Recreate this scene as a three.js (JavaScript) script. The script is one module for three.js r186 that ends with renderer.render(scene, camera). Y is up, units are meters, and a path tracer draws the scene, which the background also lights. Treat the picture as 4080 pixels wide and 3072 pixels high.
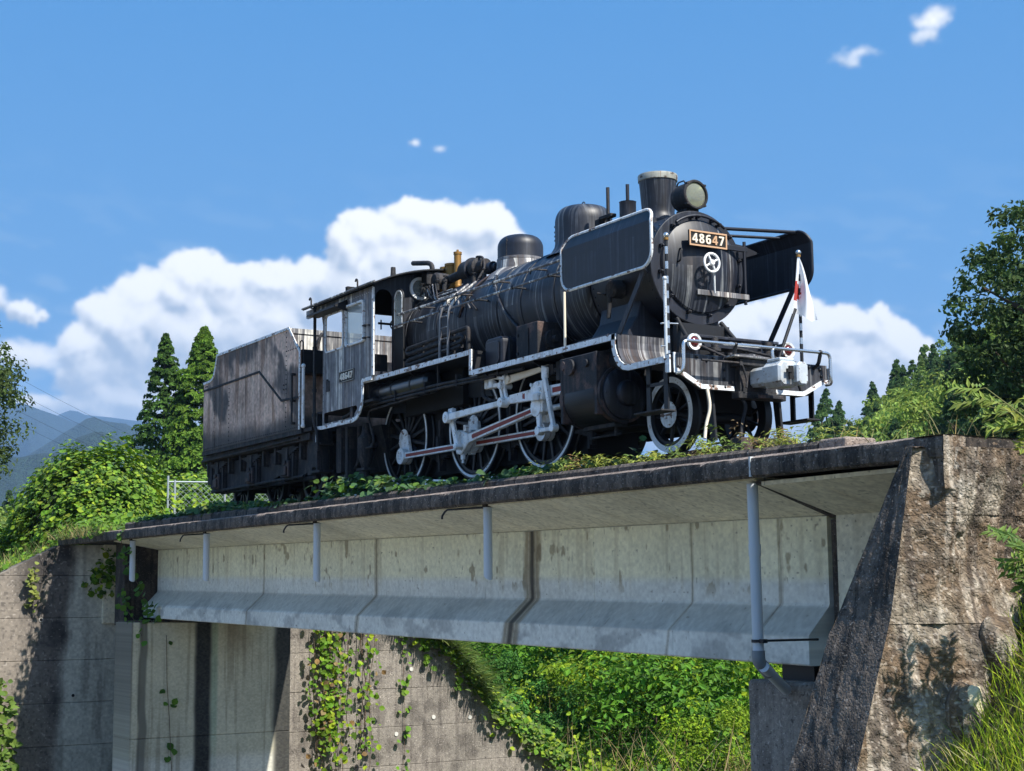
import * as THREE from 'three';
import { mergeGeometries, mergeVertices, toCreasedNormals } from 'three/addons/utils/BufferGeometryUtils.js';
import { RoundedBoxGeometry } from 'three/addons/geometries/RoundedBoxGeometry.js';
import { TextGeometry } from 'three/addons/geometries/TextGeometry.js';
import { FontLoader } from 'three/addons/loaders/FontLoader.js';

// ---------------------------------------------------------------- camera, sky, sun, exposure
const scene = new THREE.Scene();
const camera = new THREE.PerspectiveCamera(27.54, 1024 / 771, 0.1, 30000);
camera.position.set(20.4356, -1.7329, 12.2603);
camera.rotation.set(0.1328, 1.0288, -0.0092, 'YXZ');
const renderer = new THREE.WebGLRenderer({ antialias: true });
renderer.toneMapping = THREE.LinearToneMapping;
renderer.toneMappingExposure = 1.7;
renderer.shadowMap.enabled = true;
const SUN = new THREE.Vector3(0.64, 0.76, -0.157).normalize();
const sun = new THREE.DirectionalLight(new THREE.Color(1, 0.95, 0.86), 5);
sun.position.copy(SUN).multiplyScalar(60); sun.castShadow = true;
Object.assign(sun.shadow.camera, { left: -40, right: 40, top: 40, bottom: -40, near: 1, far: 160 });
sun.shadow.mapSize.set(4096, 4096);
scene.add(sun, sun.target);
scene.fog = new THREE.FogExp2(new THREE.Color(0.34, 0.6, 1.0), 0.00013);

// ---------------------------------------------------------------- random numbers and noise
let seed = 1234567;
const rnd = () => { seed = (seed + 0x6d2b79f5) | 0; let t = Math.imul(seed ^ (seed >>> 15), 1 | seed); t = (t + Math.imul(t ^ (t >>> 7), 61 | t)) ^ t; return ((t ^ (t >>> 14)) >>> 0) / 4294967296; };
const rr = (a, b) => a + (b - a) * rnd();
const hash = (x, y, s) => { let h = Math.imul(x, 374761393) ^ Math.imul(y, 668265263) ^ Math.imul(s, 1442695041); h = Math.imul(h ^ (h >>> 13), 1274126177); return ((h ^ (h >>> 16)) >>> 0) / 4294967296; };
const mod = (a, b) => ((a % b) + b) % b;
function vn(x, y, s, px = 0, py = 0) {          // value noise, period px, py where given
  let xi = Math.floor(x), yi = Math.floor(y); const fx = x - xi, fy = y - yi;
  const u = fx * fx * (3 - 2 * fx), v = fy * fy * (3 - 2 * fy); let x1 = xi + 1, y1 = yi + 1;
  if (px) { xi = mod(xi, px); x1 = mod(x1, px); } if (py) { yi = mod(yi, py); y1 = mod(y1, py); }
  const a = hash(xi, yi, s), b = hash(x1, yi, s), c = hash(xi, y1, s), d = hash(x1, y1, s);
  return a + (b - a) * u + (c - a) * v + (a - b - c + d) * u * v;
}
function fbm(x, y, s, oct = 4, px = 0, py = 0) {
  let t = 0, a = 0.5, n = 0;
  for (let i = 0; i < oct; i++) { t += a * vn(x, y, s + i * 17, px, py); n += a; a *= 0.5; x *= 2; y *= 2; px *= 2; py *= 2; }
  return t / n;
}
const cl = (x, a = 0, b = 1) => Math.min(b, Math.max(a, x));
const ss = (a, b, x) => { const t = cl((x - a) / (b - a)); return t * t * (3 - 2 * t); };
const mix = (a, b, t) => a + (b - a) * t;
const mix3 = (a, b, t) => [mix(a[0], b[0], t), mix(a[1], b[1], t), mix(a[2], b[2], t)];
const lerpTable = (T, x) => { if (x <= T[0][0]) return T[0][1]; for (let i = 1; i < T.length; i++) if (x <= T[i][0]) return mix(T[i - 1][1], T[i][1], (x - T[i - 1][0]) / (T[i][0] - T[i - 1][0])); return T[T.length - 1][1]; };

// ---------------------------------------------------------------- the sky: blue air and cumulus clouds, by direction
{
  const W = 4096, H = 2048, data = new Float32Array(W * H * 4);
  // clouds: [azimuth, elevation, half width, half height, strength], degrees
  const blobs = [[-152.8, 12.9, 1.8, 1.1, 1], [-152.6, 13.7, 0.9, 0.6, 1], [-151.6, 13.5, 1.0, 0.7, 1], [-154.3, 13.1, 0.9, 0.7, 1], [-155, 12.4, 0.8, 0.9, 1], [-150.4, 13.3, 1.0, 0.8, 1], [-149.6, 13.4, 0.8, 0.6, 1], [-149.2, 12.3, 0.9, 0.9, 0.9],
    [-156.3, 11.3, 1.2, 0.9, 1], [-157.3, 11.3, 0.9, 0.8, 1], [-158.3, 11.3, 0.9, 0.6, 1], [-160.2, 11.7, 0.8, 0.6, 1], [-160.9, 11.3, 0.9, 0.7, 1], [-159.5, 11.1, 1.0, 0.7, 1], [-161.3, 10.5, 1.0, 0.8, 1], [-162.4, 10.5, 1.1, 0.7, 0.9], [-163.9, 10.1, 0.8, 0.6, 0.8], [-163.2, 9.6, 1.2, 0.8, 0.9], [-164.3, 8.7, 0.8, 0.8, 0.9], [-164, 7.8, 1.1, 0.8, 0.9],
    [-155.3, 10.2, 2.6, 1.6, 1], [-152, 11, 3.2, 2, 1], [-150, 10.2, 2.0, 1.7, 0.95], [-158.8, 9.6, 2.8, 1.7, 1], [-161.6, 8.6, 2.4, 1.7, 1], [-156, 8.2, 3.6, 2, 0.95], [-160, 7, 3, 1.3, 0.95], [-163, 6.7, 2, 0.7, 0.9], [-165.2, 6.7, 1.4, 0.4, 0.75], [-152, 8, 4, 2.2, 0.95], [-148.5, 7.6, 3, 1.6, 0.9],
    [-140.2, 9.4, 1.2, 0.9, 1], [-139.1, 9.9, 0.9, 0.7, 1], [-138.1, 9.8, 0.9, 0.7, 1], [-137, 9.6, 0.9, 0.7, 1], [-136.2, 9.2, 0.8, 0.7, 1], [-135.6, 9.6, 0.45, 0.5, 1], [-135.2, 8.7, 0.8, 0.9, 1], [-134.6, 8.1, 0.8, 0.8, 1], [-134, 7.3, 1.0, 0.7, 1], [-141.2, 8.2, 1.6, 1.3, 1], [-138.4, 8.5, 2.2, 1.4, 1], [-136.4, 7.7, 2.0, 1.4, 1], [-138.5, 6.4, 3.6, 1.5, 0.95], [-135, 6.2, 2.6, 1.1, 0.95], [-142.5, 6.6, 2.4, 1.6, 0.9],
    [-133.2, 19.9, 0.85, 0.5, 0.36], [-133.6, 19.3, 0.6, 0.4, 0.33], [-136, 18.9, 1.0, 0.34, 0.32], [-166.5, 10.1, 0.5, 0.35, 0.7], [-166, 9.9, 0.4, 0.25, 0.6], [-167.3, 10.4, 0.45, 0.5, 0.45], [-166.2, 8.5, 1.3, 0.6, 0.46], [-152.6, 16.2, 0.22, 0.14, 0.36], [-151.7, 16.05, 0.4, 0.14, 0.3], [-162.2, 11.3, 0.9, 0.3, 0.42]];
  for (let az = -122; az < 178; az += rr(4, 9)) {     // the bank of cumulus goes on round the horizon
    const top = rr(7, 20), wide = rr(2.5, 5);
    for (let k = 0; k < 10; k++) blobs.push([az + rr(-wide, wide), rr(3, top), rr(1.2, 3), rr(0.8, 1.8), rr(0.8, 1)]);
  }
  for (let k = 0; k < 40; k++) blobs.push([rr(-118, 180), rr(18, 60), rr(1, 5), rr(0.5, 2), rr(0.4, 0.6)]);
  const cellsAz = Array.from({ length: 72 }, () => []);      // the clouds near each 5 degrees of azimuth
  for (const b of blobs) for (let k = -2; k <= 2; k++) { const i = mod(Math.floor((b[0] + 180) / 5) + k, 72); cellsAz[i].push(b); }
  const bump = (x, y, s) => {                         // rounded cells, as on a cauliflower
    const xi = Math.floor(x), yi = Math.floor(y); let best = 9;
    for (let j = -1; j <= 1; j++) for (let i = -1; i <= 1; i++) {
      const cx = xi + i + 0.1 + 0.8 * hash(xi + i, yi + j, s), cy = yi + j + 0.1 + 0.8 * hash(xi + i, yi + j, s + 5), r = 0.7 + 0.5 * hash(xi + i, yi + j, s + 9);
      best = Math.min(best, ((cx - x) ** 2 + (cy - y) ** 2) / (r * r));
    }
    return Math.sqrt(Math.max(0, 1 - best));
  };
  // [depth in the cloud, its rounded relief]
  const cloud = (az, el) => {
    const wx = az + 0.7 * (fbm(az * 0.8, el * 0.8, 3, 3) - 0.5) + 0.34 * (fbm(az * 2.6, el * 2.6, 4, 3) - 0.5) + 0.13 * (fbm(az * 8, el * 8, 5, 2) - 0.5), wy = el + 0.7 * (fbm(az * 0.8, el * 0.8, 7, 3) - 0.5) + 0.34 * (fbm(az * 2.6, el * 2.6, 8, 3) - 0.5) + 0.13 * (fbm(az * 8, el * 8, 9, 2) - 0.5);
    let f = 0;
    for (const b of cellsAz[mod(Math.floor((az + 180) / 5), 72)]) {
      let dx = wx - b[0]; if (dx > 180) dx -= 360; if (dx < -180) dx += 360;
      const d = (dx / b[2]) ** 2 + ((wy - b[1]) / b[3]) ** 2;
      if (d < 2) f = Math.max(f, f * 0.2 + b[4] * (1.05 - d * 0.53));
    }
    if (f <= 0.02) return [0, 0];
    const r = 0.6 * bump(wx * 0.42, wy * 0.5, 11) + 0.3 * bump(wx * 0.95, wy * 1.05, 12) + 0.17 * bump(wx * 2.1, wy * 2.2, 13) + 0.075 * bump(wx * 4.8, wy * 4.8, 14);
    const h = f * (0.5 + 0.62 * r) - 0.12 + 0.12 * (fbm(az * 5, el * 5, 21, 3) - 0.5);
    return [h, 0.75 * f + 0.9 * r];
  };
  const skyAt = (az, el) => {
    const a = az * Math.PI / 180, up = Math.sin(el * Math.PI / 180), c = Math.cos(el * Math.PI / 180), cosS = Math.cos(a) * c * SUN.x + up * SUN.y + Math.sin(a) * c * SUN.z;
    let col = mix3([0.165, 0.33, 0.53], [0.03, 0.165, 0.415], Math.pow(cl(el / 30), 0.55));
    if (el > 30) col = mix3(col, [0.05, 0.2, 0.47], ss(30, 90, el));
    const glow = 0.5 * Math.pow(Math.max(0, cosS), 40) + 0.15 * Math.pow(Math.max(0, cosS), 6);
    col = [col[0] + glow, col[1] + glow, col[2] + glow];
    if (el < 0) return mix3([0.3, 0.42, 0.52], [0.10, 0.14, 0.10], ss(0, -8, el));
    if (el < 1 || el > 66) return col;
    col = mix3(col, [0.3, 0.4, 0.54], 0.6 * ss(11, 5, el) * ss(0.35, 0.65, fbm(az * 0.3, el * 0.6, 30, 4)));
    col = mix3(col, [0.27, 0.38, 0.52], 0.35 * ss(0.5, 0.75, fbm(az * 0.7 + el * 0.8, el * 2, 35, 4)) * ss(17, 8, el));
    const m = cloud(az, el); if (m[0] <= 0.04) return col;
    const e = 0.26, dx = (cloud(az + e, el)[1] - cloud(az - e, el)[1]) / (2 * e), dy = (cloud(az, el + e)[1] - cloud(az, el - e)[1]) / (2 * e), n = Math.sqrt(0.5 + dx * dx + dy * dy);
    const lamb = (-dx * 0.5 - dy * 0.8 + 0.3) / n, above = cloud(az + 0.3, el + 0.8)[0], far = cloud(az + 0.6, el + 2.0)[0];
    const l = 0.5 + 0.42 * lamb - 0.14 * ss(0.2, 0.8, above) - 0.2 * ss(0.1, 0.7, far) + 0.3 * (fbm(az * 0.5, el * 0.8, 33, 3) - 0.5);
    let cc = mix3([0.31, 0.36, 0.43], [0.8, 0.785, 0.75], ss(0.1, 0.72, l));
    cc = mix3(cc, [0.4, 0.455, 0.53], 0.4 * ss(9.5, 5, el));
    return mix3(col, cc, ss(0.04, 0.4, m[0]) * 0.98);
  };
  for (let y = 0; y < H; y++) {
    const el = (y + 0.5) / H * 180 - 90;
    for (let x = 0; x < W; x++) {
      const az = (x + 0.5) / W * 360 - 180, o = (y * W + x) * 4, s = (((y - y % 4) * W) + x - x % 4) * 4;
      if ((x % 4 || y % 4) && (el < -1 || el > 23.4 || az > -126)) { data[o] = data[s]; data[o + 1] = data[s + 1]; data[o + 2] = data[s + 2]; data[o + 3] = 1; continue; }
      const col = skyAt(az, el); data[o] = col[0]; data[o + 1] = col[1]; data[o + 2] = col[2]; data[o + 3] = 1;
    }
  }
  const sky = new THREE.DataTexture(data, W, H, THREE.RGBAFormat, THREE.FloatType);
  sky.mapping = THREE.EquirectangularReflectionMapping; sky.magFilter = sky.minFilter = THREE.LinearFilter; sky.needsUpdate = true;
  scene.background = sky; scene.environment = sky;
}

// ---------------------------------------------------------------- naming
const used = {};
function numbered(name) { const n = used[name] = (used[name] ?? -1) + 1; return n ? name + '_' + String(n).padStart(3, '0') : name; }
function tag(o, label, category, group, kind) { if (label) o.userData.label = label; if (category) o.userData.category = category; if (group) o.userData.group = group; if (kind) o.userData.kind = kind; return o; }
function thing(name, label, category, [x, y, z] = [0, 0, 0], group) {
  const o = new THREE.Group(); o.name = numbered(name); o.position.set(x, y, z); o.userData.base = undefined; delete o.userData.base;
  scene.add(o); return tag(o, label, category, group);
}
function copyOf(root, label, group) { const r = root.clone(); r.name = numbered(root.name.replace(/_\d{3}$/, '')); r.userData = { ...root.userData }; if (label) r.userData.label = label; if (group) r.userData.group = group; scene.add(r); return r; }

// ---------------------------------------------------------------- geometry helpers: everything in metres, in the axes of the place
function boxUV(g) {
  const p = g.attributes.position, n = g.attributes.normal, uv = new Float32Array(p.count * 2);
  for (let i = 0; i < p.count; i += 3) {
    const nx = Math.abs(n.getX(i) + n.getX(i + 1) + n.getX(i + 2)), ny = Math.abs(n.getY(i) + n.getY(i + 1) + n.getY(i + 2)), nz = Math.abs(n.getZ(i) + n.getZ(i + 1) + n.getZ(i + 2));
    for (let k = i; k < i + 3; k++) {
      const x = p.getX(k), y = p.getY(k), z = p.getZ(k);
      const q = ny > 2.3 * Math.max(nx, nz) ? [x, z] : nx > nz ? [z + 7.3, y] : nz * 2.2 < ny ? [x, y + z * 0.6] : [x, y];
      uv[k * 2] = q[0]; uv[k * 2 + 1] = q[1];
    }
  }
  g.setAttribute('uv', new THREE.BufferAttribute(uv, 2));
}
function prep(g, keep) {
  if (g.index) g = g.toNonIndexed();
  for (const k of Object.keys(g.attributes)) if (!['position', 'normal', 'uv', 'color'].includes(k)) g.deleteAttribute(k);
  if (!g.attributes.normal) g.computeVertexNormals();
  if (!keep) boxUV(g);
  return g;
}
const rootOf = (o) => { while (o.parent && o.parent !== scene) o = o.parent; return o; };
function obj(name, geos, mat, parent = scene, keepUV = false) {
  geos = (Array.isArray(geos) ? geos : [geos]).flat(9).filter(Boolean).map((g) => prep(g.clone(), keepUV));
  const g = geos.length > 1 ? mergeGeometries(geos) : geos[0];
  if (parent !== scene) { const b = rootOf(parent).position; g.translate(-b.x, -b.y, -b.z); }
  const m = new THREE.Mesh(g, mat); m.name = parent === scene ? numbered(name) : name; m.castShadow = m.receiveShadow = true;
  parent.add(m); return m;
}
const V = (x, y, z) => new THREE.Vector3(x, y, z);
function bx(x0, x1, y0, y1, z0, z1, r = 0) {
  const w = Math.abs(x1 - x0), h = Math.abs(y1 - y0), d = Math.abs(z1 - z0);
  const g = r ? new RoundedBoxGeometry(w, h, d, 2, Math.min(r, w / 2.1, h / 2.1, d / 2.1)) : new THREE.BoxGeometry(w, h, d);
  return g.translate((x0 + x1) / 2, (y0 + y1) / 2, (z0 + z1) / 2);
}
function shape2(pts, holes = []) {
  const s = new THREE.Shape(pts.map((p) => new THREE.Vector2(p[0], p[1])));
  for (const h of holes) s.holes.push(new THREE.Path(h.map((p) => new THREE.Vector2(p[0], p[1]))));
  return s;
}
// plates: outline in (x, y) with depth along z; in (z, y) along x; in (x, z) along y
function ez(pts, z0, z1, holes = [], bevel = 0) { return new THREE.ExtrudeGeometry(shape2(pts, holes), { depth: z1 - z0 - 2 * bevel, bevelEnabled: bevel > 0, bevelSize: bevel, bevelThickness: bevel, bevelOffset: -bevel, bevelSegments: 1, curveSegments: 8 }).translate(0, 0, z0 + bevel); }
function ex(pts, x0, x1, holes = [], bevel = 0) { const f = (a) => a.map((p) => [-p[0], p[1]]); return new THREE.ExtrudeGeometry(shape2(f(pts), holes.map(f)), { depth: x1 - x0 - 2 * bevel, bevelEnabled: bevel > 0, bevelSize: bevel, bevelThickness: bevel, bevelOffset: -bevel, bevelSegments: 1 }).translate(0, 0, x0 + bevel === 0 ? 0 : 0).rotateY(Math.PI / 2).translate(x0 + bevel, 0, 0); }
function ey(pts, y0, y1, holes = []) { const f = (a) => a.map((p) => [p[0], -p[1]]); return new THREE.ExtrudeGeometry(shape2(f(pts), holes.map(f)), { depth: y1 - y0, bevelEnabled: false }).rotateX(-Math.PI / 2).translate(0, y0, 0); }
const rrect = (x0, x1, y0, y1, r, n = 5) => { const o = []; for (const [cx, cy, a] of [[x1 - r, y0 + r, -90], [x1 - r, y1 - r, 0], [x0 + r, y1 - r, 90], [x0 + r, y0 + r, 180]]) for (let i = 0; i <= n; i++) { const t = (a + 90 * i / n) * Math.PI / 180; o.push([cx + r * Math.cos(t), cy + r * Math.sin(t)]); } return o; };
const ring2 = (cx, cy, r, n = 28, ry = r) => Array.from({ length: n }, (_, i) => [cx + r * Math.cos(i / n * 2 * Math.PI), cy + ry * Math.sin(i / n * 2 * Math.PI)]);
// a strip of the given width lying along a path, to the left of its direction
function stripPts(path, w) {
  const L = [], Rr = [];
  for (let i = 0; i < path.length; i++) {
    const a = path[Math.max(0, i - 1)], b = path[i], c = path[Math.min(path.length - 1, i + 1)];
    let d1 = [b[0] - a[0], b[1] - a[1]], d2 = [c[0] - b[0], c[1] - b[1]]; if (i === 0) d1 = d2; if (i === path.length - 1) d2 = d1;
    const n = (d) => { const l = Math.hypot(...d) || 1; return [-d[1] / l, d[0] / l]; }, n1 = n(d1), n2 = n(d2);
    let m = [n1[0] + n2[0], n1[1] + n2[1]]; const k = 2 / Math.max(0.7, m[0] * m[0] + m[1] * m[1]); m = [m[0] * k / 1, m[1] * k / 1];
    L.push([b[0], b[1]]); Rr.push([b[0] + m[0] * w, b[1] + m[1] * w]);
  }
  return L.concat(Rr.reverse());
}
function fillet(pts, r, n = 5) {                 // rounds the corners of a 3-D path
  const P = pts.map((p) => V(...p)); if (!r) return P;
  const o = [P[0]];
  for (let i = 1; i < P.length - 1; i++) {
    const a = P[i - 1].clone().sub(P[i]), b = P[i + 1].clone().sub(P[i]), k = Math.min(r, a.length() * 0.48, b.length() * 0.48);
    const A = P[i].clone().addScaledVector(a.normalize(), k), B = P[i].clone().addScaledVector(b.normalize(), k);
    for (let j = 0; j <= n; j++) { const t = j / n; o.push(A.clone().multiplyScalar((1 - t) ** 2).addScaledVector(P[i], 2 * t * (1 - t)).addScaledVector(B, t * t)); }
  }
  o.push(P[P.length - 1]); return o;
}
function pipe(pts, r, sides = 8, fil = 0.06, r1 = r) {
  const P = fillet(pts, fil), pos = [], idx = []; let T = P[1].clone().sub(P[0]).normalize();
  let N = Math.abs(T.y) < 0.9 ? V(0, 1, 0) : V(1, 0, 0); N.sub(T.clone().multiplyScalar(N.dot(T))).normalize();
  for (let i = 0; i < P.length; i++) {
    const t = (i < P.length - 1 ? P[i + 1].clone().sub(P[i]) : P[i].clone().sub(P[i - 1])).normalize(), t0 = (i ? P[i].clone().sub(P[i - 1]) : t.clone()).normalize(), tt = t.clone().add(t0).normalize();
    N.sub(tt.clone().multiplyScalar(N.dot(tt))).normalize(); const B = tt.clone().cross(N), rad = mix(r, r1, i / (P.length - 1));
    for (let k = 0; k < sides; k++) { const a = k / sides * 2 * Math.PI; pos.push(...P[i].clone().addScaledVector(N, Math.cos(a) * rad).addScaledVector(B, Math.sin(a) * rad).toArray()); }
  }
  for (let i = 0; i < P.length - 1; i++) for (let k = 0; k < sides; k++) { const a = i * sides + k, b = i * sides + (k + 1) % sides, c = a + sides, d = b + sides; idx.push(a, b, c, b, d, c); }
  const e = (P.length - 1) * sides; for (let k = 1; k < sides - 1; k++) { idx.push(0, k + 1, k, e, e + k, e + k + 1); }
  const g = new THREE.BufferGeometry(); g.setAttribute('position', new THREE.Float32BufferAttribute(pos, 3)); g.setIndex(idx);
  return toCreasedNormals(g, 0.9);
}
const rod = (a, b, r, r1 = r, sides = 10) => pipe([a, b], r, sides, 0, r1);
const crease = (g, a = 0.55) => toCreasedNormals(g, a);
function lat(prof, x, z, seg = 28) { return crease(new THREE.LatheGeometry(prof.map((p) => new THREE.Vector2(Math.max(1e-4, p[0]), p[1])), seg)).translate(x, 0, z); }
function latX(prof, y, z, seg = 28) { return crease(new THREE.LatheGeometry(prof.map((p) => new THREE.Vector2(Math.max(1e-4, p[0]), p[1])), seg).rotateZ(-Math.PI / 2)).translate(0, y, z); }
function latZ(prof, x, y, seg = 28) { return crease(new THREE.LatheGeometry(prof.map((p) => new THREE.Vector2(Math.max(1e-4, p[0]), p[1])), seg).rotateX(Math.PI / 2)).translate(x, y, 0); }
const discZ = (x, y, r, z0, z1, n = 24) => latZ([[0, z0], [r, z0], [r, z1 - 0.004], [r - 0.004, z1], [0, z1]], x, y, n);
const discX = (y, z, r, x0, x1, n = 28) => latX([[0, x0], [r, x0], [r, x1 - 0.006], [r - 0.006, x1], [0, x1]], y, z, n);
const ball = (x, y, z, r, w = 10, h = 7) => new THREE.SphereGeometry(r, w, h).translate(x, y, z);
// a flat bar in the (x, y) plane between two points, wider or narrower at its ends
function bar(x0, y0, x1, y1, h0, h1, z0, z1, bevel = 0.006) {
  const l = Math.hypot(x1 - x0, y1 - y0), nx = -(y1 - y0) / l, ny = (x1 - x0) / l;
  return ez([[x0 - nx * h0 / 2, y0 - ny * h0 / 2], [x1 - nx * h1 / 2, y1 - ny * h1 / 2], [x1 + nx * h1 / 2, y1 + ny * h1 / 2], [x0 + nx * h0 / 2, y0 + ny * h0 / 2]], z0, z1, [], bevel);
}

// ---------------------------------------------------------------- textures
function tex(w, h, fn, size, srgb = true) {
  const d = new Uint8Array(w * h * 4);
  for (let y = 0; y < h; y++) for (let x = 0; x < w; x++) { const c = fn((x + 0.5) / w, (y + 0.5) / h), o = (y * w + x) * 4; d[o] = cl(c[0], 0, 255); d[o + 1] = cl(c[1], 0, 255); d[o + 2] = cl(c[2], 0, 255); d[o + 3] = 255; }
  const t = new THREE.DataTexture(d, w, h); t.wrapS = t.wrapT = THREE.RepeatWrapping; t.magFilter = t.minFilter = THREE.LinearFilter; if (srgb) t.colorSpace = THREE.SRGBColorSpace;
  if (size) t.repeat.set(1 / size[0], 1 / size[1]); t.needsUpdate = true; return t;
}
const std = (o) => new THREE.MeshStandardMaterial(o), phys = (o) => new THREE.MeshPhysicalMaterial(o);
const grit = tex(512, 512, (u, v) => { const a = fbm(u * 64, v * 64, 5, 3, 64, 64), b = fbm(u * 8, v * 8, 6, 4, 8, 8), p = ss(0.62, 0.72, vn(u * 90, v * 90, 9, 90, 90)); const g = 255 * cl(0.55 * a + 0.45 * b - 0.3 * p + 0.1); return [g, g, g]; }, [1.2, 1.2], false);
const dents = tex(512, 512, (u, v) => { const g = 255 * (0.7 * fbm(u * 5, v * 5, 31, 3, 5, 5) + 0.3 * fbm(u * 20, v * 10, 32, 3, 20, 10)); return [g, g, g]; }, [3, 3], false);
// streaks that run down: u across, v down, each of the sets with its own width and length
const streak = (u, v, s, n, m) => fbm(u * n, v * m + 2 * vn(u * n, 0.5, s + 3, n, 0), s, 3, n, m);
const speck = (u, v, n, s, lo, hi) => ss(lo, hi, vn(u * n, v * n, s, n, n));
function streakTex(base, chalk, brown, amt, amtB, sz, sd) {
  return tex(1024, 1024, (u, v) => {
    const grp = ss(0.32, 0.6, fbm(u * 7, v * 1.5 + 3, sd + 1, 3, 7, 0)), a = ss(0.53, 0.72, streak(u, v, sd, 56, 2)) * (0.12 + 0.88 * grp), b = ss(0.57, 0.7, streak(u, v, sd + 50, 130, 3)) * (0.2 + 0.8 * grp), c = ss(0.5, 0.78, streak(u, v, sd + 90, 36, 2)) * ss(0.3, 0.7, fbm(u * 4, v * 4, sd + 7, 3, 4, 4));
    const n = fbm(u * 40, v * 40, sd + 2, 4, 40, 40) - 0.5, w = fbm(u * 3, v * 3, sd + 4, 4, 3, 3) - 0.5;
    let q = mix3(base, brown, cl(c * amtB)); q = mix3(q, chalk, cl(a * amt + b * amt * 0.5)); const k = 1 + 0.5 * n + 0.5 * w;
    return [q[0] * k, q[1] * k, q[2] * k];
  }, sz);
}
const T = {
  black: streakTex([19, 23, 35], [100, 106, 112], [50, 44, 42], 0.36, 0.3, [3.1, 2.6], 100),
  lightStreak: streakTex([20, 25, 37], [146, 148, 146], [80, 66, 56], 0.62, 0.5, [2.4, 2.4], 200),
  cab: streakTex([98, 98, 102], [214, 212, 204], [92, 72, 60], 1.1, 0.7, [2.3, 3.3], 300),
  white: tex(1024, 512, (u, v) => { const st = ss(0.6, 0.72, streak(u, v, 401, 48, 2)) * ss(0.45, 0.7, fbm(u * 6, v * 2, 405, 3, 6, 2)), ch = ss(0.63, 0.7, fbm(u * 26, v * 26, 402, 4, 26, 26)), n = fbm(u * 30, v * 30, 403, 3, 30, 30) - 0.5; let q = mix3([226, 231, 234], [150, 98, 64], st * 0.75); q = mix3(q, [160, 160, 156], 0.32 * ss(0.5, 0.7, streak(u, v, 408, 60, 3))); q = mix3(q, [92, 66, 52], ch * 0.8); return q.map((c) => c * (1 + 0.26 * n)); }, [2.2, 1.1]),
  paint: tex(512, 512, (u, v) => { const n = fbm(u * 24, v * 24, 421, 4, 24, 24) - 0.5, w = ss(0.55, 0.8, fbm(u * 6, v * 6, 422, 4, 6, 6)), p = ss(0.74, 0.8, fbm(u * 30, v * 30, 423, 3, 30, 30)); let q = mix3([236, 240, 242], [190, 184, 172], w * 0.5); q = mix3(q, [120, 96, 80], p * 0.5); return q.map((c) => c * (1 + 0.12 * n)); }, [1.1, 1.1]),
  grime: tex(512, 512, (u, v) => { const a = ss(0.48, 0.7, fbm(u * 10, v * 8, 501, 5, 10, 8)), b = ss(0.55, 0.75, streak(u, v, 502, 30, 2)), n = fbm(u * 60, v * 60, 503, 3, 60, 60) - 0.5; let q = mix3([24, 26, 31], [70, 60, 56], a * 0.55); q = mix3(q, [94, 88, 84], b * 0.3); return q.map((c) => c * (1 + 0.7 * n)); }, [1.3, 1.3]),
  rustBlock: tex(512, 512, (u, v) => { const a = ss(0.42, 0.62, fbm(u * 7, v * 6, 551, 5, 7, 6)), b = ss(0.5, 0.7, streak(u, v, 552, 30, 2)), n = fbm(u * 50, v * 50, 553, 3, 50, 50) - 0.5; let q = mix3([30, 31, 36], [98, 74, 66], a * 0.7); q = mix3(q, [120, 96, 84], b * 0.25); return q.map((c) => c * (1 + 0.5 * n)); }, [1.2, 1.2]),
};

// ---------------------------------------------------------------- concrete
const concrete = (base, dark, light, amt, sz, s) => tex(1024, 1024, (u, v) => {
  const w = fbm(u * 4, v * 4, s, 5, 4, 4) - 0.5, f = fbm(u * 90, v * 90, s + 1, 3, 90, 90) - 0.5, st = ss(0.5, 0.72, streak(u, v, s + 2, 40, 2)), bl = ss(0.45, 0.68, fbm(u * 12, v * 9, s + 3, 5, 12, 9)), sp = speck(u, v, 140, s + 4, 0.8, 0.92), hole = speck(u, v, 110, s + 5, 0.86, 0.93);
  let q = mix3(base, dark, cl((bl * 0.75 + st * 0.5) * amt)); q = mix3(q, light, sp * 0.7 * amt); q = mix3(q, [20, 18, 17], hole * 0.7 * amt);
  return q.map((c) => c * (1 + 0.28 * w + 0.3 * f * (0.4 + amt)));
}, sz);
const TC = {
  soffit: concrete([226, 221, 198], [198, 188, 160], [205, 204, 190], 0.35, [4.3, 4.3], 610),
  lichen: concrete([96, 87, 79], [34, 31, 29], [165, 158, 150], 0.85, [2.3, 2.3], 630),
  edgeTop: concrete([140, 126, 116], [80, 70, 64], [195, 184, 174], 0.7, [1.7, 1.7], 650),
  gravelWall: concrete([134, 127, 118], [84, 78, 73], [205, 196, 186], 0.6, [2.6, 2.6], 660),
};
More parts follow.
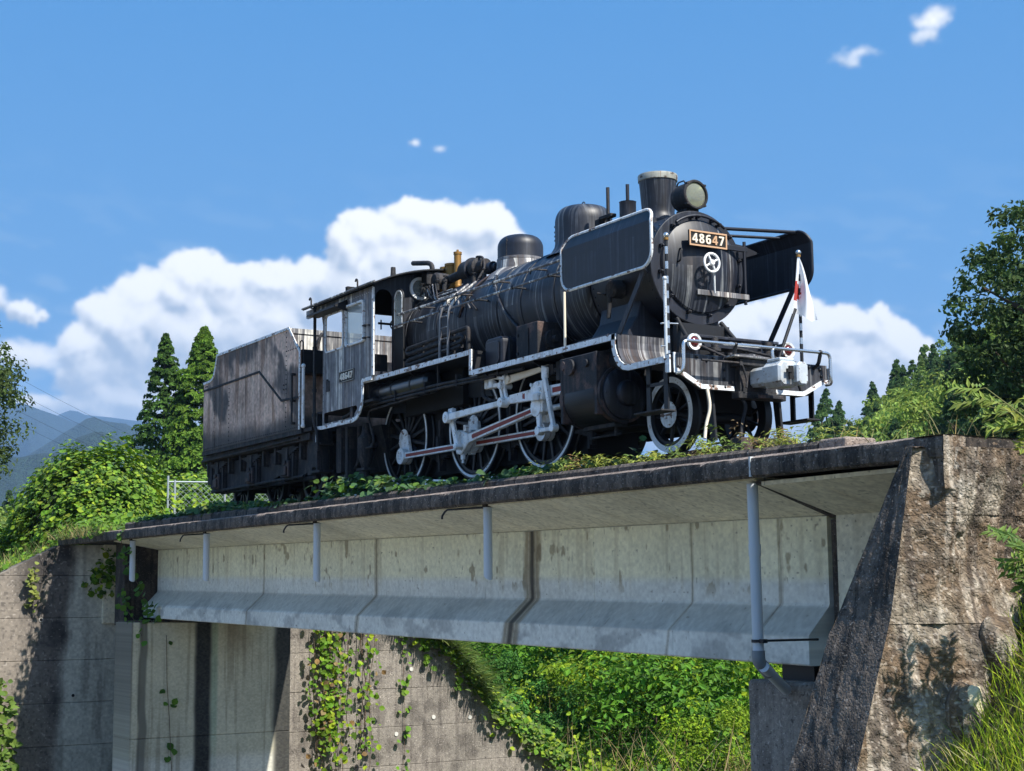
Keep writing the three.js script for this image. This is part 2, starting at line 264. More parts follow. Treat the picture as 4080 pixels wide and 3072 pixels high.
// the near face of the girder: u is x along the bridge, v the height
const GX0 = -13.5, GX1 = 8.06;
const girderMap = tex(2048, 512, (u, v) => {
  const x = mix(GX0, GX1, u), y = v * 2;                       // v counts up from the foot of the girder
  const w = fbm(x * 0.7, y * 0.9, 700, 4) - 0.5, f = fbm(x * 22, y * 22, 701, 3) - 0.5, st = ss(0.52, 0.75, fbm(x * 9, y * 0.5, 702, 3));
  let q = mix3([226, 223, 194], [212, 214, 206], ss(0.95, 0.8, y));
  q = mix3(q, [176, 168, 142], 0.4 * st * ss(0.6, 1, y));
  const blot = ss(0.52, 0.7, fbm(x * 2.6, y * 3.5, 703, 5)) * ss(0.75, 0.2, y);
  q = mix3(q, [128, 131, 130], 0.42 * blot);
  q = mix3(q, [128, 116, 92], 0.6 * ss(0.7, 0.8, fbm(x * 7, y * 4, 704, 4)) * ss(0.6, 0.9, y));
  q = mix3(q, [110, 104, 90], ss(0.93, 0.98, vn(x * 24, y * 18, 705)) * 0.5);
  q = mix3(q, [150, 150, 140], 0.42 * ss(0.27, 0.31, y) * ss(0.62, 0.57, y));
  const leak = (c, wd, k) => { const lean = y < 0.62 ? (0.62 - y) * 0.22 : 0, d = Math.abs(x - c + lean + 0.05 * (fbm(y * 3, c, 706, 3) - 0.5)) / wd, e = 0.8 + 0.5 * fbm(y * 6, x * 9, 707, 3); q = mix3(q, [122, 108, 84], k * ss(1.25 * e, 0.7 * e, d) * 0.8); q = mix3(q, [58, 55, 50], k * 0.85 * ss(0.36 * e, 0.1 * e, d)); q = mix3(q, [206, 204, 190], k * 0.5 * ss(0.06, 0.02, Math.abs(d - 0.5))); };
  leak(2.22, 0.19, 0.85); leak(-2.55, 0.07, 0.45); leak(-7.3, 0.05, 0.3); leak(5.75, 0.03, 0.3); leak(7.3, 0.04, 0.3);
  return q.map((c) => c * (1 + 0.16 * w + 0.18 * f));
});
girderMap.wrapS = girderMap.wrapT = THREE.ClampToEdgeWrapping;
// the bearing wall of the far abutment: u is z, v the height
const bearMap = tex(512, 1024, (u, v) => {
  const z = u, y = v, w = fbm(u * 4, v * 6, 720, 4) - 0.5, f = fbm(u * 90, v * 160, 721, 3) - 0.5, st = ss(0.5, 0.75, fbm(u * 40, v * 2.5, 722, 3));
  let q = mix3([186, 181, 158], [204, 201, 186], ss(0.45, 0.4, y));
  q = mix3(q, [122, 114, 96], st * 0.4);
  q = mix3(q, [92, 76, 62], 0.55 * ss(0.35, 0.7, fbm(u * 5, v * 5, 723, 4)) * ss(0.75, 1, y) * ss(0.5, 0.3, u));
  const band = (c, wd, lo, k = 1) => { const d = Math.abs(u - c - 0.02 * (fbm(v * 9, c, 724, 3) - 0.5)) / wd; q = mix3(q, [46, 46, 44], k * ss(1.25, 0.6, d) * ss(lo - 0.2, lo, y + 0.2) * (0.8 + 0.4 * (f + 0.5))); };
  band(0.56, 0.052, 0); band(0.04, 0.07, 0.2, 0.9); band(0.93, 0.025, 0, 0.5); q = mix3(q, [70, 68, 64], 0.5 * ss(0.985, 0.995, u) * ss(0.2, 0.8, v));
  q = mix3(q, [96, 128, 108], 0.4 * ss(0.03, 0.01, Math.abs(u - 0.49)) * ss(0.3, 0.6, y));
  return q.map((c) => c * (1 + 0.2 * w + 0.2 * f));
});
bearMap.wrapS = bearMap.wrapT = THREE.ClampToEdgeWrapping;
// the wing wall beside it: pale behind the deck's drip line, black with lichen and then grey-brown outside it
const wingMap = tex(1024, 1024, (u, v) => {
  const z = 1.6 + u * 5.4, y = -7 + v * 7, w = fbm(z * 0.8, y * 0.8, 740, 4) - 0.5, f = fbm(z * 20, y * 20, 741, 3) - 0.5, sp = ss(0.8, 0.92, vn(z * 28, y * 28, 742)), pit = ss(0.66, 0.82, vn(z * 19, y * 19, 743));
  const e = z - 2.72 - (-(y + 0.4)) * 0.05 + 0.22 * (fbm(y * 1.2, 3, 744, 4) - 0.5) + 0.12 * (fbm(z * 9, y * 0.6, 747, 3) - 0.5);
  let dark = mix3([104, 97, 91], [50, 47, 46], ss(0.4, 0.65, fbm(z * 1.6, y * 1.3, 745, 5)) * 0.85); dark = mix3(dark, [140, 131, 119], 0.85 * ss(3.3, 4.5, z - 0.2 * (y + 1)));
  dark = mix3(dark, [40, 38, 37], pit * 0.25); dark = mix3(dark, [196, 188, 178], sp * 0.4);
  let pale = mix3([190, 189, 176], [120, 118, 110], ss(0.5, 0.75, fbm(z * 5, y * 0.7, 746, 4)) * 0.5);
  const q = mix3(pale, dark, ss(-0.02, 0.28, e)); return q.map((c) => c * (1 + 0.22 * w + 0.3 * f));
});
wingMap.wrapS = wingMap.wrapT = THREE.ClampToEdgeWrapping;
const pierMap = tex(1024, 1024, (u, v) => {
  const st = streak(u, v, 761, 26, 2), w = fbm(u * 5, v * 5, 762, 5, 5, 5), f = fbm(u * 70, v * 60, 763, 3, 70, 60) - 0.5, sp = speck(u, v, 100, 764, 0.7, 0.85);
  let q = mix3([126, 116, 102], [88, 68, 49], ss(0.44, 0.62, w) * 0.65); q = mix3(q, [214, 208, 198], 0.38 * ss(0.52, 0.7, st) * ss(0.4, 0.6, fbm(u * 9, v * 3, 766, 3, 9, 3))); q = mix3(q, [62, 54, 48], 0.6 * ss(0.55, 0.72, streak(u, v, 768, 20, 3)) + 0.3 * ss(0.55, 0.7, fbm(u * 8, v * 14, 765, 4, 8, 14)));
  q = mix3(q, [214, 206, 196], sp * 0.35); return q.map((c) => c * (1 + 0.6 * f));
}, [2.4, 2.4]);
const M = {
  soffit: std({ map: TC.soffit, roughness: 0.9, bumpMap: grit, bumpScale: 0.002 }),
  lichen: std({ map: TC.lichen, roughness: 0.95, bumpMap: grit, bumpScale: 0.012 }),
  edgeTop: std({ map: TC.edgeTop, roughness: 0.95, bumpMap: grit, bumpScale: 0.012 }),
  gravelWall: std({ map: TC.gravelWall, roughness: 0.95, bumpMap: grit, bumpScale: 0.01 }),
  girder: std({ map: girderMap, roughness: 0.88 }),
  bear: std({ map: bearMap, roughness: 0.9 }),
  wing: std({ map: wingMap, roughness: 0.95 }),
  pier: std({ map: pierMap, roughness: 0.92, bumpMap: grit, bumpScale: 0.02 }),
  darkConcrete: std({ map: TC.lichen, color: 0xb8b4b0, roughness: 0.95, bumpMap: grit, bumpScale: 0.006 }),
  black: phys({ map: T.black, roughness: 0.5, clearcoat: 0.12, clearcoatRoughness: 0.4, bumpMap: dents, bumpScale: 0.006 }),
  blackPlain: std({ color: 0x14161b, roughness: 0.5, bumpMap: dents, bumpScale: 0.003 }),
  streaked: phys({ map: T.lightStreak, roughness: 0.5, clearcoat: 0.14, clearcoatRoughness: 0.4, bumpMap: dents, bumpScale: 0.006 }),
  cab: std({ map: T.cab, roughness: 0.55, bumpMap: dents, bumpScale: 0.006 }),
  white: std({ map: T.white, roughness: 0.5 }),
  whiteClean: std({ map: T.paint, roughness: 0.45 }),
  red: std({ color: 0x8a2f26, roughness: 0.5 }),
  grime: std({ map: T.grime, roughness: 0.75, bumpMap: grit, bumpScale: 0.004 }),
  rustBlock: std({ map: T.rustBlock, roughness: 0.7, bumpMap: grit, bumpScale: 0.004 }),
  dark: std({ color: 0x0c0d10, roughness: 0.8 }),
  silver: std({ map: T.paint, color: 0xdfe3e6, roughness: 0.36, metalness: 0.3, bumpMap: dents, bumpScale: 0.004 }),
  chrome: std({ color: 0xd4d8da, roughness: 0.22, metalness: 0.9 }),
  brass: std({ color: 0x8f6a32, roughness: 0.5, metalness: 0.35, bumpMap: dents, bumpScale: 0.003 }),
  letter: std({ color: 0xe8dcc6, roughness: 0.55 }),
  copper: std({ color: 0xc9a27e, roughness: 0.55, metalness: 0.2 }),
  glass: phys({ color: 0xf4f8fa, transmission: 1, roughness: 0.03, thickness: 0, ior: 1.5 }),
  dustyGlass: phys({ color: 0xdfe6e6, transmission: 0.75, roughness: 0.12, thickness: 0, ior: 1.5 }),
  lens: phys({ color: 0xe4e8d8, transmission: 0.8, roughness: 0.06, thickness: 0, ior: 1.5 }),
  redLens: phys({ color: 0x5e1410, roughness: 0.12, clearcoat: 1, clearcoatRoughness: 0.05 }),
  pvc: std({ color: 0xc2cad0, roughness: 0.45 }),
  galv: std({ color: 0xaab2b6, roughness: 0.45, metalness: 0.5 }),
  rail: std({ color: 0x3a2a22, roughness: 0.7 }),
};
const at = (a, b, x) => a + b * x;                              // heights along the bridge, which falls a little towards +x

// ---------------------------------------------------------------- the bridge
const bridge = thing('railway_bridge', 'concrete girder bridge with black weathered deck edge carrying the steam locomotive', 'bridge', [0, -2.4, 0]);
{
  const yT = (x) => -0.34 - 0.005 * x, yB = (x) => -0.545 - 0.005 * x, soff = (x) => -0.83 - 0.0125 * x, wb = (x) => -1.768 - 0.0133 * x, ft = (x) => -2.062 - 0.0129 * x, fb = (x) => -2.346 - 0.0158 * x;
  // a prism between two sections across the bridge, given as functions of x
  const loft = (sec, x0, x1) => {
    const A = sec(x0), B = sec(x1), n = A.length, pos = [];
    const q = (a, b, c, d) => pos.push(...a, ...b, ...c, ...a, ...c, ...d);
    for (let i = 0; i < n; i++) { const j = (i + 1) % n; q([x0, A[i][1], A[i][0]], [x0, A[j][1], A[j][0]], [x1, B[j][1], B[j][0]], [x1, B[i][1], B[i][0]]); }
    const cap = THREE.ShapeUtils.triangulateShape(A.map((p) => new THREE.Vector2(...p)), []);
    for (const [a, b, c] of cap) { pos.push(x0, A[a][1], A[a][0], x0, A[b][1], A[b][0], x0, A[c][1], A[c][0]); pos.push(x1, B[a][1], B[a][0], x1, B[c][1], B[c][0], x1, B[b][1], B[b][0]); }
    const g = new THREE.BufferGeometry(); g.setAttribute('position', new THREE.Float32BufferAttribute(pos, 3)); g.computeVertexNormals(); return g;
  };
  // deck: soffit panels (each a pour between joints), edge beam with its rough top, kerb, floor
  const cuts = [-13.5, -11.6, -9.35, -7.3, -5.0, -2.55, -0.2, 2.22, 4.2, 5.75, 8.1];
  for (let i = 0; i < cuts.length - 1; i++) {
    const a = cuts[i] + 0.006, b = cuts[i + 1] - 0.006;
    obj('soffit_panel', loft((x) => [[0.4, soff(x) + 0.1], [0.4, yB(x) + 0.02], [1.98, yB(x) + 0.02], [1.98, yB(x) - 0.012], [1.0, soff(x)]].reverse(), a, b), M.soffit, bridge);
  }
  const edge = (x0, x1, zo = 2.2) => {
    const n = Math.ceil((x1 - x0) / 0.1), pos = [], idx = []; const prof = [[1.9, 0], [2.0, 0.006], [2.13, 0.006], [2.19, -0.02], [2.2, -0.06], [2.205, -0.13], [2.195, -0.19], [2.16, -0.212], [1.98, -0.2]];
    for (let i = 0; i <= n; i++) { const x = mix(x0, x1, i / n); prof.forEach(([z, dy], k) => { const r = 0.009 * (fbm(x * 2.1, k * 0.7, 801, 4) - 0.5) + (k > 2 && k < 8 ? 0.016 * (fbm(x * 9, k * 1.7, 802, 3) - 0.5) : 0); pos.push(x, yT(x) + dy + r, z - 2.2 + zo + r); }); }
    const m = prof.length; for (let i = 0; i < n; i++) for (let k = 0; k < m - 1; k++) { const a = i * m + k, b = a + m; idx.push(a, a + 1, b, a + 1, b + 1, b); }
    const g = new THREE.BufferGeometry(); g.setAttribute('position', new THREE.Float32BufferAttribute(pos, 3)); g.setIndex(idx); return toCreasedNormals(g, 0.7);
  };
  const split = (g, top) => { const p = g.attributes.position, n = g.attributes.normal, o = [], on = []; for (let i = 0; i < p.count; i += 3) { const up = n.getY(i) > 0.6; if (up === top) for (let k = i; k < i + 3; k++) { o.push(p.getX(k), p.getY(k), p.getZ(k)); on.push(n.getX(k), n.getY(k), n.getZ(k)); } } const r = new THREE.BufferGeometry(); r.setAttribute('position', new THREE.Float32BufferAttribute(o, 3)); r.setAttribute('normal', new THREE.Float32BufferAttribute(on, 3)); return r; };
  const ends = [-17.2, -13.52, -8.2, -3.1, 2.24, 8.29, 10.86];
  for (let i = 0; i < ends.length - 1; i++) {
    const e = edge(ends[i] + 0.008, ends[i + 1] - 0.008);
    const beam = obj('edge_beam', split(e, false), M.lichen, bridge); obj('worn_top', split(e, true), M.edgeTop, beam);
  }
  obj('joint_filler', bx(8.278, 8.302, -0.585, -0.385, 2.0, 2.203), std({ color: 0xc2c6c6, roughness: 0.8 }), bridge);
  obj('deck_floor', [loft((x) => [[-2.2, yB(x)], [-2.2, yT(x)], [-1.9, yT(x)], [-1.9, yT(x) - 0.02], [1.92, yT(x) - 0.02], [1.92, yB(x) + 0.03]].reverse(), -17.15, 10.86)], M.darkConcrete, bridge);
  const kerb = [];
  for (const [a, b] of [[-13, -8.5], [-8.49, -3.4], [-3.39, 2.1], [2.11, 6.1], [6.11, 8.95]]) kerb.push([a, b]);
  for (const [a, b] of kerb) obj('kerb', loft((x) => [[1.7, yT(x) - 0.02], [1.7, -0.205 - 0.008 * x], [1.86, -0.2 - 0.008 * x], [1.9, -0.24 - 0.008 * x], [1.9, yT(x) - 0.02]].reverse(), a, b), M.lichen, bridge);
  obj('kerb', bx(8.96, 9.35, -0.43, -0.262, 1.5, 1.9, 0.03), M.edgeTop, bridge);
  // girder: segments between the formwork joints, a thin shadow gap at each
  const gu = (g) => { const p = g.attributes.position, uv = new Float32Array(p.count * 2); for (let i = 0; i < p.count; i++) { uv[2 * i] = (p.getX(i) - GX0) / (GX1 - GX0); uv[2 * i + 1] = (p.getY(i) - fb(p.getX(i))) / 2; } g.setAttribute('uv', new THREE.BufferAttribute(uv, 2)); return g; };
  const js = [GX0, -12.2, -10.35, -8.5, -7.3, -5.95, -4.65, -3.25, -1.75, -0.35, 0.95, 2.22, 3.72, 5.75, 7.28, GX1];
  for (let i = 0; i < js.length - 1; i++) {
    const a = js[i] + (i ? 0.003 : 0), b = js[i + 1] - 0.003;
    obj('girder_segment', gu(loft((x) => [[0.2, soff(x)], [1.0, soff(x) - 0.012], [1.0, wb(x) + 0.03], [1.012, wb(x)], [1.29, ft(x) + 0.008], [1.3, ft(x) - 0.01], [1.3, fb(x) + 0.015], [1.285, fb(x)], [0.2, fb(x)]].reverse(), a, b)), M.girder, bridge, true);
  }
  obj('girder_core', [loft((x) => [[-1.3, fb(x) + 0.004], [-1.3, ft(x)], [-1, wb(x)], [-1, soff(x)], [-2, yB(x)], [0.98, yB(x)], [0.98, wb(x) - 0.006], [1.27, ft(x) - 0.004], [1.27, fb(x) + 0.004]], GX0 + 0.01, GX1 - 0.01)], M.soffit, bridge);
  // drains: short pipes cut on the slant, black hoses to them, one long downpipe
  const drain = (x, y1, r) => {
    const y0 = yB(x) - 0.01, P = pipe([[x, y0, 1.95], [x, y1, 1.95]], r, 18, 0).clone(), p = P.attributes.position;
    for (let i = 0; i < p.count; i++) if (p.getY(i) < y1 + 0.05) p.setY(i, y1 - (p.getX(i) - x) * 0.7 * 1);
    P.computeVertexNormals();
    const d = obj('drain_pipe', crease(P, 0.9), M.pvc, bridge); obj('pipe_mouth', new THREE.CircleGeometry(r * 0.86, 16).rotateX(Math.PI / 2).rotateZ(-Math.atan(0.7)).scale(1, 1, 1).translate(x, y1 - 0.006, 1.95), M.dark, d);
    obj('collar', discY(x, 1.95, r * 1.25, y0 - 0.02, y0 + 0.02), M.darkConcrete, d);
  };
  function discY(x, z, r, y0, y1) { return lat([[0, y0], [r, y0], [r, y1], [0, y1]], x, z, 20); }
  drain(-12.25, -1.33, 0.06); drain(-7.8, -1.375, 0.06); drain(-2.76, -1.45, 0.058); drain(2.67, -1.49, 0.058);
  for (const x of [-7.8, -2.76, 2.67]) obj('drain_hose', pipe([[x - 0.04, yB(x) - 0.03, 1.95], [x - 0.5, yB(x - 0.5) - 0.03, 2.06], [x - 0.8, yB(x - 0.8) - 0.03, 2.13], [x - 0.86, yB(x) - 0.11, 2.16], [x - 0.86, yB(x) - 0.15, 2.16]], 0.014, 8, 0.06), M.blackPlain, bridge);
  const dp = obj('downpipe', [pipe([[8.02, -0.63, 1.95], [8.03, -1.4, 1.95], [8.04, -2.33, 1.95]], 0.057, 20, 0)], M.pvc, bridge);
  obj('pipe_socket', [discY(8.03, 1.95, 0.063, -1.36, -1.24)], M.pvc, dp);
  obj('pipe_elbow', [pipe([[8.04, -2.3, 1.95], [8.04, -2.41, 1.95], [7.99, -2.53, 1.78]], 0.066, 20, 0.06)], std({ color: 0x7c848a, roughness: 0.55 }), dp);
  obj('pipe_foot', [pipe([[8.08, -2.46, 1.92], [7.78, -2.72, 1.38]], 0.055, 18, 0)], M.pvc, dp);
  obj('pipe_clamp', [discY(8.04, 1.95, 0.068, -2.22, -2.19), bx(8.09, 8.15, -2.225, -2.185, 1.92, 1.98)], M.blackPlain, dp);
  obj('tie_rod', [rod([8.15, -2.2, 1.95], [8.2, -2.2, 1.3], 0.012)], M.blackPlain, dp);
}

// ---------------------------------------------------------------- abutments and wing walls
const lifts = (top, n, step, first) => Array.from({ length: n + 1 }, (_, i) => (i ? top - first - (i - 1) * step : top));
function clipY(pts, y0, y1) {                          // the part of a polygon between two heights
  const cut = (P, f) => { const o = []; for (let i = 0; i < P.length; i++) { const a = P[i], b = P[(i + 1) % P.length], fa = f(a), fb = f(b); if (fa >= 0) o.push(a); if (fa * fb < 0) { const t = fa / (fa - fb); o.push([mix(a[0], b[0], t), mix(a[1], b[1], t)]); } } return o; };
  return cut(cut(pts, (p) => p[1] - y0), (p) => y1 - p[1]);
}
const zyUV = (g, z0, zw, y0, yh) => { if (g.index) g = g.toNonIndexed(); const p = g.attributes.position, uv = new Float32Array(p.count * 2); for (let i = 0; i < p.count; i++) { uv[2 * i] = (p.getZ(i) - z0) / zw; uv[2 * i + 1] = (p.getY(i) - y0) / yh; } g.setAttribute('uv', new THREE.BufferAttribute(uv, 2)); return g; };
{
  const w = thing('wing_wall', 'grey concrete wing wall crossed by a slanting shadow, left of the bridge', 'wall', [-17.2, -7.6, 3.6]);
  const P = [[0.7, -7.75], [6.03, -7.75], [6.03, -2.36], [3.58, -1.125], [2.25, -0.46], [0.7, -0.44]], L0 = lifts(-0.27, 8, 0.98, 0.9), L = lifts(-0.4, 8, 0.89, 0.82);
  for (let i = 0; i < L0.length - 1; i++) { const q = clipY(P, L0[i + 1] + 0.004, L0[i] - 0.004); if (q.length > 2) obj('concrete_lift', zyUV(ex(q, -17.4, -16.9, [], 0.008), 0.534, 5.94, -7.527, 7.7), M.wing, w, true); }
  for (const [z, y] of [[2.62, -2.19], [1.83, -3.95], [1.2, -5.88], [3.23, -5.99], [3.83, -3.02]]) { const h = obj('weep_pipe', pipe([[-17, y, z], [-16.885, y, z]], 0.05, 14, 0), std({ color: 0xb8b6ae, roughness: 0.7 }), w); obj('pipe_mouth', new THREE.CircleGeometry(0.038, 14).rotateY(Math.PI / 2).translate(-16.88, y, z), M.dark, h); }
  const f = thing('wing_wall', 'sunlit grey concrete wing wall with hanging vines, seen below the girder', 'wall', [-13.8, -7, -5]);
  const Q = [[-1.4, -7.2], [-1.4, -0.6], [-3.1, -0.6], [-4.5, -1.9], [-6.3, -3.1], [-7.5, -4.55], [-9.6, -6.0], [-11, -7.2]];
  for (let i = 0; i < L.length - 1; i++) { const q = clipY(Q, L[i + 1] + 0.004, L[i] - 0.004); if (q.length > 2) obj('concrete_lift', ex(q, -14.0, -13.52, [], 0.008), M.gravelWall, f); }
  for (const [z, y] of [[-4.9, -4.95], [-5.9, -4.6], [-6.9, -4.65], [-5.3, -3.45]]) obj('weep_pipe', pipe([[-13.6, y, z], [-13.5, y, z]], 0.05, 12, 0), std({ color: 0xcac8c0, roughness: 0.7 }), f);

  const a = thing('abutment', 'concrete abutment below the tender end of the girder, streaked black', 'abutment', [-12.9, -7.2, 0]);
  const S = [[-1.7, -7.2], [1.9, -7.2], [1.9, -2.22], [-1.7, -2.27]];
  for (const [y0, y1] of [[-7.2, -4.636], [-4.63, -2.2]]) obj('concrete_lift', zyUV(ex(clipY(S, y0, y1), -13.49, -12.36, [], 0.012), -1.7, 3.6, -7.2, 5), M.bear, a, true);
  obj('bearing_shelf', bx(-13.48, -12.38, -2.22, -2.19, -1.6, 1.85), M.lichen, a);
  obj('back_wall', [bx(-14.1, -13.56, -2.3, -0.5, -1.8, 1.74), bx(-13.55, -13.44, -2.19, -0.47, 1.0, 1.74)], M.darkConcrete, a, false);
  for (const z of [0.5, -1.1]) obj('bearing', bx(-13.35, -12.75, -2.19, -2.13, z, z + 0.6), M.blackPlain, a);
  obj('corner_pier', [bx(-16.89, -16.8, -2.3, -0.44, 0.66, 1.2, 0.01)], M.soffit, a);

  const r = thing('abutment', 'dark concrete abutment at the locomotive end of the bridge', 'abutment', [9, -7, 0]);
  obj('bearing_wall', [bx(7.05, 9.6, -7.2, -2.64, -2, 1.3, 0.05)], M.gravelWall, r);
  obj('back_wall', [ez([[8.2, -2.6], [10.3, -2.6], [10.3, -0.93], [8.2, -0.93]], -1.9, 1.0), ez([[8.2, -0.925], [10.4, -0.945], [10.4, -0.6], [8.2, -0.6]], -1.9, 1.0)], M.soffit, r);
  obj('bearing', [bx(7.4, 7.9, -2.64, -2.48, 0.5, 1.1)], M.blackPlain, r);
  obj('cantilever_slab', [ex([[1.0, -0.94], [1.0, -0.62], [1.98, -0.62], [1.98, -0.66]], 8.2, 10.5)], M.soffit, r);
  obj('joint_gap', [bx(8.1, 8.19, -2.6, -0.98, -1, 0.98), ex([[0.98, -0.96], [0.98, -0.62], [1.97, -0.61], [1.97, -0.64]], 8.1, 8.19)], M.lichen, r);
  // end wall of the deck, a rough face in the sun
  const rough = (fn, n, m, amp, sd) => { const pos = [], idx = []; for (let j = 0; j <= m; j++) for (let i = 0; i <= n; i++) { const p = fn(i / n, j / m); const ed = n > 170 ? ss(0, 0.05, i / n) : 1, d = ed * amp * (fbm(p[2] * 6, p[1] * 6, sd, 4) - 0.5) + ed * amp * 0.6 * (fbm(p[2] * 22, p[1] * 22, sd + 9, 3) - 0.5); pos.push(p[0] + d, p[1], p[2]); } for (let j = 0; j < m; j++) for (let i = 0; i < n; i++) { const a = j * (n + 1) + i; idx.push(a, a + 1, a + n + 1, a + 1, a + n + 2, a + n + 1); } const g = new THREE.BufferGeometry(); g.setAttribute('position', new THREE.Float32BufferAttribute(pos, 3)); g.setIndex(idx); g.computeVertexNormals(); return g; };
  obj('end_wall', [rough((u, v) => [10.86, mix(-0.86, -0.40, v), mix(2.2, -2.3, u)], 160, 18, 0.03, 900), rough((u, v) => [mix(10.87, 10.5, v), -0.395, mix(2.2, -2.3, u)], 160, 3, 0.0, 901), ], M.pier, r); obj('end_block', bx(10.4, 10.84, -0.84, -0.42, -2.3, 2.18), M.lichen, r);

  const p = thing('wing_wall', 'rough weathered concrete wing wall, brown and black, at the right end of the bridge', 'wall', [9.8, -6, 2.3]);
  const zf = (y) => lerpTable([[-5.4, 3.95], [-3.15, 3.1], [-1.94, 2.66], [-0.48, 2.32]], y);    // the sloping end
  const xi = (y) => lerpTable([[-5.4, 9.6], [-3.15, 9.83], [-2.06, 9.93], [-0.62, 10.49], [-0.48, 10.55]], y);
  const sheet = (fn, n, m) => { const pos = [], idx = []; for (let j = 0; j <= m; j++) for (let i = 0; i <= n; i++) pos.push(...fn(i / n, j / m)); for (let j = 0; j < m; j++) for (let i = 0; i < n; i++) { const a = j * (n + 1) + i; idx.push(a, a + 1, a + n + 1, a + 1, a + n + 2, a + n + 1); } const g = new THREE.BufferGeometry(); g.setAttribute('position', new THREE.Float32BufferAttribute(pos, 3)); g.setIndex(idx); g.computeVertexNormals(); return g; };
  obj('sloping_end', [sheet((u, v) => { const y = mix(-5.3, -0.48, v); return [mix(xi(y), 10.625, u), y, zf(y) + 0.03 * (1 - ss(0.75, 1, u)) * (fbm(u * 9, y * 12, 910, 3) - 0.5)]; }, 30, 110)], M.lichen, p);
  const face = (y0, y1, off, sd) => rough((u, v) => { const y = mix(y0, y1, v), z = zf(y) - u * 4.2, w = u * 4.2, bul = 0.3 * ss(0.35, 1.0, w) * ss(-1.3, -2.5, y) * (0.4 + 1.2 * fbm(z * 1.6, y * 1.6, 920, 3)); return [10.6 + off + bul + 0.22 * ss(0.05, 0.35, w) * ss(-1.6, -0.4, y) + 0.16 * ss(0, 0.5, w), y, z]; }, 190, Math.ceil((y1 - y0) * 46), 0.05 + 0.03 * ss(-1.5, -2.6, y0), sd);
  obj('concrete_lift', face(-1.08, -0.5, 0, 930), M.pier, p); obj('concrete_lift', face(-2.0, -1.085, 0.006, 931), M.pier, p); obj('concrete_lift', face(-5.3, -2.005, 0.008, 932), M.pier, p);
  obj('cap', [sheet((u, v) => [mix(10.5, 10.66, u), -0.49 + 0.03 * (fbm(u * 4, v * 6, 933, 3) - 0.5), mix(2.32, 1.9, v)], 8, 14)], M.pier, p);
  obj('inner_face', [sheet((u, v) => { const y = mix(-5.3, -0.48, v), z = mix(-1.8, zf(y), u); return [xi(y), y, z]; }, 6, 30)], M.lichen, p);
  const rockM = M.pier, paleM = std({ color: 0xcdc4a4, roughness: 0.85, bumpMap: grit, bumpScale: 0.01 });
  const rock = (x, y, z, a, b, c, m, label) => { const g = new THREE.IcosahedronGeometry(1, 4), q = g.attributes.position; for (let i = 0; i < q.count; i++) { const d = 0.75 + 0.5 * fbm(q.getX(i) * 1.6 + 5, q.getY(i) * 1.6 + q.getZ(i), 940 + Math.round(x * 9), 4); q.setXYZ(i, q.getX(i) * a * d, q.getY(i) * b * d, q.getZ(i) * c * d); } let h = mergeVertices((() => { g.deleteAttribute('normal'); g.deleteAttribute('uv'); return g; })(), 1e-4); h.computeVertexNormals(); const t = thing('rock', label, 'rock', [x, y - b * 0.8, z]); const o = obj('stone_face', h.translate(x, y, z), m, t); return t; };
  rock(11.02, -2.66, 2.14, 0.07, 0.15, 0.09, paleM, 'pale cream pebble set in the dark foot of the right wing wall');
  rock(10.93, -2.78, 2.1, 0.16, 0.3, 0.24, rockM, 'dark grey boulder around the pale pebble, foot of right wing wall');
  rock(11.0, -2.75, 1.93, 0.12, 0.12, 0.12, rockM, 'small grey rock in grass beside the boulder of the right wing wall');
  rock(10.95, -2.2, 1.75, 0.16, 0.26, 0.2, rockM, 'broad grey rock at the grass edge, highest by the right wing wall');
}

// ---------------------------------------------------------------- the track
{
  const t = thing('railway_track', 'rusty rails on sleepers under the locomotive and tender', 'track', [0, -0.2, 0]);
  for (const z of [0.535, -0.535]) obj('rail', [bx(-12.6, 6.6, -0.05, 0, z - 0.033, z + 0.033, 0.01), bx(-12.6, 6.6, -0.13, -0.05, z - 0.008, z + 0.008), bx(-12.6, 6.6, -0.145, -0.13, z - 0.06, z + 0.06)], M.rail, t);
  const sm = std({ color: 0x3d3530, roughness: 0.9, bumpMap: grit, bumpScale: 0.01 });
  for (let x = -12.4; x < 6.5; x += 0.66) obj('sleeper', bx(x - 0.1, x + 0.1, -0.26, -0.147, -1.0, 1.0, 0.01), sm, t);
  const g = obj('gravel', ez([[-13.4, -0.42], [8.9, -0.46], [8.9, -0.25], [-13.4, -0.16]], -1.69, 1.69), M.darkConcrete); tag(g, 'dark gravel bed between the kerbs of the bridge deck', 'gravel', null, 'structure');
  const stop = thing('rail_stop', 'small riveted rusty steel stop between the rails in front of the locomotive', 'rail stop', [6.3, -0.2, 0.3]);
  obj('block', bx(6.2, 6.4, -0.15, 0.05, -0.1, 0.75, 0.01), M.rustBlock, stop); for (const z of [0.05, 0.3, 0.55]) obj('bolt', ball(6.4, 0.0, z, 0.025), M.grime, stop);
}

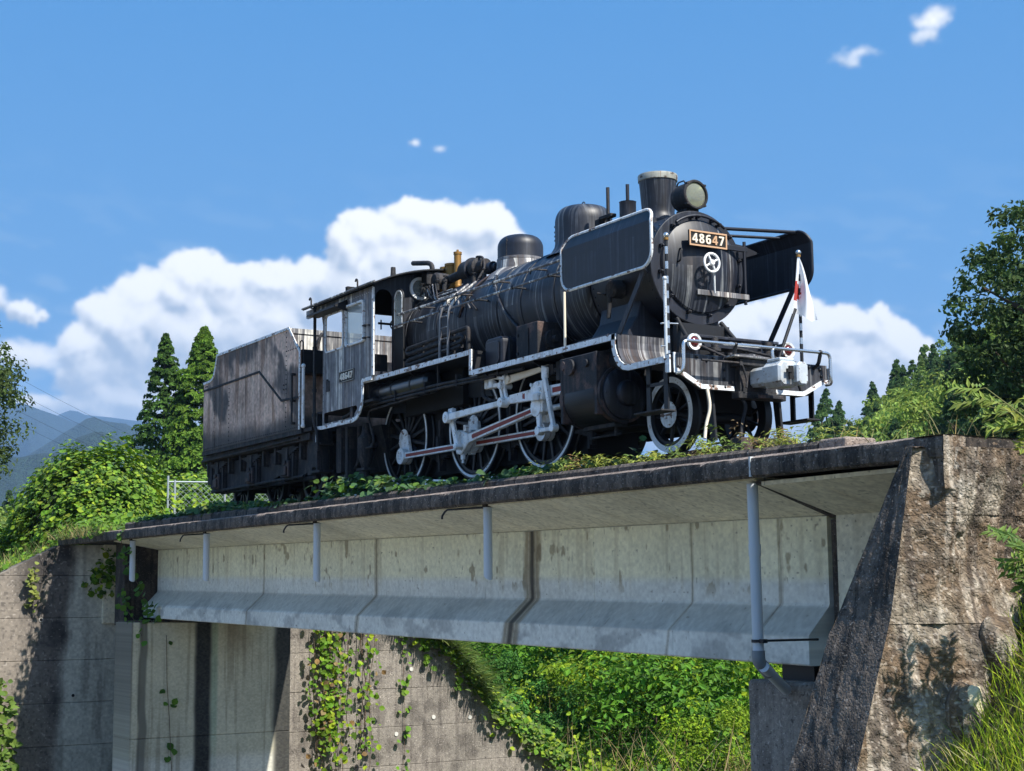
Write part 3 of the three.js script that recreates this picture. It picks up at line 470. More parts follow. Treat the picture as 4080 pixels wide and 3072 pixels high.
// ---------------------------------------------------------------- the locomotive, front towards +x, its right side towards +z
const loco = thing('steam_locomotive', 'black weathered steam locomotive with white trim and smoke deflectors, number 48647', 'steam locomotive', [0, 0, 0]);
const font = await new FontLoader().loadAsync('fonts/droid/droid_sans_bold.typeface.json');
const BY = 2.41;                                            // boiler centre
{
  const L = loco;
  // boiler, smokebox, firebox
  const boiler = obj('boiler', latX([[0, -2.1], [0.77, -2.1], [0.79, -1.6], [0.79, 3.3], [0.75, 3.34]], BY, 0, 72), M.streaked, L);
  for (const x of [-1.95, -0.9, 0.02, 0.95, 1.62, 2.5]) obj('boiler_band', latX([[0.788, x - 0.03], [0.799, x - 0.028], [0.799, x + 0.028], [0.788, x + 0.03]], BY, 0, 72), M.streaked, boiler);
  const smokebox = obj('smokebox', latX([[0.7, 3.3], [0.735, 3.33], [0.735, 4.66], [0.745, 4.665], [0.745, 4.71], [0.735, 4.718], [0, 4.718]], BY, 0, 72), M.black, L);
  obj('rivet', Array.from({ length: 40 }, (_, i) => { const a = i / 40 * 2 * Math.PI; return [ball(4.62, BY + 0.735 * Math.cos(a), 0.735 * Math.sin(a), 0.014, 6, 4), ball(3.4, BY + 0.735 * Math.cos(a), 0.735 * Math.sin(a), 0.014, 6, 4)]; }), M.black, smokebox).userData.kind = 'stuff';
  const dy = 2.43;                                          // smokebox door
  const door = obj('smokebox_door', latX([[0.605, 4.71], [0.615, 4.73], [0.6, 4.755], [0.57, 4.77], [0.45, 4.815], [0.3, 4.845], [0.15, 4.862], [0, 4.866]], dy, -0.02, 72), M.streaked, L);
  for (let i = 0; i < 12; i++) { const a = i / 12 * 2 * Math.PI + 0.2; obj('door_clip', [bx(4.718, 4.775, dy + 0.645 * Math.cos(a) - 0.02, dy + 0.645 * Math.cos(a) + 0.02, 0.645 * Math.sin(a) - 0.04, 0.645 * Math.sin(a) + 0.0), ball(4.785, dy + 0.645 * Math.cos(a), 0.645 * Math.sin(a) - 0.02, 0.017, 6, 5)], i % 4 === 1 ? M.rustBlock : M.black, door); }
  obj('hinge_strap', [bx(4.83, 4.862, 2.03, 2.1, -0.72, 0.12, 0.006)], M.cab, door); obj('hinge_strap', [bx(4.815, 4.85, 2.665, 2.73, -0.72, -0.2, 0.006)], M.black, door);
  obj('hinge_pin', rod([4.83, 1.97, -0.68], [4.83, 2.8, -0.68], 0.022), M.black, door);
  const wheel = obj('hand_wheel', [new THREE.TorusGeometry(0.118, 0.017, 10, 36).rotateY(Math.PI / 2).translate(5.0, 2.425, -0.005), ...[0.5, 2.07, 3.64, 5.2].map((a) => rod([5.0, 2.425, -0.005], [5.0, 2.425 + 0.115 * Math.cos(a), -0.005 + 0.115 * Math.sin(a)], 0.015, 0.012, 8)), discX(2.425, -0.005, 0.035, 4.98, 5.03, 14)], M.whiteClean, door);
  obj('spindle', rod([4.85, 2.425, -0.005], [5.0, 2.425, -0.005], 0.022), M.blackPlain, wheel);
  obj('door_lever', rod([4.97, 2.35, -0.06], [4.9, 2.06, -0.12], 0.016, 0.012, 8), M.whiteClean, door);
  obj('grab_handle', pipe([[4.8, 2.6, 0.36], [4.88, 2.6, 0.37], [4.88, 2.43, 0.4], [4.8, 2.43, 0.4]], 0.012, 8, 0.04), M.blackPlain, door);
  { const a0 = -0.62, a1 = 0.62, P = []; for (let i = 0; i <= 24; i++) { const a = mix(a0, a1, i / 24); P.push([4.8, BY + 0.665 * Math.cos(a), 0.665 * Math.sin(a)]); } const h = obj('handrail', pipe(P, 0.018, 10, 0), M.black, L); for (const a of [-0.5, 0, 0.5]) obj('rail_post', rod([4.71, BY + 0.665 * Math.cos(a), 0.665 * Math.sin(a)], [4.81, BY + 0.665 * Math.cos(a), 0.665 * Math.sin(a)], 0.022), M.black, h); }
  // number plates
  const plate = (parent, w, h, place, th, name, numMat, rimMat) => {
    const P = obj(name, place(new THREE.BoxGeometry(w, h, th)), M.dark, parent);
    const rim = [[-w / 2, w / 2, h / 2 - 0.02, h / 2], [-w / 2, w / 2, -h / 2, -h / 2 + 0.02], [-w / 2, -w / 2 + 0.02, -h / 2 + 0.02, h / 2 - 0.02], [w / 2 - 0.02, w / 2, -h / 2 + 0.02, h / 2 - 0.02]].map(([a, b, c, d]) => place(bx(a, b, c, d, th / 2, th / 2 + 0.012)));
    obj('plate_rim', rim, rimMat, P);
    [...'48647'].forEach((ch, i) => { const g = new TextGeometry(ch, { font, size: h * 0.6, depth: 0.014, curveSegments: 5 }); g.computeBoundingBox(); const bb = g.boundingBox, sl = (w - 0.07) / 5; g.translate(-(bb.min.x + bb.max.x) / 2, -(bb.min.y + bb.max.y) / 2, th / 2); g.scale(Math.min(1, sl * 0.86 / (bb.max.x - bb.min.x)), 1, 1); obj('numeral', place(g.translate(-w / 2 + 0.035 + sl * (i + 0.5), 0, 0)), ch === '4' && i === 3 ? M.copper : numMat, P); });
  };
  plate(L, 0.6, 0.2, (g) => g.rotateY(Math.PI / 2).translate(4.93, 2.735, 0.0), 0.02, 'front_number_plate', M.letter, M.copper);
  for (const z of [0.16, -0.2]) obj('plate_bracket', bx(4.72, 4.92, 2.72, 2.75, z, z + 0.04), M.blackPlain, L);
  // chimney, headlamp, domes
  const ch = obj('chimney', lat([[0.34, 3.08], [0.31, 3.14], [0.25, 3.19], [0.222, 3.26], [0.215, 3.3], [0.222, 3.36], [0.25, 3.72], [0.252, 3.73]], 3.9, 0, 44), M.streaked, L);
  obj('chimney_cap', lat([[0.25, 3.725], [0.264, 3.73], [0.268, 3.8], [0.262, 3.815], [0.23, 3.815], [0.225, 3.6]], 3.9, 0, 44), std({ map: T.white, color: 0xa9a79c, roughness: 0.6 }), ch); obj('chimney_base', lat([[0.4, 3.06], [0.37, 3.115], [0.3, 3.165], [0.26, 3.175], [0.24, 3.2]], 3.9, 0, 40), M.grime, ch);
  const hl = obj('headlamp', [latX([[0, 4.36], [0.13, 4.37], [0.172, 4.4], [0.18, 4.44], [0.18, 4.66], [0.196, 4.665], [0.196, 4.72], [0.185, 4.73], [0.165, 4.73], [0.165, 4.69]], 3.375, 0, 44), lat([[0.025, 3.14], [0.025, 3.2]], 4.55, 0.09), lat([[0.02, 3.1], [0.02, 3.22]], 4.62, -0.09)], M.grime, L);
  obj('lamp_lens', latX([[0.165, 4.702], [0.12, 4.722], [0.06, 4.732], [0, 4.735]], 3.375, 0, 40), M.lens, hl); obj('reflector', latX([[0.16, 4.69], [0.12, 4.6], [0.06, 4.54], [0, 4.53]], 3.375, 0, 32), std({ color: 0xb8b8a0, metalness: 0.8, roughness: 0.25 }), hl);
  obj('lamp_bracket', [bx(4.42, 4.64, 3.13, 3.2, -0.1, 0.1, 0.01)], M.grime, hl); obj('lamp_handle', pipe([[4.42, 3.53, 0.08], [4.45, 3.58, 0.08], [4.58, 3.58, 0.08], [4.6, 3.54, 0.08]], 0.01, 6, 0.03), M.grime, hl);
  for (let i = 0; i < 4; i++) { const a = i * 1.57 + 0.8; obj('lamp_clip', bx(4.68, 4.735, 3.375 + 0.19 * Math.sin(a) - 0.012, 3.375 + 0.19 * Math.sin(a) + 0.012, 0.19 * Math.cos(a) - 0.02, 0.19 * Math.cos(a) + 0.02), M.grime, hl); }
  const domeProf = (r, y0, y1, top) => { const o = [[r + 0.14, y0 - 0.02], [r + 0.06, y0 + 0.05], [r + 0.012, y0 + 0.13], [r, y0 + 0.2], [r, y1]]; for (let i = 1; i <= 9; i++) { const a = i / 9 * Math.PI / 2; o.push([(r - 0.17) + 0.17 * Math.cos(a), y1 + (top - 0.035 - y1) * Math.sin(a)]); } o.push([(r - 0.17) * 0.5, top - 0.008], [0, top]); return o; };
  const sd = obj('steam_dome', lat(domeProf(0.415, 3.05, 3.54, 3.8), 2.11, 0, 56), M.streaked, L);
  obj('lifting_eye', new THREE.TorusGeometry(0.035, 0.008, 6, 16).translate(2.11, 3.82, 0), M.blackPlain, sd); for (const a of [2.2, 2.5, 2.8]) for (const y of [3.3, 3.36, 3.42, 3.5]) obj('rivet', ball(2.11 + 0.415 * Math.cos(a), y, 0.415 * Math.sin(a), 0.015, 6, 4), M.black, sd);
  const nd = obj('sand_dome', lat(domeProf(0.35, 3.04, 3.52, 3.735), 0.36, 0, 52), M.black, L); obj('dome_band', lat([[0.352, 3.3], [0.362, 3.305], [0.362, 3.34], [0.352, 3.345]], 0.36, 0, 52), M.cab, nd); obj('dome_base', lat([[0.56, 2.98], [0.47, 3.1], [0.372, 3.17], [0.36, 3.3]], 0.36, 0, 52), M.cab, nd);
  obj('dome_ladder', [0, 1, 2, 3, 4].map((k) => ball(0.36 + 0.3 * 0.42, 3.34 + k * 0.06, 0.315, 0.016, 6, 5)).concat(rod([0.485, 3.3, 0.325], [0.485, 3.64, 0.32], 0.008)), M.grime, nd);
  // boiler-top fittings
  const pot = obj('sand_pot', lat([[0.0, 3.38], [0.115, 3.38], [0.115, 3.6], [0.12, 3.61], [0.0, 3.62]], 3.2, 0), M.black, L); obj('pot_pipe', rod([3.2, 3.6, 0], [3.2, 3.86, 0], 0.026), M.black, pot); obj('pot_leg', rod([3.2, 3.1, 0], [3.2, 3.4, 0], 0.05), M.black, pot);
  obj('vent_pipe', [rod([2.87, 3.1, 0.1], [2.87, 3.88, 0.1], 0.026), bx(2.7, 3.0, 3.44, 3.49, 0.05, 0.15, 0.01), bx(2.62, 2.72, 3.3, 3.46, 0.02, 0.16, 0.01)], M.grime, L);
  const sv = (x, r, y0, y1, m) => lat([[0, y0], [r * 0.8, y0], [r * 0.8, y0 + 0.1], [r * 1.1, y0 + 0.11], [r * 1.1, y0 + 0.15], [r, y0 + 0.16], [r, y1 - 0.04], [r * 1.15, y1 - 0.04], [r * 1.15, y1], [0, y1]], x, 0.05, 20);
  obj('safety_valve', sv(-1.93, 0.085, 3.12, 3.64), M.brass, L); obj('safety_valve', sv(-1.73, 0.1, 3.12, 3.66), M.brass, L); obj('whistle', [sv(-1.52, 0.06, 3.12, 3.82), lat([[0.02, 3.82], [0.02, 3.86]], -1.52, 0.05)], M.brass, L);
  obj('exhaust_pipe', pipe([[-2.8, 3.86, 0.2], [-2.24, 3.76, 0.2], [-2.12, 3.7, 0.2], [-2.1, 3.3, 0.2]], 0.042, 12, 0.12), M.grime, L);
  const dyn = obj('turbo_generator', [latX([[0, -0.98], [0.15, -0.97], [0.165, -0.93], [0.165, -0.72], [0.13, -0.7], [0.13, -0.66], [0.15, -0.65], [0.15, -0.5], [0.1, -0.47], [0.1, -0.3], [0, -0.3]], 3.37, 0.22, 24), bx(-0.9, -0.5, 3.14, 3.25, 0.14, 0.3)], M.grime, L);
  obj('generator_flange', [discX(3.37, 0.22, 0.185, -0.71, -0.68), discX(3.3, 0.2, 0.09, -0.28, -0.1), discX(3.29, 0.2, 0.06, -0.1, 0.0)], M.black, dyn); obj('generator_pipe', [pipe([[-0.6, 3.5, 0.22], [-0.6, 3.55, 0.22], [-0.35, 3.5, 0.25], [-0.2, 3.3, 0.3], [-0.2, 3.05, 0.45]], 0.02, 8, 0.1)], M.grime, dyn);
  const vb = obj('steam_manifold', [bx(-2.02, -1.82, 3.3, 3.52, 0.33, 0.46, 0.02), latZ([[0, 0.2], [0.12, 0.2], [0.13, 0.25], [0.13, 0.42], [0.1, 0.45], [0, 0.46]], -1.6, 3.33, 20), rod([-1.5, 3.3, 0.3], [-0.95, 3.33, 0.3], 0.07), rod([-1.9, 3.1, 0.4], [-1.9, 3.35, 0.4], 0.03)], M.grime, L);
  for (const [x, y, z] of [[-1.9, 3.2, 0.5], [-1.7, 3.12, 0.52], [-1.42, 3.18, 0.48], [-1.15, 3.12, 0.5], [-0.3, 3.1, 0.45], [-0.05, 3.12, 0.4], [-1.3, 3.24, 0.4]]) obj('valve', [lat([[0, y - 0.05], [0.035, y - 0.05], [0.035, y + 0.05], [0, y + 0.06]], x, z, 12), rod([x, y + 0.05, z], [x, y + 0.11, z], 0.012), new THREE.TorusGeometry(0.035, 0.008, 6, 14).rotateX(Math.PI / 2).translate(x, y + 0.11, z)], M.grime, vb);
  for (let k = 0; k < 6; k++) { const a = 0.62 + 0.07 * k, r = 0.81, P = [[-1.95 + 0.1 * k, BY + 0.95 * Math.cos(0.5), 0.5], [-1.8 + 0.15 * k, BY + r * Math.cos(a), r * Math.sin(a)], [-0.9 + 0.14 * k, BY + r * Math.cos(a), r * Math.sin(a)], [-0.6 + 0.2 * k, BY + r * Math.cos(a + 0.5), r * Math.sin(a + 0.5)]]; obj('oil_pipe', pipe(P, 0.014, 7, 0.1), k % 2 ? M.grime : M.cab, L); }
  // handrails along the boiler, and the pipe across its side
  const hr = obj('handrail', rod([-2.0, 2.585, 0.98], [3.45, 2.575, 0.98], 0.017), M.cab, L); for (const x of [-1.4, -0.4, 0.7, 1.75, 2.7]) obj('rail_post', [rod([x, 2.58, 0.76], [x, 2.58, 1.0], 0.014), ball(x, 2.58, 0.98, 0.028)], M.grime, hr);
  const hr2 = obj('pipe_run', rod([-1.9, 2.765, 0.95], [3.45, 2.735, 0.98], 0.02), M.cab, L); for (const x of [-1.1, 0.1, 1.2, 2.2]) obj('pipe_clip', [rod([x, 2.78, 0.6], [x, 2.76, 0.97], 0.013), ball(x, 2.755, 0.965, 0.03), rod([x, 2.76, 0.95], [x + 0.05, 2.68, 1.0], 0.01)], M.grime, hr2);
  { const P = []; for (let i = 0; i <= 12; i++) { const t = i / 12, a = mix(0.75, 2.05, t); P.push([0.55 + 0.95 * t, BY + 0.805 * Math.cos(a), 0.805 * Math.sin(a)]); } obj('feed_pipe', pipe(P, 0.028, 9, 0), M.streaked, L); }
  { const P = []; for (let i = 0; i <= 12; i++) { const t = i / 12, a = mix(0.3, 1.5, t); P.push([0.35 - 0.5 * t, BY + 0.805 * Math.cos(a), 0.805 * Math.sin(a)]); } obj('sand_pipe', pipe(P, 0.022, 9, 0), M.rustBlock, L); }
  const lad = obj('ladder', [pipe([[-0.28, 1.79, 1.06], [-0.28, 2.55, 1.04], [-0.26, 2.72, 0.94], [-0.2, 3.0, 0.6]], 0.022, 6, 0.1), pipe([[-0.02, 1.79, 1.06], [-0.02, 2.55, 1.04], [0, 2.72, 0.94], [0.04, 3.0, 0.6]], 0.022, 6, 0.1)], M.cab, L);
  for (const y of [1.95, 2.12, 2.29, 2.46, 2.62]) obj('rung', rod([-0.28, y, 1.04], [-0.02, y, 1.04], 0.013), M.cab, lad);
  const coil = obj('cooling_coil', [pipe([[0.5, 1.8, 1.0], [0.5, 2.2, 1.0], [-1.42, 2.145, 1.0], [-1.5, 2.1, 1.0], [-1.42, 2.055, 1.0], [0.3, 2.1, 1.0], [0.38, 2.06, 1.0], [0.3, 2.015, 1.0], [-1.4, 1.96, 1.0], [-1.5, 1.92, 1.0], [-1.42, 1.88, 1.0], [0.3, 1.95, 1.0]], 0.033, 10, 0.06)], M.grime, L);
  for (const x of [-1.0, 0.0]) obj('coil_clip', bx(x - 0.015, x + 0.015, 1.85, 2.2, 0.95, 0.985), M.grime, coil);
  obj('firebox', [bx(-2.1, -0.2, 1.15, 2.2, -0.7, 0.7), bx(-0.2, 3.5, 1.2, 1.75, -0.45, 0.45)], M.dark, L);
  obj('saddle', [ex([[-0.62, 1.35], [0.86, 1.42], [0.8, 1.6], [0.66, 1.8], [0.6, 2.05], [0.5, 2.3], [-0.5, 2.3], [-0.6, 2.05], [-0.66, 1.8], [-0.8, 1.6], [-0.86, 1.42]], 3.42, 4.3, [], 0.01)], M.black, L);
  obj('check_valve', [latZ([[0, 0.7], [0.12, 0.7], [0.12, 0.86], [0.1, 0.88], [0, 0.885]], 4.0, 2.18, 20), rod([3.98, 2.1, 0.86], [3.96, 1.8, 0.88], 0.03), rod([3.9, 2.12, 0.88], [3.75, 2.16, 0.9], 0.014)], M.grime, L);
  // running boards with white edges
  const rb = obj('running_board', [bx(-2.6, 1.0, 1.715, 1.772, 0.55, 1.235), bx(-2.6, 1.0, 1.715, 1.772, -1.235, -0.55), bx(0.99, 4.66, 1.41, 1.466, 0.5, 1.235), bx(0.99, 4.66, 1.41, 1.466, -1.235, -0.5), bx(0.985, 1.01, 1.42, 1.76, 0.55, 1.235), bx(0.985, 1.01, 1.42, 1.76, -1.235, -0.55)], M.blackPlain, L);
  const curve = [[4.66, 1.46], [4.655, 1.37], [4.665, 1.28], [4.7, 1.19], [4.76, 1.11], [4.84, 1.06], [4.93, 1.04], [5.66, 1.04]];
  obj('apron', [ez(stripPts(curve.slice(0, 7), 0.012), 0.42, 1.236), ez(stripPts(curve.slice(0, 7), 0.012), -1.236, -0.42)], std({ map: T.cab, color: 0xb4b4b8, roughness: 0.32, metalness: 0.2 }), L);
  obj('front_platform', [bx(4.92, 5.69, 1.0, 1.04, -1.236, 1.236)], M.grime, L);
  for (const s of [1, -1]) {
    const z0 = s > 0 ? 1.236 : -1.256, z1 = s > 0 ? 1.256 : -1.236;
    const vs = obj('white_edging', [ez([[-2.6, 1.706], [0.96, 1.706], [0.96, 1.776], [-2.6, 1.776]], z0, z1), ez([[0.962, 1.41], [1.03, 1.41], [1.03, 1.78], [0.962, 1.78]], z0, z1), ez([[1.032, 1.398], [4.64, 1.398], [4.64, 1.472], [1.032, 1.472]], z0, z1)], M.white, L);
    obj('white_edging', [ez(stripPts(curve.map(([x, y]) => [x - 0.025, y + 0.012]), -0.075), z0, z1), ez([[5.66, 0.85], [5.745, 0.85], [5.745, 1.06], [5.66, 1.06]], z0, z1)], M.white, L);
  }
  for (const x of [-2.2, -1.0, 1.3, 2.6, 3.3]) obj('board_bracket', [ex([[0.55, 1.1], [0.6, 1.1], [1.18, 1.38], [1.18, 1.41], [0.55, 1.41]].map(([z, y]) => [z, y + (x < 1 ? 0.3 : 0)]), x - 0.015, x + 0.015)], M.blackPlain, L);
  // boxes on the board
  const b1 = obj('oil_box', [ez(rrect(1.02, 1.5, 1.48, 1.93, 0.08), 0.62, 1.02, [], 0.02)], M.black, L); obj('box_cover', ez(rrect(1.08, 1.44, 1.54, 1.87, 0.06), 1.02, 1.04, [], 0.008), M.black, b1); for (const z of [0.7, 0.85]) obj('box_strap', ez(rrect(1.01, 1.51, 1.47, 1.94, 0.08), z, z + 0.04, [rrect(1.03, 1.49, 1.49, 1.92, 0.07).reverse()]), M.grime, b1);
  const b2 = obj('tool_box', [bx(1.86, 2.42, 1.47, 2.0, 0.55, 1.0, 0.015)], M.rustBlock, L); obj('box_door', [bx(1.93, 2.2, 1.53, 1.93, 1.0, 1.015)], M.grime, b2); obj('box_hinge', [bx(1.9, 1.95, 1.58, 1.62, 1.015, 1.03), bx(1.9, 1.95, 1.84, 1.88, 1.015, 1.03)], M.grime, b2); obj('box_fitting', [discX(1.75, 0.78, 0.13, 2.42, 2.5), rod([2.5, 1.75, 0.78], [2.6, 1.75, 0.78], 0.05), bx(2.42, 2.6, 1.48, 1.6, 0.6, 0.8)], M.grime, b2);
  obj('stack_pipe', rod([3.45, 1.46, 1.22], [3.45, 2.2, 1.22], 0.018), M.letter, L);
  obj('board_clutter', [ez([[3.5, 1.466], [4.3, 1.466], [4.2, 1.53], [3.7, 1.53]], 0.85, 1.0), rod([3.6, 1.5, 1.1], [4.2, 1.52, 1.05], 0.03)], M.black, L);
  // smoke deflectors
  for (const s of [1, -1]) {
    const sh = ez(rrect(3.47, 5.46, 2.185, 2.905, 0.2, 8), -0.006, 0.006), p = sh.attributes.position;
    const cut = sh.index ? sh.toNonIndexed() : sh;
    const fold = (g) => { const q = g.attributes.position; for (let i = 0; i < q.count; i++) { const y = q.getY(i); let d = 0; if (y > 2.74) d = (y - 2.74) * 0.42; q.setZ(i, s * (1.27 - d) + q.getZ(i)); } g.computeVertexNormals(); return g; };
    const grid = (y0, y1) => { const P = rrect(3.47, 5.46, 2.185, 2.905, 0.2, 8), c = clipY(P, y0, y1); return fold(ez(c, -0.006, 0.006)); };
    const d = obj('smoke_deflector', [grid(2.1, 2.74), grid(2.74, 3)], M.black, L);
    const P = rrect(3.47, 5.46, 2.185, 2.905, 0.2, 8).map(([x, y]) => [x, y, s * (1.27 - (y > 2.74 ? (y - 2.74) * 0.42 : 0))]);
    const cut2 = []; for (let i = 0; i < P.length; i++) { const a = P[i], b = P[(i + 1) % P.length]; cut2.push(a); if ((a[1] - 2.74) * (b[1] - 2.74) < 0) cut2.push([mix(a[0], b[0], (2.74 - a[1]) / (b[1] - a[1])), 2.74, s * 1.27]); }
    obj('deflector_rim', pipe([...cut2, cut2[0]], 0.021, 8, 0), s > 0 ? M.white : M.black, d);
    obj('deflector_stay', bar(5.2, 2.2, 4.62, 1.45, 0.085, 0.085, s > 0 ? 1.18 : -1.2, s > 0 ? 1.2 : -1.18), M.black, d); obj('deflector_stay', rod([4.45, 2.95, s * 0.5], [4.95, 2.88, s * 1.2], 0.02), M.black, d); obj('deflector_stay', rod([3.75, 2.7, s * 0.68], [3.75, 2.7, s * 1.27], 0.025), M.black, d); obj('deflector_gusset', ex([[s * 0.58, 2.86], [s * 0.7, 2.6], [s * 1.2, 2.76], [s * 0.9, 2.84]], 4.5, 4.52), M.black, d);
  }
  obj('deflector_cross_bar', [rod([4.62, 3.0, -0.45], [5.25, 2.9, -1.2], 0.024)], M.black, L);
  // cylinders
  for (const s of [1, -1]) {
    const zz = (a, b) => s > 0 ? [a, b] : [-b, -a];
    const cy = obj('cylinder', [latX([[0, 3.42], [0.36, 3.42], [0.36, 4.3], [0.37, 4.31], [0.37, 4.36], [0, 4.36]], 0.77, s * 0.94, 40), ez([[3.48, 0.8], [4.28, 0.8], [4.3, 1.3], [3.48, 1.3]], ...zz(0.5, 1.305), [], 0.015), bx(3.46, 3.52, 0.45, 1.3, ...zz(0.6, 1.31), 0.01), bx(4.24, 4.3, 0.5, 1.3, ...zz(0.6, 1.31), 0.01)], M.rustBlock, L);
    obj('cylinder_cover', [latX([[0.33, 4.36], [0.33, 4.4], [0.28, 4.43], [0.17, 4.44], [0.15, 4.5], [0.1, 4.53], [0, 4.53]], 0.77, s * 0.94, 40), ...Array.from({ length: 12 }, (_, i) => ball(4.4, 0.77 + 0.3 * Math.sin(i * 0.5236), s * 0.94 + 0.3 * Math.cos(i * 0.5236), 0.022, 6, 5))], M.black, cy);
    obj('cylinder_shell', latX([[0.366, 3.55], [0.372, 3.56], [0.372, 4.22], [0.366, 4.23]], 0.77, s * 0.94, 40), M.blackPlain, cy);
    obj('valve_cap', [s > 0 ? discZ(3.72, 1.16, 0.105, 1.305, 1.35) : discZ(3.72, 1.16, 0.105, -1.35, -1.305), s > 0 ? discZ(4.08, 1.17, 0.05, 1.305, 1.34) : discZ(4.08, 1.17, 0.05, -1.34, -1.305), s > 0 ? discZ(3.54, 1.2, 0.06, 1.31, 1.33) : null], M.rustBlock, cy);
    obj('valve_chest', latX([[0, 3.1], [0.1, 3.1], [0.1, 3.3], [0.17, 3.32], [0.17, 4.44], [0.12, 4.5], [0, 4.5]], 1.2, s * 0.95, 24), M.grime, cy);
    obj('drain_cock', [rod([3.65, 0.4, s * 0.95], [3.65, 0.25, s * 0.95], 0.03), rod([4.2, 0.4, s * 0.95], [4.2, 0.25, s * 0.95], 0.03), rod([3.6, 0.27, s * 0.95], [4.3, 0.27, s * 0.95], 0.015), bx(3.6, 4.3, 0.36, 0.41, ...zz(0.85, 1.05))], M.grime, cy);
  }
  // frame
  obj('main_frame', [...[1, -1].map((s) => ez([[-4.4, 0.55], [-4.4, 1.15], [5.6, 1.15], [5.6, 0.75], [4.3, 0.75], [4.2, 0.35], [2.9, 0.35], [2.7, 0.6], [1.3, 0.6], [-0.7, 0.6], [-1.4, 0.6], [-3.2, 0.6], [-3.5, 0.5]], s > 0 ? 0.45 : -0.48, s > 0 ? 0.48 : -0.45)), bx(-4.3, 5.5, 0.9, 1.1, -0.45, 0.45), bx(-2.5, 3, 0.5, 0.7, -0.45, 0.45), bx(3.5, 4.3, 0.4, 1.35, -0.7, 0.7), bx(5.1, 5.16, 0.5, 1.0, -0.45, 0.45), bx(-2.2, 2.75, 0.16, 1.0, -0.42, 0.42), bx(2.75, 4.2, 0.5, 1.0, -0.42, 0.42)], M.dark, L);
  for (const x of [-1.15, 1.0, 3.05]) obj('leaf_spring', [0, 1, 2, 3].map((k) => bx(x - 0.45 + k * 0.1, x + 0.45 - k * 0.1, 0.46 - k * 0.025, 0.48 - k * 0.025, 0.5, 0.6)).concat(bx(x - 0.03, x + 0.03, 0.2, 0.5, 0.49, 0.61)), M.grime, L);
  // wheels
  const white = M.whiteClean;
  const spoked = (name, x, y, r, n, ring0, ring1, hub, hubWhite, s, cut) => {
    const zo = 0.622 * s, zi = 0.49 * s, Z = (a) => s * a, rev = (P) => s > 0 ? P : P.map(([a, b]) => [a, -b]).reverse();
    const tyre = latZ(rev([[r - 0.075, 0.495], [r + 0.028, 0.495], [r + 0.028, 0.52], [r + 0.004, 0.535], [r, 0.622], [r - 0.075, 0.622], [r - 0.085, 0.6], [r - 0.13, 0.6], [r - 0.13, 0.51], [r - 0.075, 0.495]]), x, y, 72);
    const w = obj(name, tyre, M.blackPlain, L);
    obj('tyre_ring', latZ(rev([[ring0, 0.623], [ring1, 0.623], [ring1, 0.627], [ring0, 0.627], [ring0, 0.623]]), x, y, 72), white, w);
    const za = Math.min(Z(0.53), Z(0.58)), zb = Math.max(Z(0.53), Z(0.58));
    for (let i = 0; i < n; i++) { const a = (i + 0.5) / n * 2 * Math.PI; obj('spoke', bar(x + hub * 0.8 * Math.cos(a), y + hub * 0.8 * Math.sin(a), x + (r - 0.12) * Math.cos(a), y + (r - 0.12) * Math.sin(a), r * 0.085, r * 0.06, za, zb, 0.008), M.blackPlain, w); }
    const h = obj('hub', latZ(rev([[0, 0.5], [hub, 0.5], [hub, 0.62], [hub - 0.02, 0.635], [0, 0.635]]), x, y, 32), M.blackPlain, w);
    if (hubWhite) obj('hub_disc', latZ(rev([[0, 0.636], [hubWhite, 0.636], [hubWhite, 0.642], [hubWhite * 0.7, 0.65], [0, 0.652]]), x, y, 36), s > 0 ? M.white : M.blackPlain, w);
    return w;
  };
  const axles = [-2.286, 0, 1.981], pin = [0.13, -0.29];
  for (const s of [1, -1]) {
    for (const x of axles) { const w = spoked('driving_wheel', x, 0.8, 0.8, 16, 0.735, 0.772, 0.13, 0.165, s); obj('counterweight', s > 0 ? ez([...Array.from({ length: 14 }, (_, i) => { const a = Math.PI * (0.2 + 0.55 * i / 13); return [x + 0.67 * Math.cos(a), 0.8 + 0.67 * Math.sin(a)]; })], 0.55, 0.615) : ez([...Array.from({ length: 14 }, (_, i) => { const a = Math.PI * (0.2 + 0.55 * i / 13); return [x + 0.67 * Math.cos(a), 0.8 + 0.67 * Math.sin(a)]; })], -0.615, -0.55), M.blackPlain, w); obj('axle', rod([x, 0.8, 0], [x, 0.8, s * 0.55], 0.09), M.blackPlain, w); }
    const pw = spoked('pilot_wheel', 4.877, 0.47, 0.47, 9, 0.395, 0.468, 0.11, 0.165, s); obj('axle', rod([4.877, 0.47, 0], [4.877, 0.47, s * 0.55], 0.08), M.blackPlain, pw);
  }
  // rods and valve gear, right-hand side painted white and red
  const fluted = (name, a, b, h0, h1, z, th, parent, inset = 0.1) => {
    const r = obj(name, bar(a[0], a[1], b[0], b[1], h0, h1, z, z + th), white, parent), l = Math.hypot(b[0] - a[0], b[1] - a[1]), ux = (b[0] - a[0]) / l, uy = (b[1] - a[1]) / l;
    obj('red_flute', bar(a[0] + ux * inset, a[1] + uy * inset, b[0] - ux * inset, b[1] - uy * inset, h0 * 0.48, h1 * 0.48, z + th - 0.004, z + th + 0.003, 0), M.red, r); return r;
  };
  const Pn = axles.map((x) => [x + pin[0], 0.8 + pin[1]]);
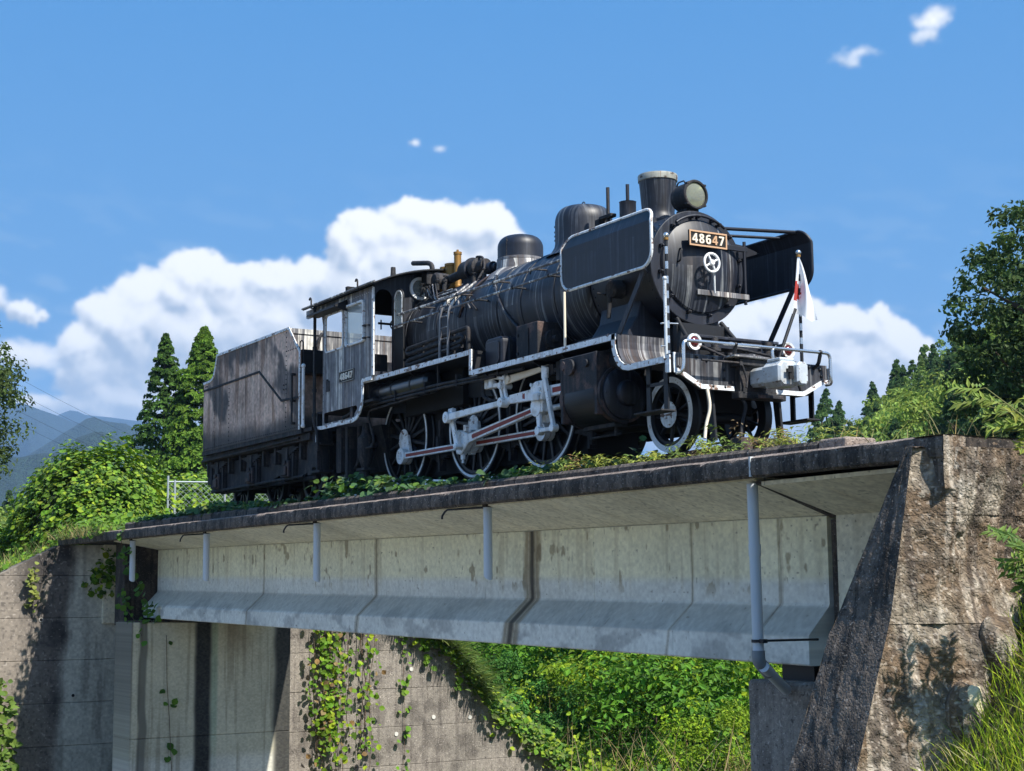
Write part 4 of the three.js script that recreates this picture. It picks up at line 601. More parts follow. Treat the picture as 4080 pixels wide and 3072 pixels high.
  for (const s of [1]) {
    const cr = fluted('coupling_rod', Pn[0], Pn[1], 0.1, 0.1, 0.7, 0.055, L, 0.16), cr2 = fluted('coupling_rod', Pn[1], Pn[2], 0.1, 0.1, 0.7, 0.055, L, 0.16);
    for (const [i, o] of [[0, cr], [2, cr2]]) { obj('rod_boss', [discZ(Pn[i][0], Pn[i][1], 0.13, 0.69, 0.78, 30)], white, o); obj('boss_bolts', Array.from({ length: 6 }, (_, k) => ball(Pn[i][0] + 0.05 * Math.cos(k), Pn[i][1] + 0.05 * Math.sin(k), 0.782, 0.012, 6, 4)), M.silver, o); }
    obj('rod_boss', [discZ(Pn[1][0], Pn[1][1], 0.14, 0.69, 0.8, 30), bx(Pn[1][0] - 0.05, Pn[1][0] + 0.05, 0.35, 0.72, 0.7, 0.78, 0.01)], white, cr2);
    for (const [i, P] of Pn.entries()) obj('crank_boss', [ez([...Array.from({ length: 9 }, (_, k) => { const a = Math.PI * k / 8 + Math.PI + 0.42; return [P[0] + 0.125 * Math.cos(a), P[1] + 0.125 * Math.sin(a)]; }), [axles[i] + 0.15, 0.86], [axles[i] - 0.15, 0.76]], 0.6, 0.665, [], 0.01)], i === 1 ? white : M.whiteClean, L);
    const con = fluted('connecting_rod', [0.3, 0.565], [2.33, 0.815], 0.128, 0.096, 0.86, 0.065, L, 0.16);
    obj('big_end', [ez([[0.02, 0.36], [0.16, 0.34], [0.27, 0.42], [0.36, 0.5], [0.34, 0.64], [0.22, 0.68], [0.06, 0.72], [-0.03, 0.62]], 0.84, 0.95, [], 0.015), bx(0.1, 0.17, 0.27, 0.36, 0.87, 0.92, 0.01), rod([0.135, 0.22, 0.895], [0.135, 0.28, 0.895], 0.02), bx(0.2, 0.27, 0.68, 0.78, 0.87, 0.93, 0.01)], white, con);
    obj('small_end', [discZ(2.38, 0.82, 0.115, 0.85, 0.955, 28), discZ(2.38, 0.82, 0.055, 0.955, 0.99, 12), ...Array.from({ length: 6 }, (_, k) => ball(2.38 + 0.085 * Math.cos(k * 1.05), 0.82 + 0.085 * Math.sin(k * 1.05), 0.958, 0.018, 6, 5))], white, con);
    // return crank, eccentric rod, expansion link
    const rc = obj('return_crank', [bar(0.2, 0.45, 0.03, 0.9, 0.11, 0.08, 1.0, 1.045), discZ(0.2, 0.46, 0.05, 0.95, 1.075), bx(-0.03, 0.09, 0.84, 1.04, 0.98, 1.06, 0.015)], white, L); obj('crank_pin', [rod([0.03, 0.9, 0.95], [0.03, 0.9, 1.16], 0.035), bx(0.19, 0.23, 0.43, 0.47, 1.07, 1.09)], white, rc);
    const er = obj('eccentric_rod', [bar(0.03, 0.9, 1.6, 0.945, 0.105, 0.075, 1.07, 1.12), discZ(0.03, 0.9, 0.085, 1.06, 1.14), rod([-0.07, 0.9, 1.1], [-0.02, 0.9, 1.1], 0.02)], white, L); obj('rod_end', [discZ(1.62, 0.95, 0.07, 1.02, 1.14)], white, er);
    const el = obj('expansion_link', [ez(stripPts([[1.62, 0.93], [1.53, 1.05], [1.49, 1.18], [1.5, 1.33]], 0.05), 1.0, 1.04, [], 0.006), ez(stripPts([[1.72, 0.95], [1.63, 1.06], [1.59, 1.18], [1.6, 1.33]], 0.05), 1.0, 1.04, [], 0.006)], white, L);
    obj('link_bracket', [bx(1.05, 1.14, 1.2, 1.39, 0.95, 1.06, 0.02), bx(1.05, 1.4, 1.2, 1.26, 0.97, 1.05, 0.015), bx(1.2, 1.3, 1.2, 1.37, 0.98, 1.08, 0.02), bx(1.36, 1.5, 1.2, 1.4, 0.92, 1.0, 0.02), rod([1.54, 1.2, 0.9], [1.54, 1.2, 1.1], 0.045), bar(1.3, 1.35, 1.65, 1.3, 0.06, 0.06, 1.05, 1.09)], white, el);
    obj('radius_rod', [bar(1.55, 1.27, 2.72, 1.32, 0.12, 0.06, 0.99, 1.03), discZ(1.7, 1.28, 0.05, 1.03, 1.06)], M.letter, L);
    // slide bar, crosshead, combination lever
    const sbar = fluted('slide_bar', [1.72, 0.985], [2.5, 0.985], 0.12, 0.165, 0.98, 0.06, L, 0.36); obj('slide_bar_front', [bar(2.45, 0.985, 3.45, 0.985, 0.165, 0.12, 0.98, 1.04)], white, sbar); obj('red_flute', [bar(2.85, 0.985, 3.4, 0.985, 0.07, 0.06, 1.036, 1.043, 0)], M.red, sbar); obj('bar_end', [bx(1.6, 1.74, 0.95, 1.02, 0.98, 1.05, 0.01)], white, sbar);
    const xh = obj('crosshead', [ez([[2.38, 0.88], [2.66, 0.88], [2.7, 1.14], [2.5, 1.14], [2.38, 1.1]], 1.02, 1.1, [], 0.012), bx(2.36, 2.6, 0.72, 0.9, 0.9, 1.05, 0.02), discZ(2.44, 0.8, 0.13, 0.96, 1.06, 24), bx(2.46, 2.62, 0.87, 0.98, 1.1, 1.14, 0.015)], white, L);
    for (const [x, y] of [[2.43, 1.1], [2.6, 1.1], [2.62, 0.95], [2.64, 1.02]]) obj('nut', rod([x, y, 1.1], [x, y, 1.125], 0.026, 0.026, 6), M.silver, xh);
    obj('drop_arm', [bar(2.47, 0.8, 2.5, 0.47, 0.11, 0.07, 1.0, 1.05), discZ(2.5, 0.47, 0.06, 0.98, 1.08)], white, xh);
    const cl2 = obj('combination_lever', [bar(2.72, 1.2, 2.94, 0.47, 0.075, 0.055, 1.06, 1.11), discZ(2.94, 0.47, 0.055, 1.04, 1.13), ez([[2.66, 1.16], [2.78, 1.16], [2.8, 1.3], [2.66, 1.34]], 1.05, 1.1, [], 0.01)], white, L); obj('union_link', [bar(2.5, 0.47, 2.94, 0.47, 0.055, 0.055, 1.03, 1.07)], white, cl2);
    obj('valve_spindle', [rod([2.74, 1.26, 1.0], [3.4, 1.26, 1.0], 0.03), bx(2.66, 2.86, 1.2, 1.34, 0.94, 1.04, 0.01), bx(2.95, 3.05, 1.1, 1.36, 0.9, 1.05, 0.01)], M.grime, L);
    obj('piston_rod', rod([2.6, 0.77, 0.94], [3.45, 0.77, 0.94], 0.04), M.silver, L);
    obj('guide_bracket', [ez([[2.86, 0.95], [3.46, 1.0], [3.46, 1.35], [2.95, 1.38]], 0.86, 0.9), bx(3.1, 3.4, 0.86, 1.12, 0.8, 0.98, 0.01)], M.grime, L);
  }
  // main reservoir and pipes under the board
  const res = obj('air_reservoir', latX([[0, -2.9], [0.12, -2.88], [0.17, -2.82], [0.175, -2.76], [0.175, -0.72], [0.17, -0.66], [0.12, -0.6], [0, -0.58]], 1.53, 0.98, 32), phys({ color: 0x14171d, roughness: 0.3, clearcoat: 0.5, clearcoatRoughness: 0.2 }), L);
  for (const x of [-2.6, -2.2, -1.75, -1.1]) obj('tank_band', latX([[0.174, x - 0.02], [0.182, x - 0.018], [0.182, x + 0.018], [0.174, x + 0.02]], 1.53, 0.98, 32), M.blackPlain, res);
  obj('pipe_run', [pipe([[-2.84, 1.42, 1.1], [-0.2, 1.42, 1.12], [2.25, 1.35, 1.12]], 0.026, 9, 0.1), pipe([[-2.84, 1.36, 1.13], [0.0, 1.36, 1.13], [1.5, 1.33, 1.13]], 0.022, 9, 0.1), pipe([[-0.2, 1.75, 1.13], [-0.2, 1.38, 1.13]], 0.018, 8, 0)], M.grime, L);
  for (const x of [-2.4, -1.6, -0.6, 0.4, 1.6]) obj('pipe_clip', bx(x - 0.015, x + 0.015, 1.32, 1.5, 1.06, 1.16), M.grime, L);
  obj('brake_pipe', pipe([[-0.9, 1.33, 1.1], [-2.6, 1.28, 1.1], [-2.66, 1.2, 1.1], [-2.45, 0.8, 1.1], [-2.5, 0.68, 1.1], [-2.75, 0.68, 1.1]], 0.02, 8, 0.06), M.grime, L); obj('lubricator_pipe', pipe([[1.02, 1.3, 1.05], [1.0, 1.1, 1.05], [1.2, 1.02, 1.0], [1.5, 1.0, 0.9]], 0.03, 8, 0.1), M.grime, L);
  const inj = obj('injector', [lat([[0.0, 0.18], [0.05, 0.2], [0.06, 0.35], [0.1, 0.45], [0.13, 0.55], [0.13, 0.85], [0.08, 0.92], [0.05, 1.1]], -2.85, 1.05, 20), rod([-3.2, 0.75, 1.0], [-2.6, 0.72, 1.0], 0.04), bx(-3.0, -2.7, 0.32, 0.36, 0.95, 1.15)], M.grime, L);
  obj('injector_pipe', [pipe([[-3.3, 1.1, 0.95], [-3.3, 0.5, 0.95], [-3.6, 0.3, 0.95], [-4.2, 0.3, 0.9]], 0.04, 9, 0.12), pipe([[-2.85, 0.2, 1.05], [-2.85, 0.05, 1.05]], 0.02, 8, 0), lat([[0, 0.7], [0.14, 0.72], [0.14, 0.95], [0, 0.98]], -3.3, 0.8), rod([-3.1, 0.3, 1.0], [-2.9, 0.3, 1.0], 0.05)], M.grime, inj);
  obj('ash_pan', [ex([[-0.55, 0.35], [0.55, 0.35], [0.75, 1.1], [-0.75, 1.1]], -4.0, -2.9), bx(-3.55, -3.45, 0.1, 1.1, 0.9, 1.1), bx(-3.9, -3.7, 0.35, 1.1, 0.95, 1.1)], M.grime, L);
  for (const x of [-1.05, 1.1, 3.2]) obj('brake_hanger', [bar(x - 0.1, 1.0, x - 0.12, 0.25, 0.07, 0.07, 0.52, 0.6), ez([[x - 0.16, 0.35], [x - 0.06, 0.35], [x - 0.1, 0.75], [x - 0.18, 0.75]], 0.5, 0.62)], M.grime, L);
  // headstock
  const HS = [[-1.2, 1.09], [-1.2, 0.87], [-1.13, 0.845], [-0.8, 0.675], [0.8, 0.675], [1.13, 0.845], [1.2, 0.87], [1.2, 1.09]];
  const hs = obj('headstock', [ex(HS, 5.69, 5.74, [], 0.006), bx(5.6, 5.72, 1.055, 1.085, -1.2, 1.2)], std({ map: T.cab, color: 0x84868c, roughness: 0.45 }), L);
  obj('white_edging', [ex(stripPts([[1.2, 0.85], [1.13, 0.85], [0.8, 0.68], [0.3, 0.68]], -0.055), 5.742, 5.756), ex(stripPts([[-0.3, 0.68], [-0.8, 0.68], [-1.13, 0.85], [-1.2, 0.85]], -0.055), 5.742, 5.756), bx(5.742, 5.757, 0.85, 1.09, 1.17, 1.2)], M.white, hs);
  for (const [z, y] of [[1.05, 1.05], [0.85, 1.06], [0.7, 1.03], [0.6, 1.06], [0.45, 1.05], [0.44, 0.93], [0.44, 0.82], [0.44, 0.72], [0.62, 0.72], [-0.45, 1.05], [-0.6, 1.05], [-0.75, 1.05], [-0.9, 1.05], [-0.44, 0.9], [-0.44, 0.75], [-1.08, 1.03], [-1.1, 0.95], [1.12, 0.92]]) obj('rivet', ball(5.745, y, z, 0.022, 8, 6), M.blackPlain, hs);
  obj('draw_box', [bx(5.74, 5.84, 0.62, 1.02, -0.28, 0.28, 0.01), bx(5.74, 5.9, 0.98, 1.06, -0.32, 0.32, 0.01), bx(5.74, 5.88, 0.58, 0.66, -0.4, 0.34, 0.01)], M.grime, hs); obj('draw_shelf', [bx(5.66, 5.95, 1.07, 1.09, -0.1, 0.45)], M.cab, hs);
  obj('rust_stain_plate', [bx(5.75, 5.95, 0.585, 0.63, -0.3, 0.1, 0.01)], M.rustBlock, hs);
  const oct = (z0, z1, y0, y1, c) => [[z0 + c, y0], [z1 - c, y0], [z1, y0 + c], [z1, y1 - c], [z1 - c, y1], [z0 + c, y1], [z0, y1 - c], [z0, y0 + c]];
  const cp = obj('coupler', [ex(oct(-0.13, 0.13, 0.72, 0.95, 0.04), 5.84, 6.12, [], 0.01), ex(oct(-0.17, 0.15, 0.68, 0.985, 0.06), 6.08, 6.4, [], 0.025), bx(6.12, 6.36, 0.99, 1.03, -0.13, 0.1, 0.02), ex(oct(-0.22, -0.05, 0.69, 0.97, 0.04), 6.4, 6.5, [], 0.02)], M.silver, hs);
  obj('coupler_jaw', [bx(6.425, 6.45, 0.76, 0.92, -0.03, 0.03), bx(6.43, 6.46, 0.84, 0.88, 0.0, 0.07)], M.dark, cp);
  obj('uncoupling_lever', [pipe([[5.9, 1.0, 0.9], [5.9, 1.0, 0.3], [5.9, 0.8, 0.22], [5.92, 0.7, 0.25]], 0.014, 8, 0.06), bx(5.74, 5.92, 0.97, 1.02, 0.3, 0.34)], M.grime, hs);
  obj('air_hose', [pipe([[5.8, 0.9, -0.45], [5.95, 0.9, -0.45], [6.0, 0.85, -0.47], [6.02, 0.7, -0.52]], 0.025, 8, 0.08), discX(0.9, -0.45, 0.05, 5.75, 5.9, 14), pipe([[5.8, 0.62, 0.25], [5.85, 0.5, 0.2], [5.82, 0.3, 0.25], [5.85, 0.12, 0.3]], 0.022, 8, 0.1)], M.grime, hs);
  obj('vacuum_hose', pipe([[5.8, 0.68, 0.75], [5.82, 0.45, 0.72], [5.8, 0.25, 0.78], [5.82, 0.08, 0.82]], 0.02, 8, 0.12), M.letter, hs);
  // front handrail
  const fr = obj('front_handrail', pipe([[5.76, 0.84, 1.16], [5.86, 0.84, 1.16], [5.87, 0.93, 1.14], [5.87, 1.22, 1.14], [5.87, 1.225, 0.38], [5.87, 1.225, -0.28]], 0.021, 10, 0.07), M.chrome, L); obj('rail_post', [pipe([[5.74, 1.04, 0.36], [5.83, 1.08, 0.36], [5.87, 1.2, 0.36]], 0.024, 8, 0.04), ball(5.87, 1.225, 0.36, 0.032)], M.blackPlain, fr);
  const fr2 = obj('front_handrail', pipe([[5.76, 0.84, -1.16], [5.86, 0.84, -1.16], [5.87, 0.93, -1.14], [5.87, 1.22, -1.14], [5.87, 1.225, -0.95], [5.87, 1.225, -0.2], [5.87, 1.05, -0.22], [5.8, 1.03, -0.25]], 0.021, 10, 0.07), M.chrome, L); obj('rail_post', [pipe([[5.74, 1.04, -0.98], [5.83, 1.08, -0.98], [5.87, 1.2, -0.98]], 0.024, 8, 0.04), ball(5.87, 1.225, -0.98, 0.032)], M.blackPlain, fr2);
  // marker lamps
  for (const z of [0.735, -0.735]) {
    const m = obj('marker_lamp', [latX([[0, 5.36], [0.085, 5.37], [0.1, 5.41], [0.1, 5.54]], 1.275, z, 28), bx(5.42, 5.52, 1.05, 1.2, z - 0.03, z + 0.03)], M.rustBlock, L);
    obj('lamp_ring', latX([[0.07, 5.54], [0.1, 5.535], [0.104, 5.55], [0.1, 5.575], [0.072, 5.57], [0.068, 5.55]], 1.275, z, 32), M.white, m); obj('red_lens', latX([[0.07, 5.553], [0.055, 5.575], [0.03, 5.59], [0, 5.594]], 1.275, z, 28), M.redLens, m);
  }
  // things on the front platform
  obj('front_beam', [bx(5.02, 5.14, 1.42, 1.46, -0.95, 0.42, 0.01), bx(5.06, 5.1, 1.04, 1.42, -0.92, -0.86), bx(5.06, 5.1, 1.04, 1.42, 0.3, 0.36), bx(4.95, 5.2, 1.3, 1.36, -0.6, 0.3)], M.black, L);
  obj('guide_post', [lat([[0.06, 1.04], [0.06, 1.2], [0.075, 1.21], [0.075, 1.25], [0.045, 1.26], [0.045, 1.38], [0, 1.4]], 5.4, 0.3, 16), lat([[0.05, 1.04], [0.05, 1.3], [0.065, 1.31], [0.065, 1.4], [0, 1.41]], 5.3, -0.62, 16)], M.grime, L);
  obj('platform_stay', [rod([5.1, 1.4, 0.55], [5.66, 1.1, 0.35], 0.02), rod([5.1, 1.35, -0.1], [5.66, 1.15, -0.45], 0.018), rod([5.5, 1.1, 0.25], [5.5, 1.16, -0.7], 0.018), bx(5.3, 5.5, 1.04, 1.09, -0.9, 0.5), rod([5.55, 1.12, -0.5], [5.6, 1.1, -0.85], 0.035)], M.grime, L);
  obj('front_bracing', [bx(4.72, 4.8, 1.04, 1.66, -0.42, 0.42), rod([4.72, 1.72, 0.35], [5.1, 1.3, 0.42], 0.03), rod([4.72, 1.72, -0.35], [5.1, 1.3, -0.42], 0.03)], M.blackPlain, L);
  // steps
  for (const s of [1, -1]) { const z = s * 1.13, st = obj('front_step', [bx(5.12, 5.2, 0.43, 1.03, z - 0.012, z + 0.012), bx(5.47, 5.55, 0.43, 1.03, z - 0.012, z + 0.012), bx(5.12, 5.55, 0.74, 0.78, z - 0.012, z + 0.012)], M.blackPlain, L); obj('tread', bx(5.02, 5.58, 0.41, 0.435, z - 0.08, z + 0.14, 0.008), M.grime, st); }
  obj('guard_iron', [...[1, -1].map((s) => bar(5.55, 0.75, 5.62, 0.08, 0.12, 0.1, s > 0 ? 0.5 : -0.54, s > 0 ? 0.54 : -0.5))], M.blackPlain, L);
}

// cab
{
  const L = loco, zc = 1.3, roofY = (z) => 3.58 - 0.33 * (z / 1.42) ** 2;
  const side = [[-4.03, 3.245], [-4.03, 1.16], [-2.85, 1.16], [-2.7, 1.19], [-2.6, 1.25], [-2.52, 1.35], [-2.49, 1.46], [-2.49, 1.72], [-2.1, 1.72], [-2.1, 3.245]];
  const w1 = rrect(-3.9, -3.23, 2.41, 3.02, 0.07), w2 = rrect(-3.06, -2.4, 2.41, 3.04, 0.07), slot = rrect(-3.98, -2.66, 1.185, 1.37, 0.06);
  slot.forEach((p) => { if (p[0] > -2.9 && p[1] < 1.25) { p[0] -= 0.09; } });
  for (const s of [1, -1]) {
    const Z = (a, b) => s > 0 ? [a, b] : [-b, -a], out = (a, b) => Z(zc + a, zc + b);
    const pan = obj('cab_side', ez(side, ...out(-0.012, 0), [w1.slice().reverse(), w2.slice().reverse(), slot.slice().reverse()]), M.cab, L);
    const fr = (w, g, m, name, t) => { const cx = (w[0][0] + w[12][0]) / 2, cyy = 2.72, W = w.map(([x, y]) => [x + Math.sign(x - cx) * g, y + Math.sign(y - cyy) * g]); return obj(name, ez(W, ...out(0.001, t), [w.slice().reverse()], 0), m, pan); };
    fr(w1, 0.025, M.white, 'window_frame', 0.018); const f2 = fr(w2, 0.032, M.white, 'window_frame', 0.04);
    obj('window_pane', ez(w2, ...out(-0.002, 0.004)), M.dustyGlass, f2);
    obj('white_edging', ez(stripPts([[-4.27, 0.9], [-4.27, 1.17], [-4.03, 1.155], [-2.83, 1.155], [-2.68, 1.185], [-2.58, 1.25], [-2.5, 1.36], [-2.475, 1.48], [-2.475, 1.74], [-2.44, 1.775], [-2.1, 1.775]], -0.06), ...out(0.001, 0.02)), M.white, pan);
    obj('rivet', [...Array.from({ length: 9 }, (_, i) => ball(-3.16, 1.4 + i * 0.115, s * (zc + 0.002), 0.011, 6, 4)), ...Array.from({ length: 22 }, (_, i) => ball(-2.14, 1.85 + i * 0.063, s * (zc + 0.002), 0.01, 6, 4)), ...Array.from({ length: 14 }, (_, i) => ball(-4.0, 1.45 + i * 0.12, s * (zc + 0.002), 0.01, 6, 4)), ...Array.from({ length: 24 }, (_, i) => ball(-4.0 + i * 0.08, 3.16, s * (zc + 0.002), 0.009, 6, 4))], M.cab, pan).userData.kind = 'stuff';
    obj('cover_strip', [bx(-3.19, -3.13, 1.38, 3.2, ...out(0.001, 0.008)), bx(-2.16, -2.1, 1.78, 3.24, ...out(0.001, 0.01))], M.cab, pan);
    obj('small_hatch', [bx(-3.87, -3.74, 1.72, 1.9, ...out(0.001, 0.012)), bx(-3.85, -3.8, 1.9, 1.93, ...out(0.001, 0.02))], M.grime, pan);
    obj('corner_trim', ez([[-2.105, 1.79], [-2.05, 1.79], [-2.05, 3.22], [-2.105, 3.22]], ...out(-0.012, 0.012)), M.white, pan);
    obj('window_hood', [ez([[-4.2, 3.04], [-3.02, 3.04], [-3.02, 3.07], [-4.2, 3.07]], ...out(0.01, 0.24)), ez([[-4.2, 3.07], [-3.02, 3.07], [-3.08, 3.16], [-4.1, 3.16]], ...out(0.002, 0.04)), ex([[s * (zc + 0.01), 2.98], [s * (zc + 0.24), 3.04], [s * (zc + 0.24), 3.07], [s * (zc + 0.01), 3.18]], -3.06, -3.03)], M.blackPlain, pan);
    obj('rear_valance', [ez([[-4.75, 3.25], [-4.75, 3.12], [-4.68, 3.1], [-4.1, 3.1], [-4.03, 2.88], [-4.03, 3.25]], ...out(-0.01, 0))], M.cab, pan);
    obj('hand_pole', [pipe([[-4.22, 3.3, s * (zc + 0.07)], [-4.22, 1.2, s * (zc + 0.07)], [-4.15, 1.05, s * (zc + 0.04)], [-4.15, 0.75, s * (zc + 0.03)]], 0.028, 9, 0.15), lat([[0, 2.48], [0.04, 2.48], [0.04, 2.54], [0, 2.54]], -4.22, s * (zc + 0.07), 12), lat([[0, 1.75], [0.04, 1.75], [0.04, 1.81], [0, 1.81]], -4.22, s * (zc + 0.07), 12), lat([[0, 1.33], [0.04, 1.33], [0.04, 1.39], [0, 1.39]], -4.22, s * (zc + 0.07), 12)], M.grime, L);
    obj('grab_rail', [pipe([[-2.33, 2.62, s * zc], [-2.33, 2.62, s * (zc + 0.08)], [-2.2, 2.62, s * (zc + 0.08)], [-2.2, 2.62, s * zc]], 0.012, 7, 0.03), pipe([[-2.33, 2.42, s * zc], [-2.33, 2.42, s * (zc + 0.08)], [-2.2, 2.42, s * (zc + 0.08)], [-2.2, 2.42, s * zc]], 0.012, 7, 0.03)], M.blackPlain, pan);
    obj('slot_bracket', [bx(-2.98, -2.88, 1.16, 1.36, ...out(-0.05, -0.02)), rod([-3.4, 1.24, s * 1.2], [-2.95, 1.3, s * 1.2], 0.03)], M.rustBlock, pan);
  }
  { const pts = [], n = 20; for (let i = 0; i <= n; i++) { const z = mix(-1.42, 1.42, i / n); pts.push([z, roofY(z)]); } const low = pts.map(([z, y]) => [z, y - 0.022]).reverse(); const rf = obj('cab_roof', ex(pts.concat(low), -4.63, -1.77, [], 0), M.blackPlain, L); obj('gutter', [rod([-4.63, 3.258, 1.43], [-1.77, 3.258, 1.43], 0.018), rod([-4.63, 3.258, -1.43], [-1.77, 3.258, -1.43], 0.018)], M.cab, rf); for (const x of [-4.2, -2.35]) obj('roof_hook', pipe([[x, 3.2, 1.45], [x, 3.36, 1.45], [x - 0.04, 3.4, 1.45], [x - 0.08, 3.36, 1.45]], 0.015, 7, 0.04), M.grime, rf); obj('roof_vent', lat([[0.12, 3.56], [0.11, 3.76], [0.05, 3.82], [0.042, 4.0], [0, 4.0]], -3.85, 0.05, 16), M.grime, rf); }
  // front wall with door opening, spectacle window; open door leaf
  const wallP = []; for (let i = 0; i <= 16; i++) { const z = mix(1.29, -1.29, i / 16); wallP.push([z, roofY(z) - 0.025]); } wallP.push([-1.29, 1.78], [1.29, 1.78]);
  const arch = (z0, z1, y0, y1) => { const r = (z1 - z0) / 2, o = [[z0, y0], [z1, y0]]; for (let i = 0; i <= 10; i++) { const a = i / 10 * Math.PI; o.push([(z0 + z1) / 2 + r * Math.cos(a), y1 - r + r * Math.sin(a)]); } return o; };
  const d1 = arch(0.945, 1.255, 1.86, 3.21), hole = ring2(0.445, 3.275, 0.145, 24), d2 = d1.map(([z, y]) => [-z, y]), hole2 = ring2(-0.445, 3.275, 0.145, 24);
  const fw = obj('cab_front', ex(wallP, -2.12, -2.1, [d1, hole, d2, hole2]), M.black, L);
  for (const z of [0.445, -0.445]) { const r = obj('round_window_frame', ex(ring2(z, 3.275, 0.19, 36), -2.1, -2.07, [ring2(z, 3.275, 0.143, 36)], 0), z > 0 ? M.whiteClean : M.white, fw); obj('window_pane', ex(ring2(z, 3.275, 0.145, 24), -2.112, -2.106), M.dustyGlass, r); }
  for (const s of [1, -1]) {
    const z = s * 0.93, win = [], lf = []; const A = (x0, x1, y0, y1) => { const r = (x1 - x0) / 2, o = [[x0, y0], [x1, y0]]; for (let i = 0; i <= 10; i++) { const a = i / 10 * Math.PI; o.push([(x0 + x1) / 2 + r * Math.cos(a), y1 - r + r * Math.sin(a)]); } return o; };
    const zz = s > 0 ? [z - 0.02, z] : [z, z + 0.02]; const leaf = obj('cab_door', ez(A(-2.07, -1.74, 1.86, 3.2), ...zz, [A(-2.03, -1.78, 2.58, 3.16).reverse()]), M.blackPlain, L);
    const zo = s > 0 ? [z + 0.001, z + 0.012] : [z - 0.012, z - 0.001]; obj('door_window_frame', ez(A(-2.045, -1.765, 2.56, 3.175), ...zo, [A(-2.022, -1.788, 2.585, 3.152).reverse()]), M.white, leaf); obj('window_pane', ez(A(-2.03, -1.78, 2.58, 3.16), z - 0.012 * 1, z - 0.006), M.dustyGlass, leaf);
  }
  // inside the cab: floor, backhead, seat, levers
  const bh = obj('backhead', [latX([[0, -2.75], [0.6, -2.72], [0.7, -2.6], [0.72, -2.12]], 2.3, 0, 32), bx(-2.6, -2.12, 1.5, 2.3, -0.7, 0.7)], M.dark, L); obj('regulator', [rod([-2.8, 2.7, 0], [-2.85, 2.9, 0.5], 0.03), rod([-2.6, 2.85, 0.6], [-2.6, 2.6, 0.6], 0.025), new THREE.TorusGeometry(0.08, 0.012, 6, 18).rotateY(Math.PI / 2).translate(-2.7, 2.75, 0.6), rod([-2.5, 2.72, 0.4], [-2.5, 2.72, 1.0], 0.02), rod([-2.5, 2.62, 0.95], [-2.5, 2.78, 0.95], 0.012)], M.blackPlain, bh);
  obj('roof_beam', [bx(-3.2, -3.12, 3.0, 3.42, -1.27, 1.27)], M.dark, L); obj('roof_lining', ex(Array.from({ length: 13 }, (_, i) => { const z = mix(-1.28, 1.28, i / 12); return [z, roofY(z) - 0.03]; }).concat([[1.28, roofY(1.28) - 0.045], [0, 3.52], [-1.28, roofY(1.28) - 0.045]]), -4.6, -2.13), M.dark, L); obj('cab_floor', [bx(-4.3, -2.12, 1.38, 1.42, -1.28, 1.28)], M.grime, L); obj('driver_seat', [bx(-2.75, -2.45, 1.45, 2.2, 0.85, 1.2, 0.02), bx(-3.6, -3.2, 1.42, 1.9, 0.85, 1.25, 0.02)], M.grime, L);
  obj('cab_step', [bx(-4.3, -4.24, 0.4, 1.4, 1.1, 1.3), bx(-4.5, -4.1, 0.38, 0.42, 1.05, 1.32), bx(-4.4, -4.1, 0.85, 0.89, 1.05, 1.3)], M.grime, L);
  // number plate on the cab side
  const w = 0.56, h = 0.185, P = obj('side_number_plate', bx(-3.337, -2.773, 1.805, 1.992, zc, zc + 0.012), M.dark, L);
  obj('plate_rim', [bx(-3.337, -2.773, 1.978, 1.992, zc + 0.012, zc + 0.022), bx(-3.337, -2.773, 1.805, 1.819, zc + 0.012, zc + 0.022), bx(-3.337, -3.322, 1.819, 1.978, zc + 0.012, zc + 0.022), bx(-2.788, -2.773, 1.819, 1.978, zc + 0.012, zc + 0.022)], std({ color: 0x8d8b84, roughness: 0.6 }), P);
  [...'48647'].forEach((c, i) => { const g = new TextGeometry(c, { font, size: 0.115, depth: 0.012, curveSegments: 4 }); g.computeBoundingBox(); const b = g.boundingBox; g.translate(-(b.min.x + b.max.x) / 2, -(b.min.y + b.max.y) / 2, 0); g.scale(1.0, 1, 1); obj('numeral', g.translate(-3.3 + 0.098 * (i + 0.5), 1.899, zc + 0.012), std({ color: 0xe6e2d6, roughness: 0.6 }), P); });
}

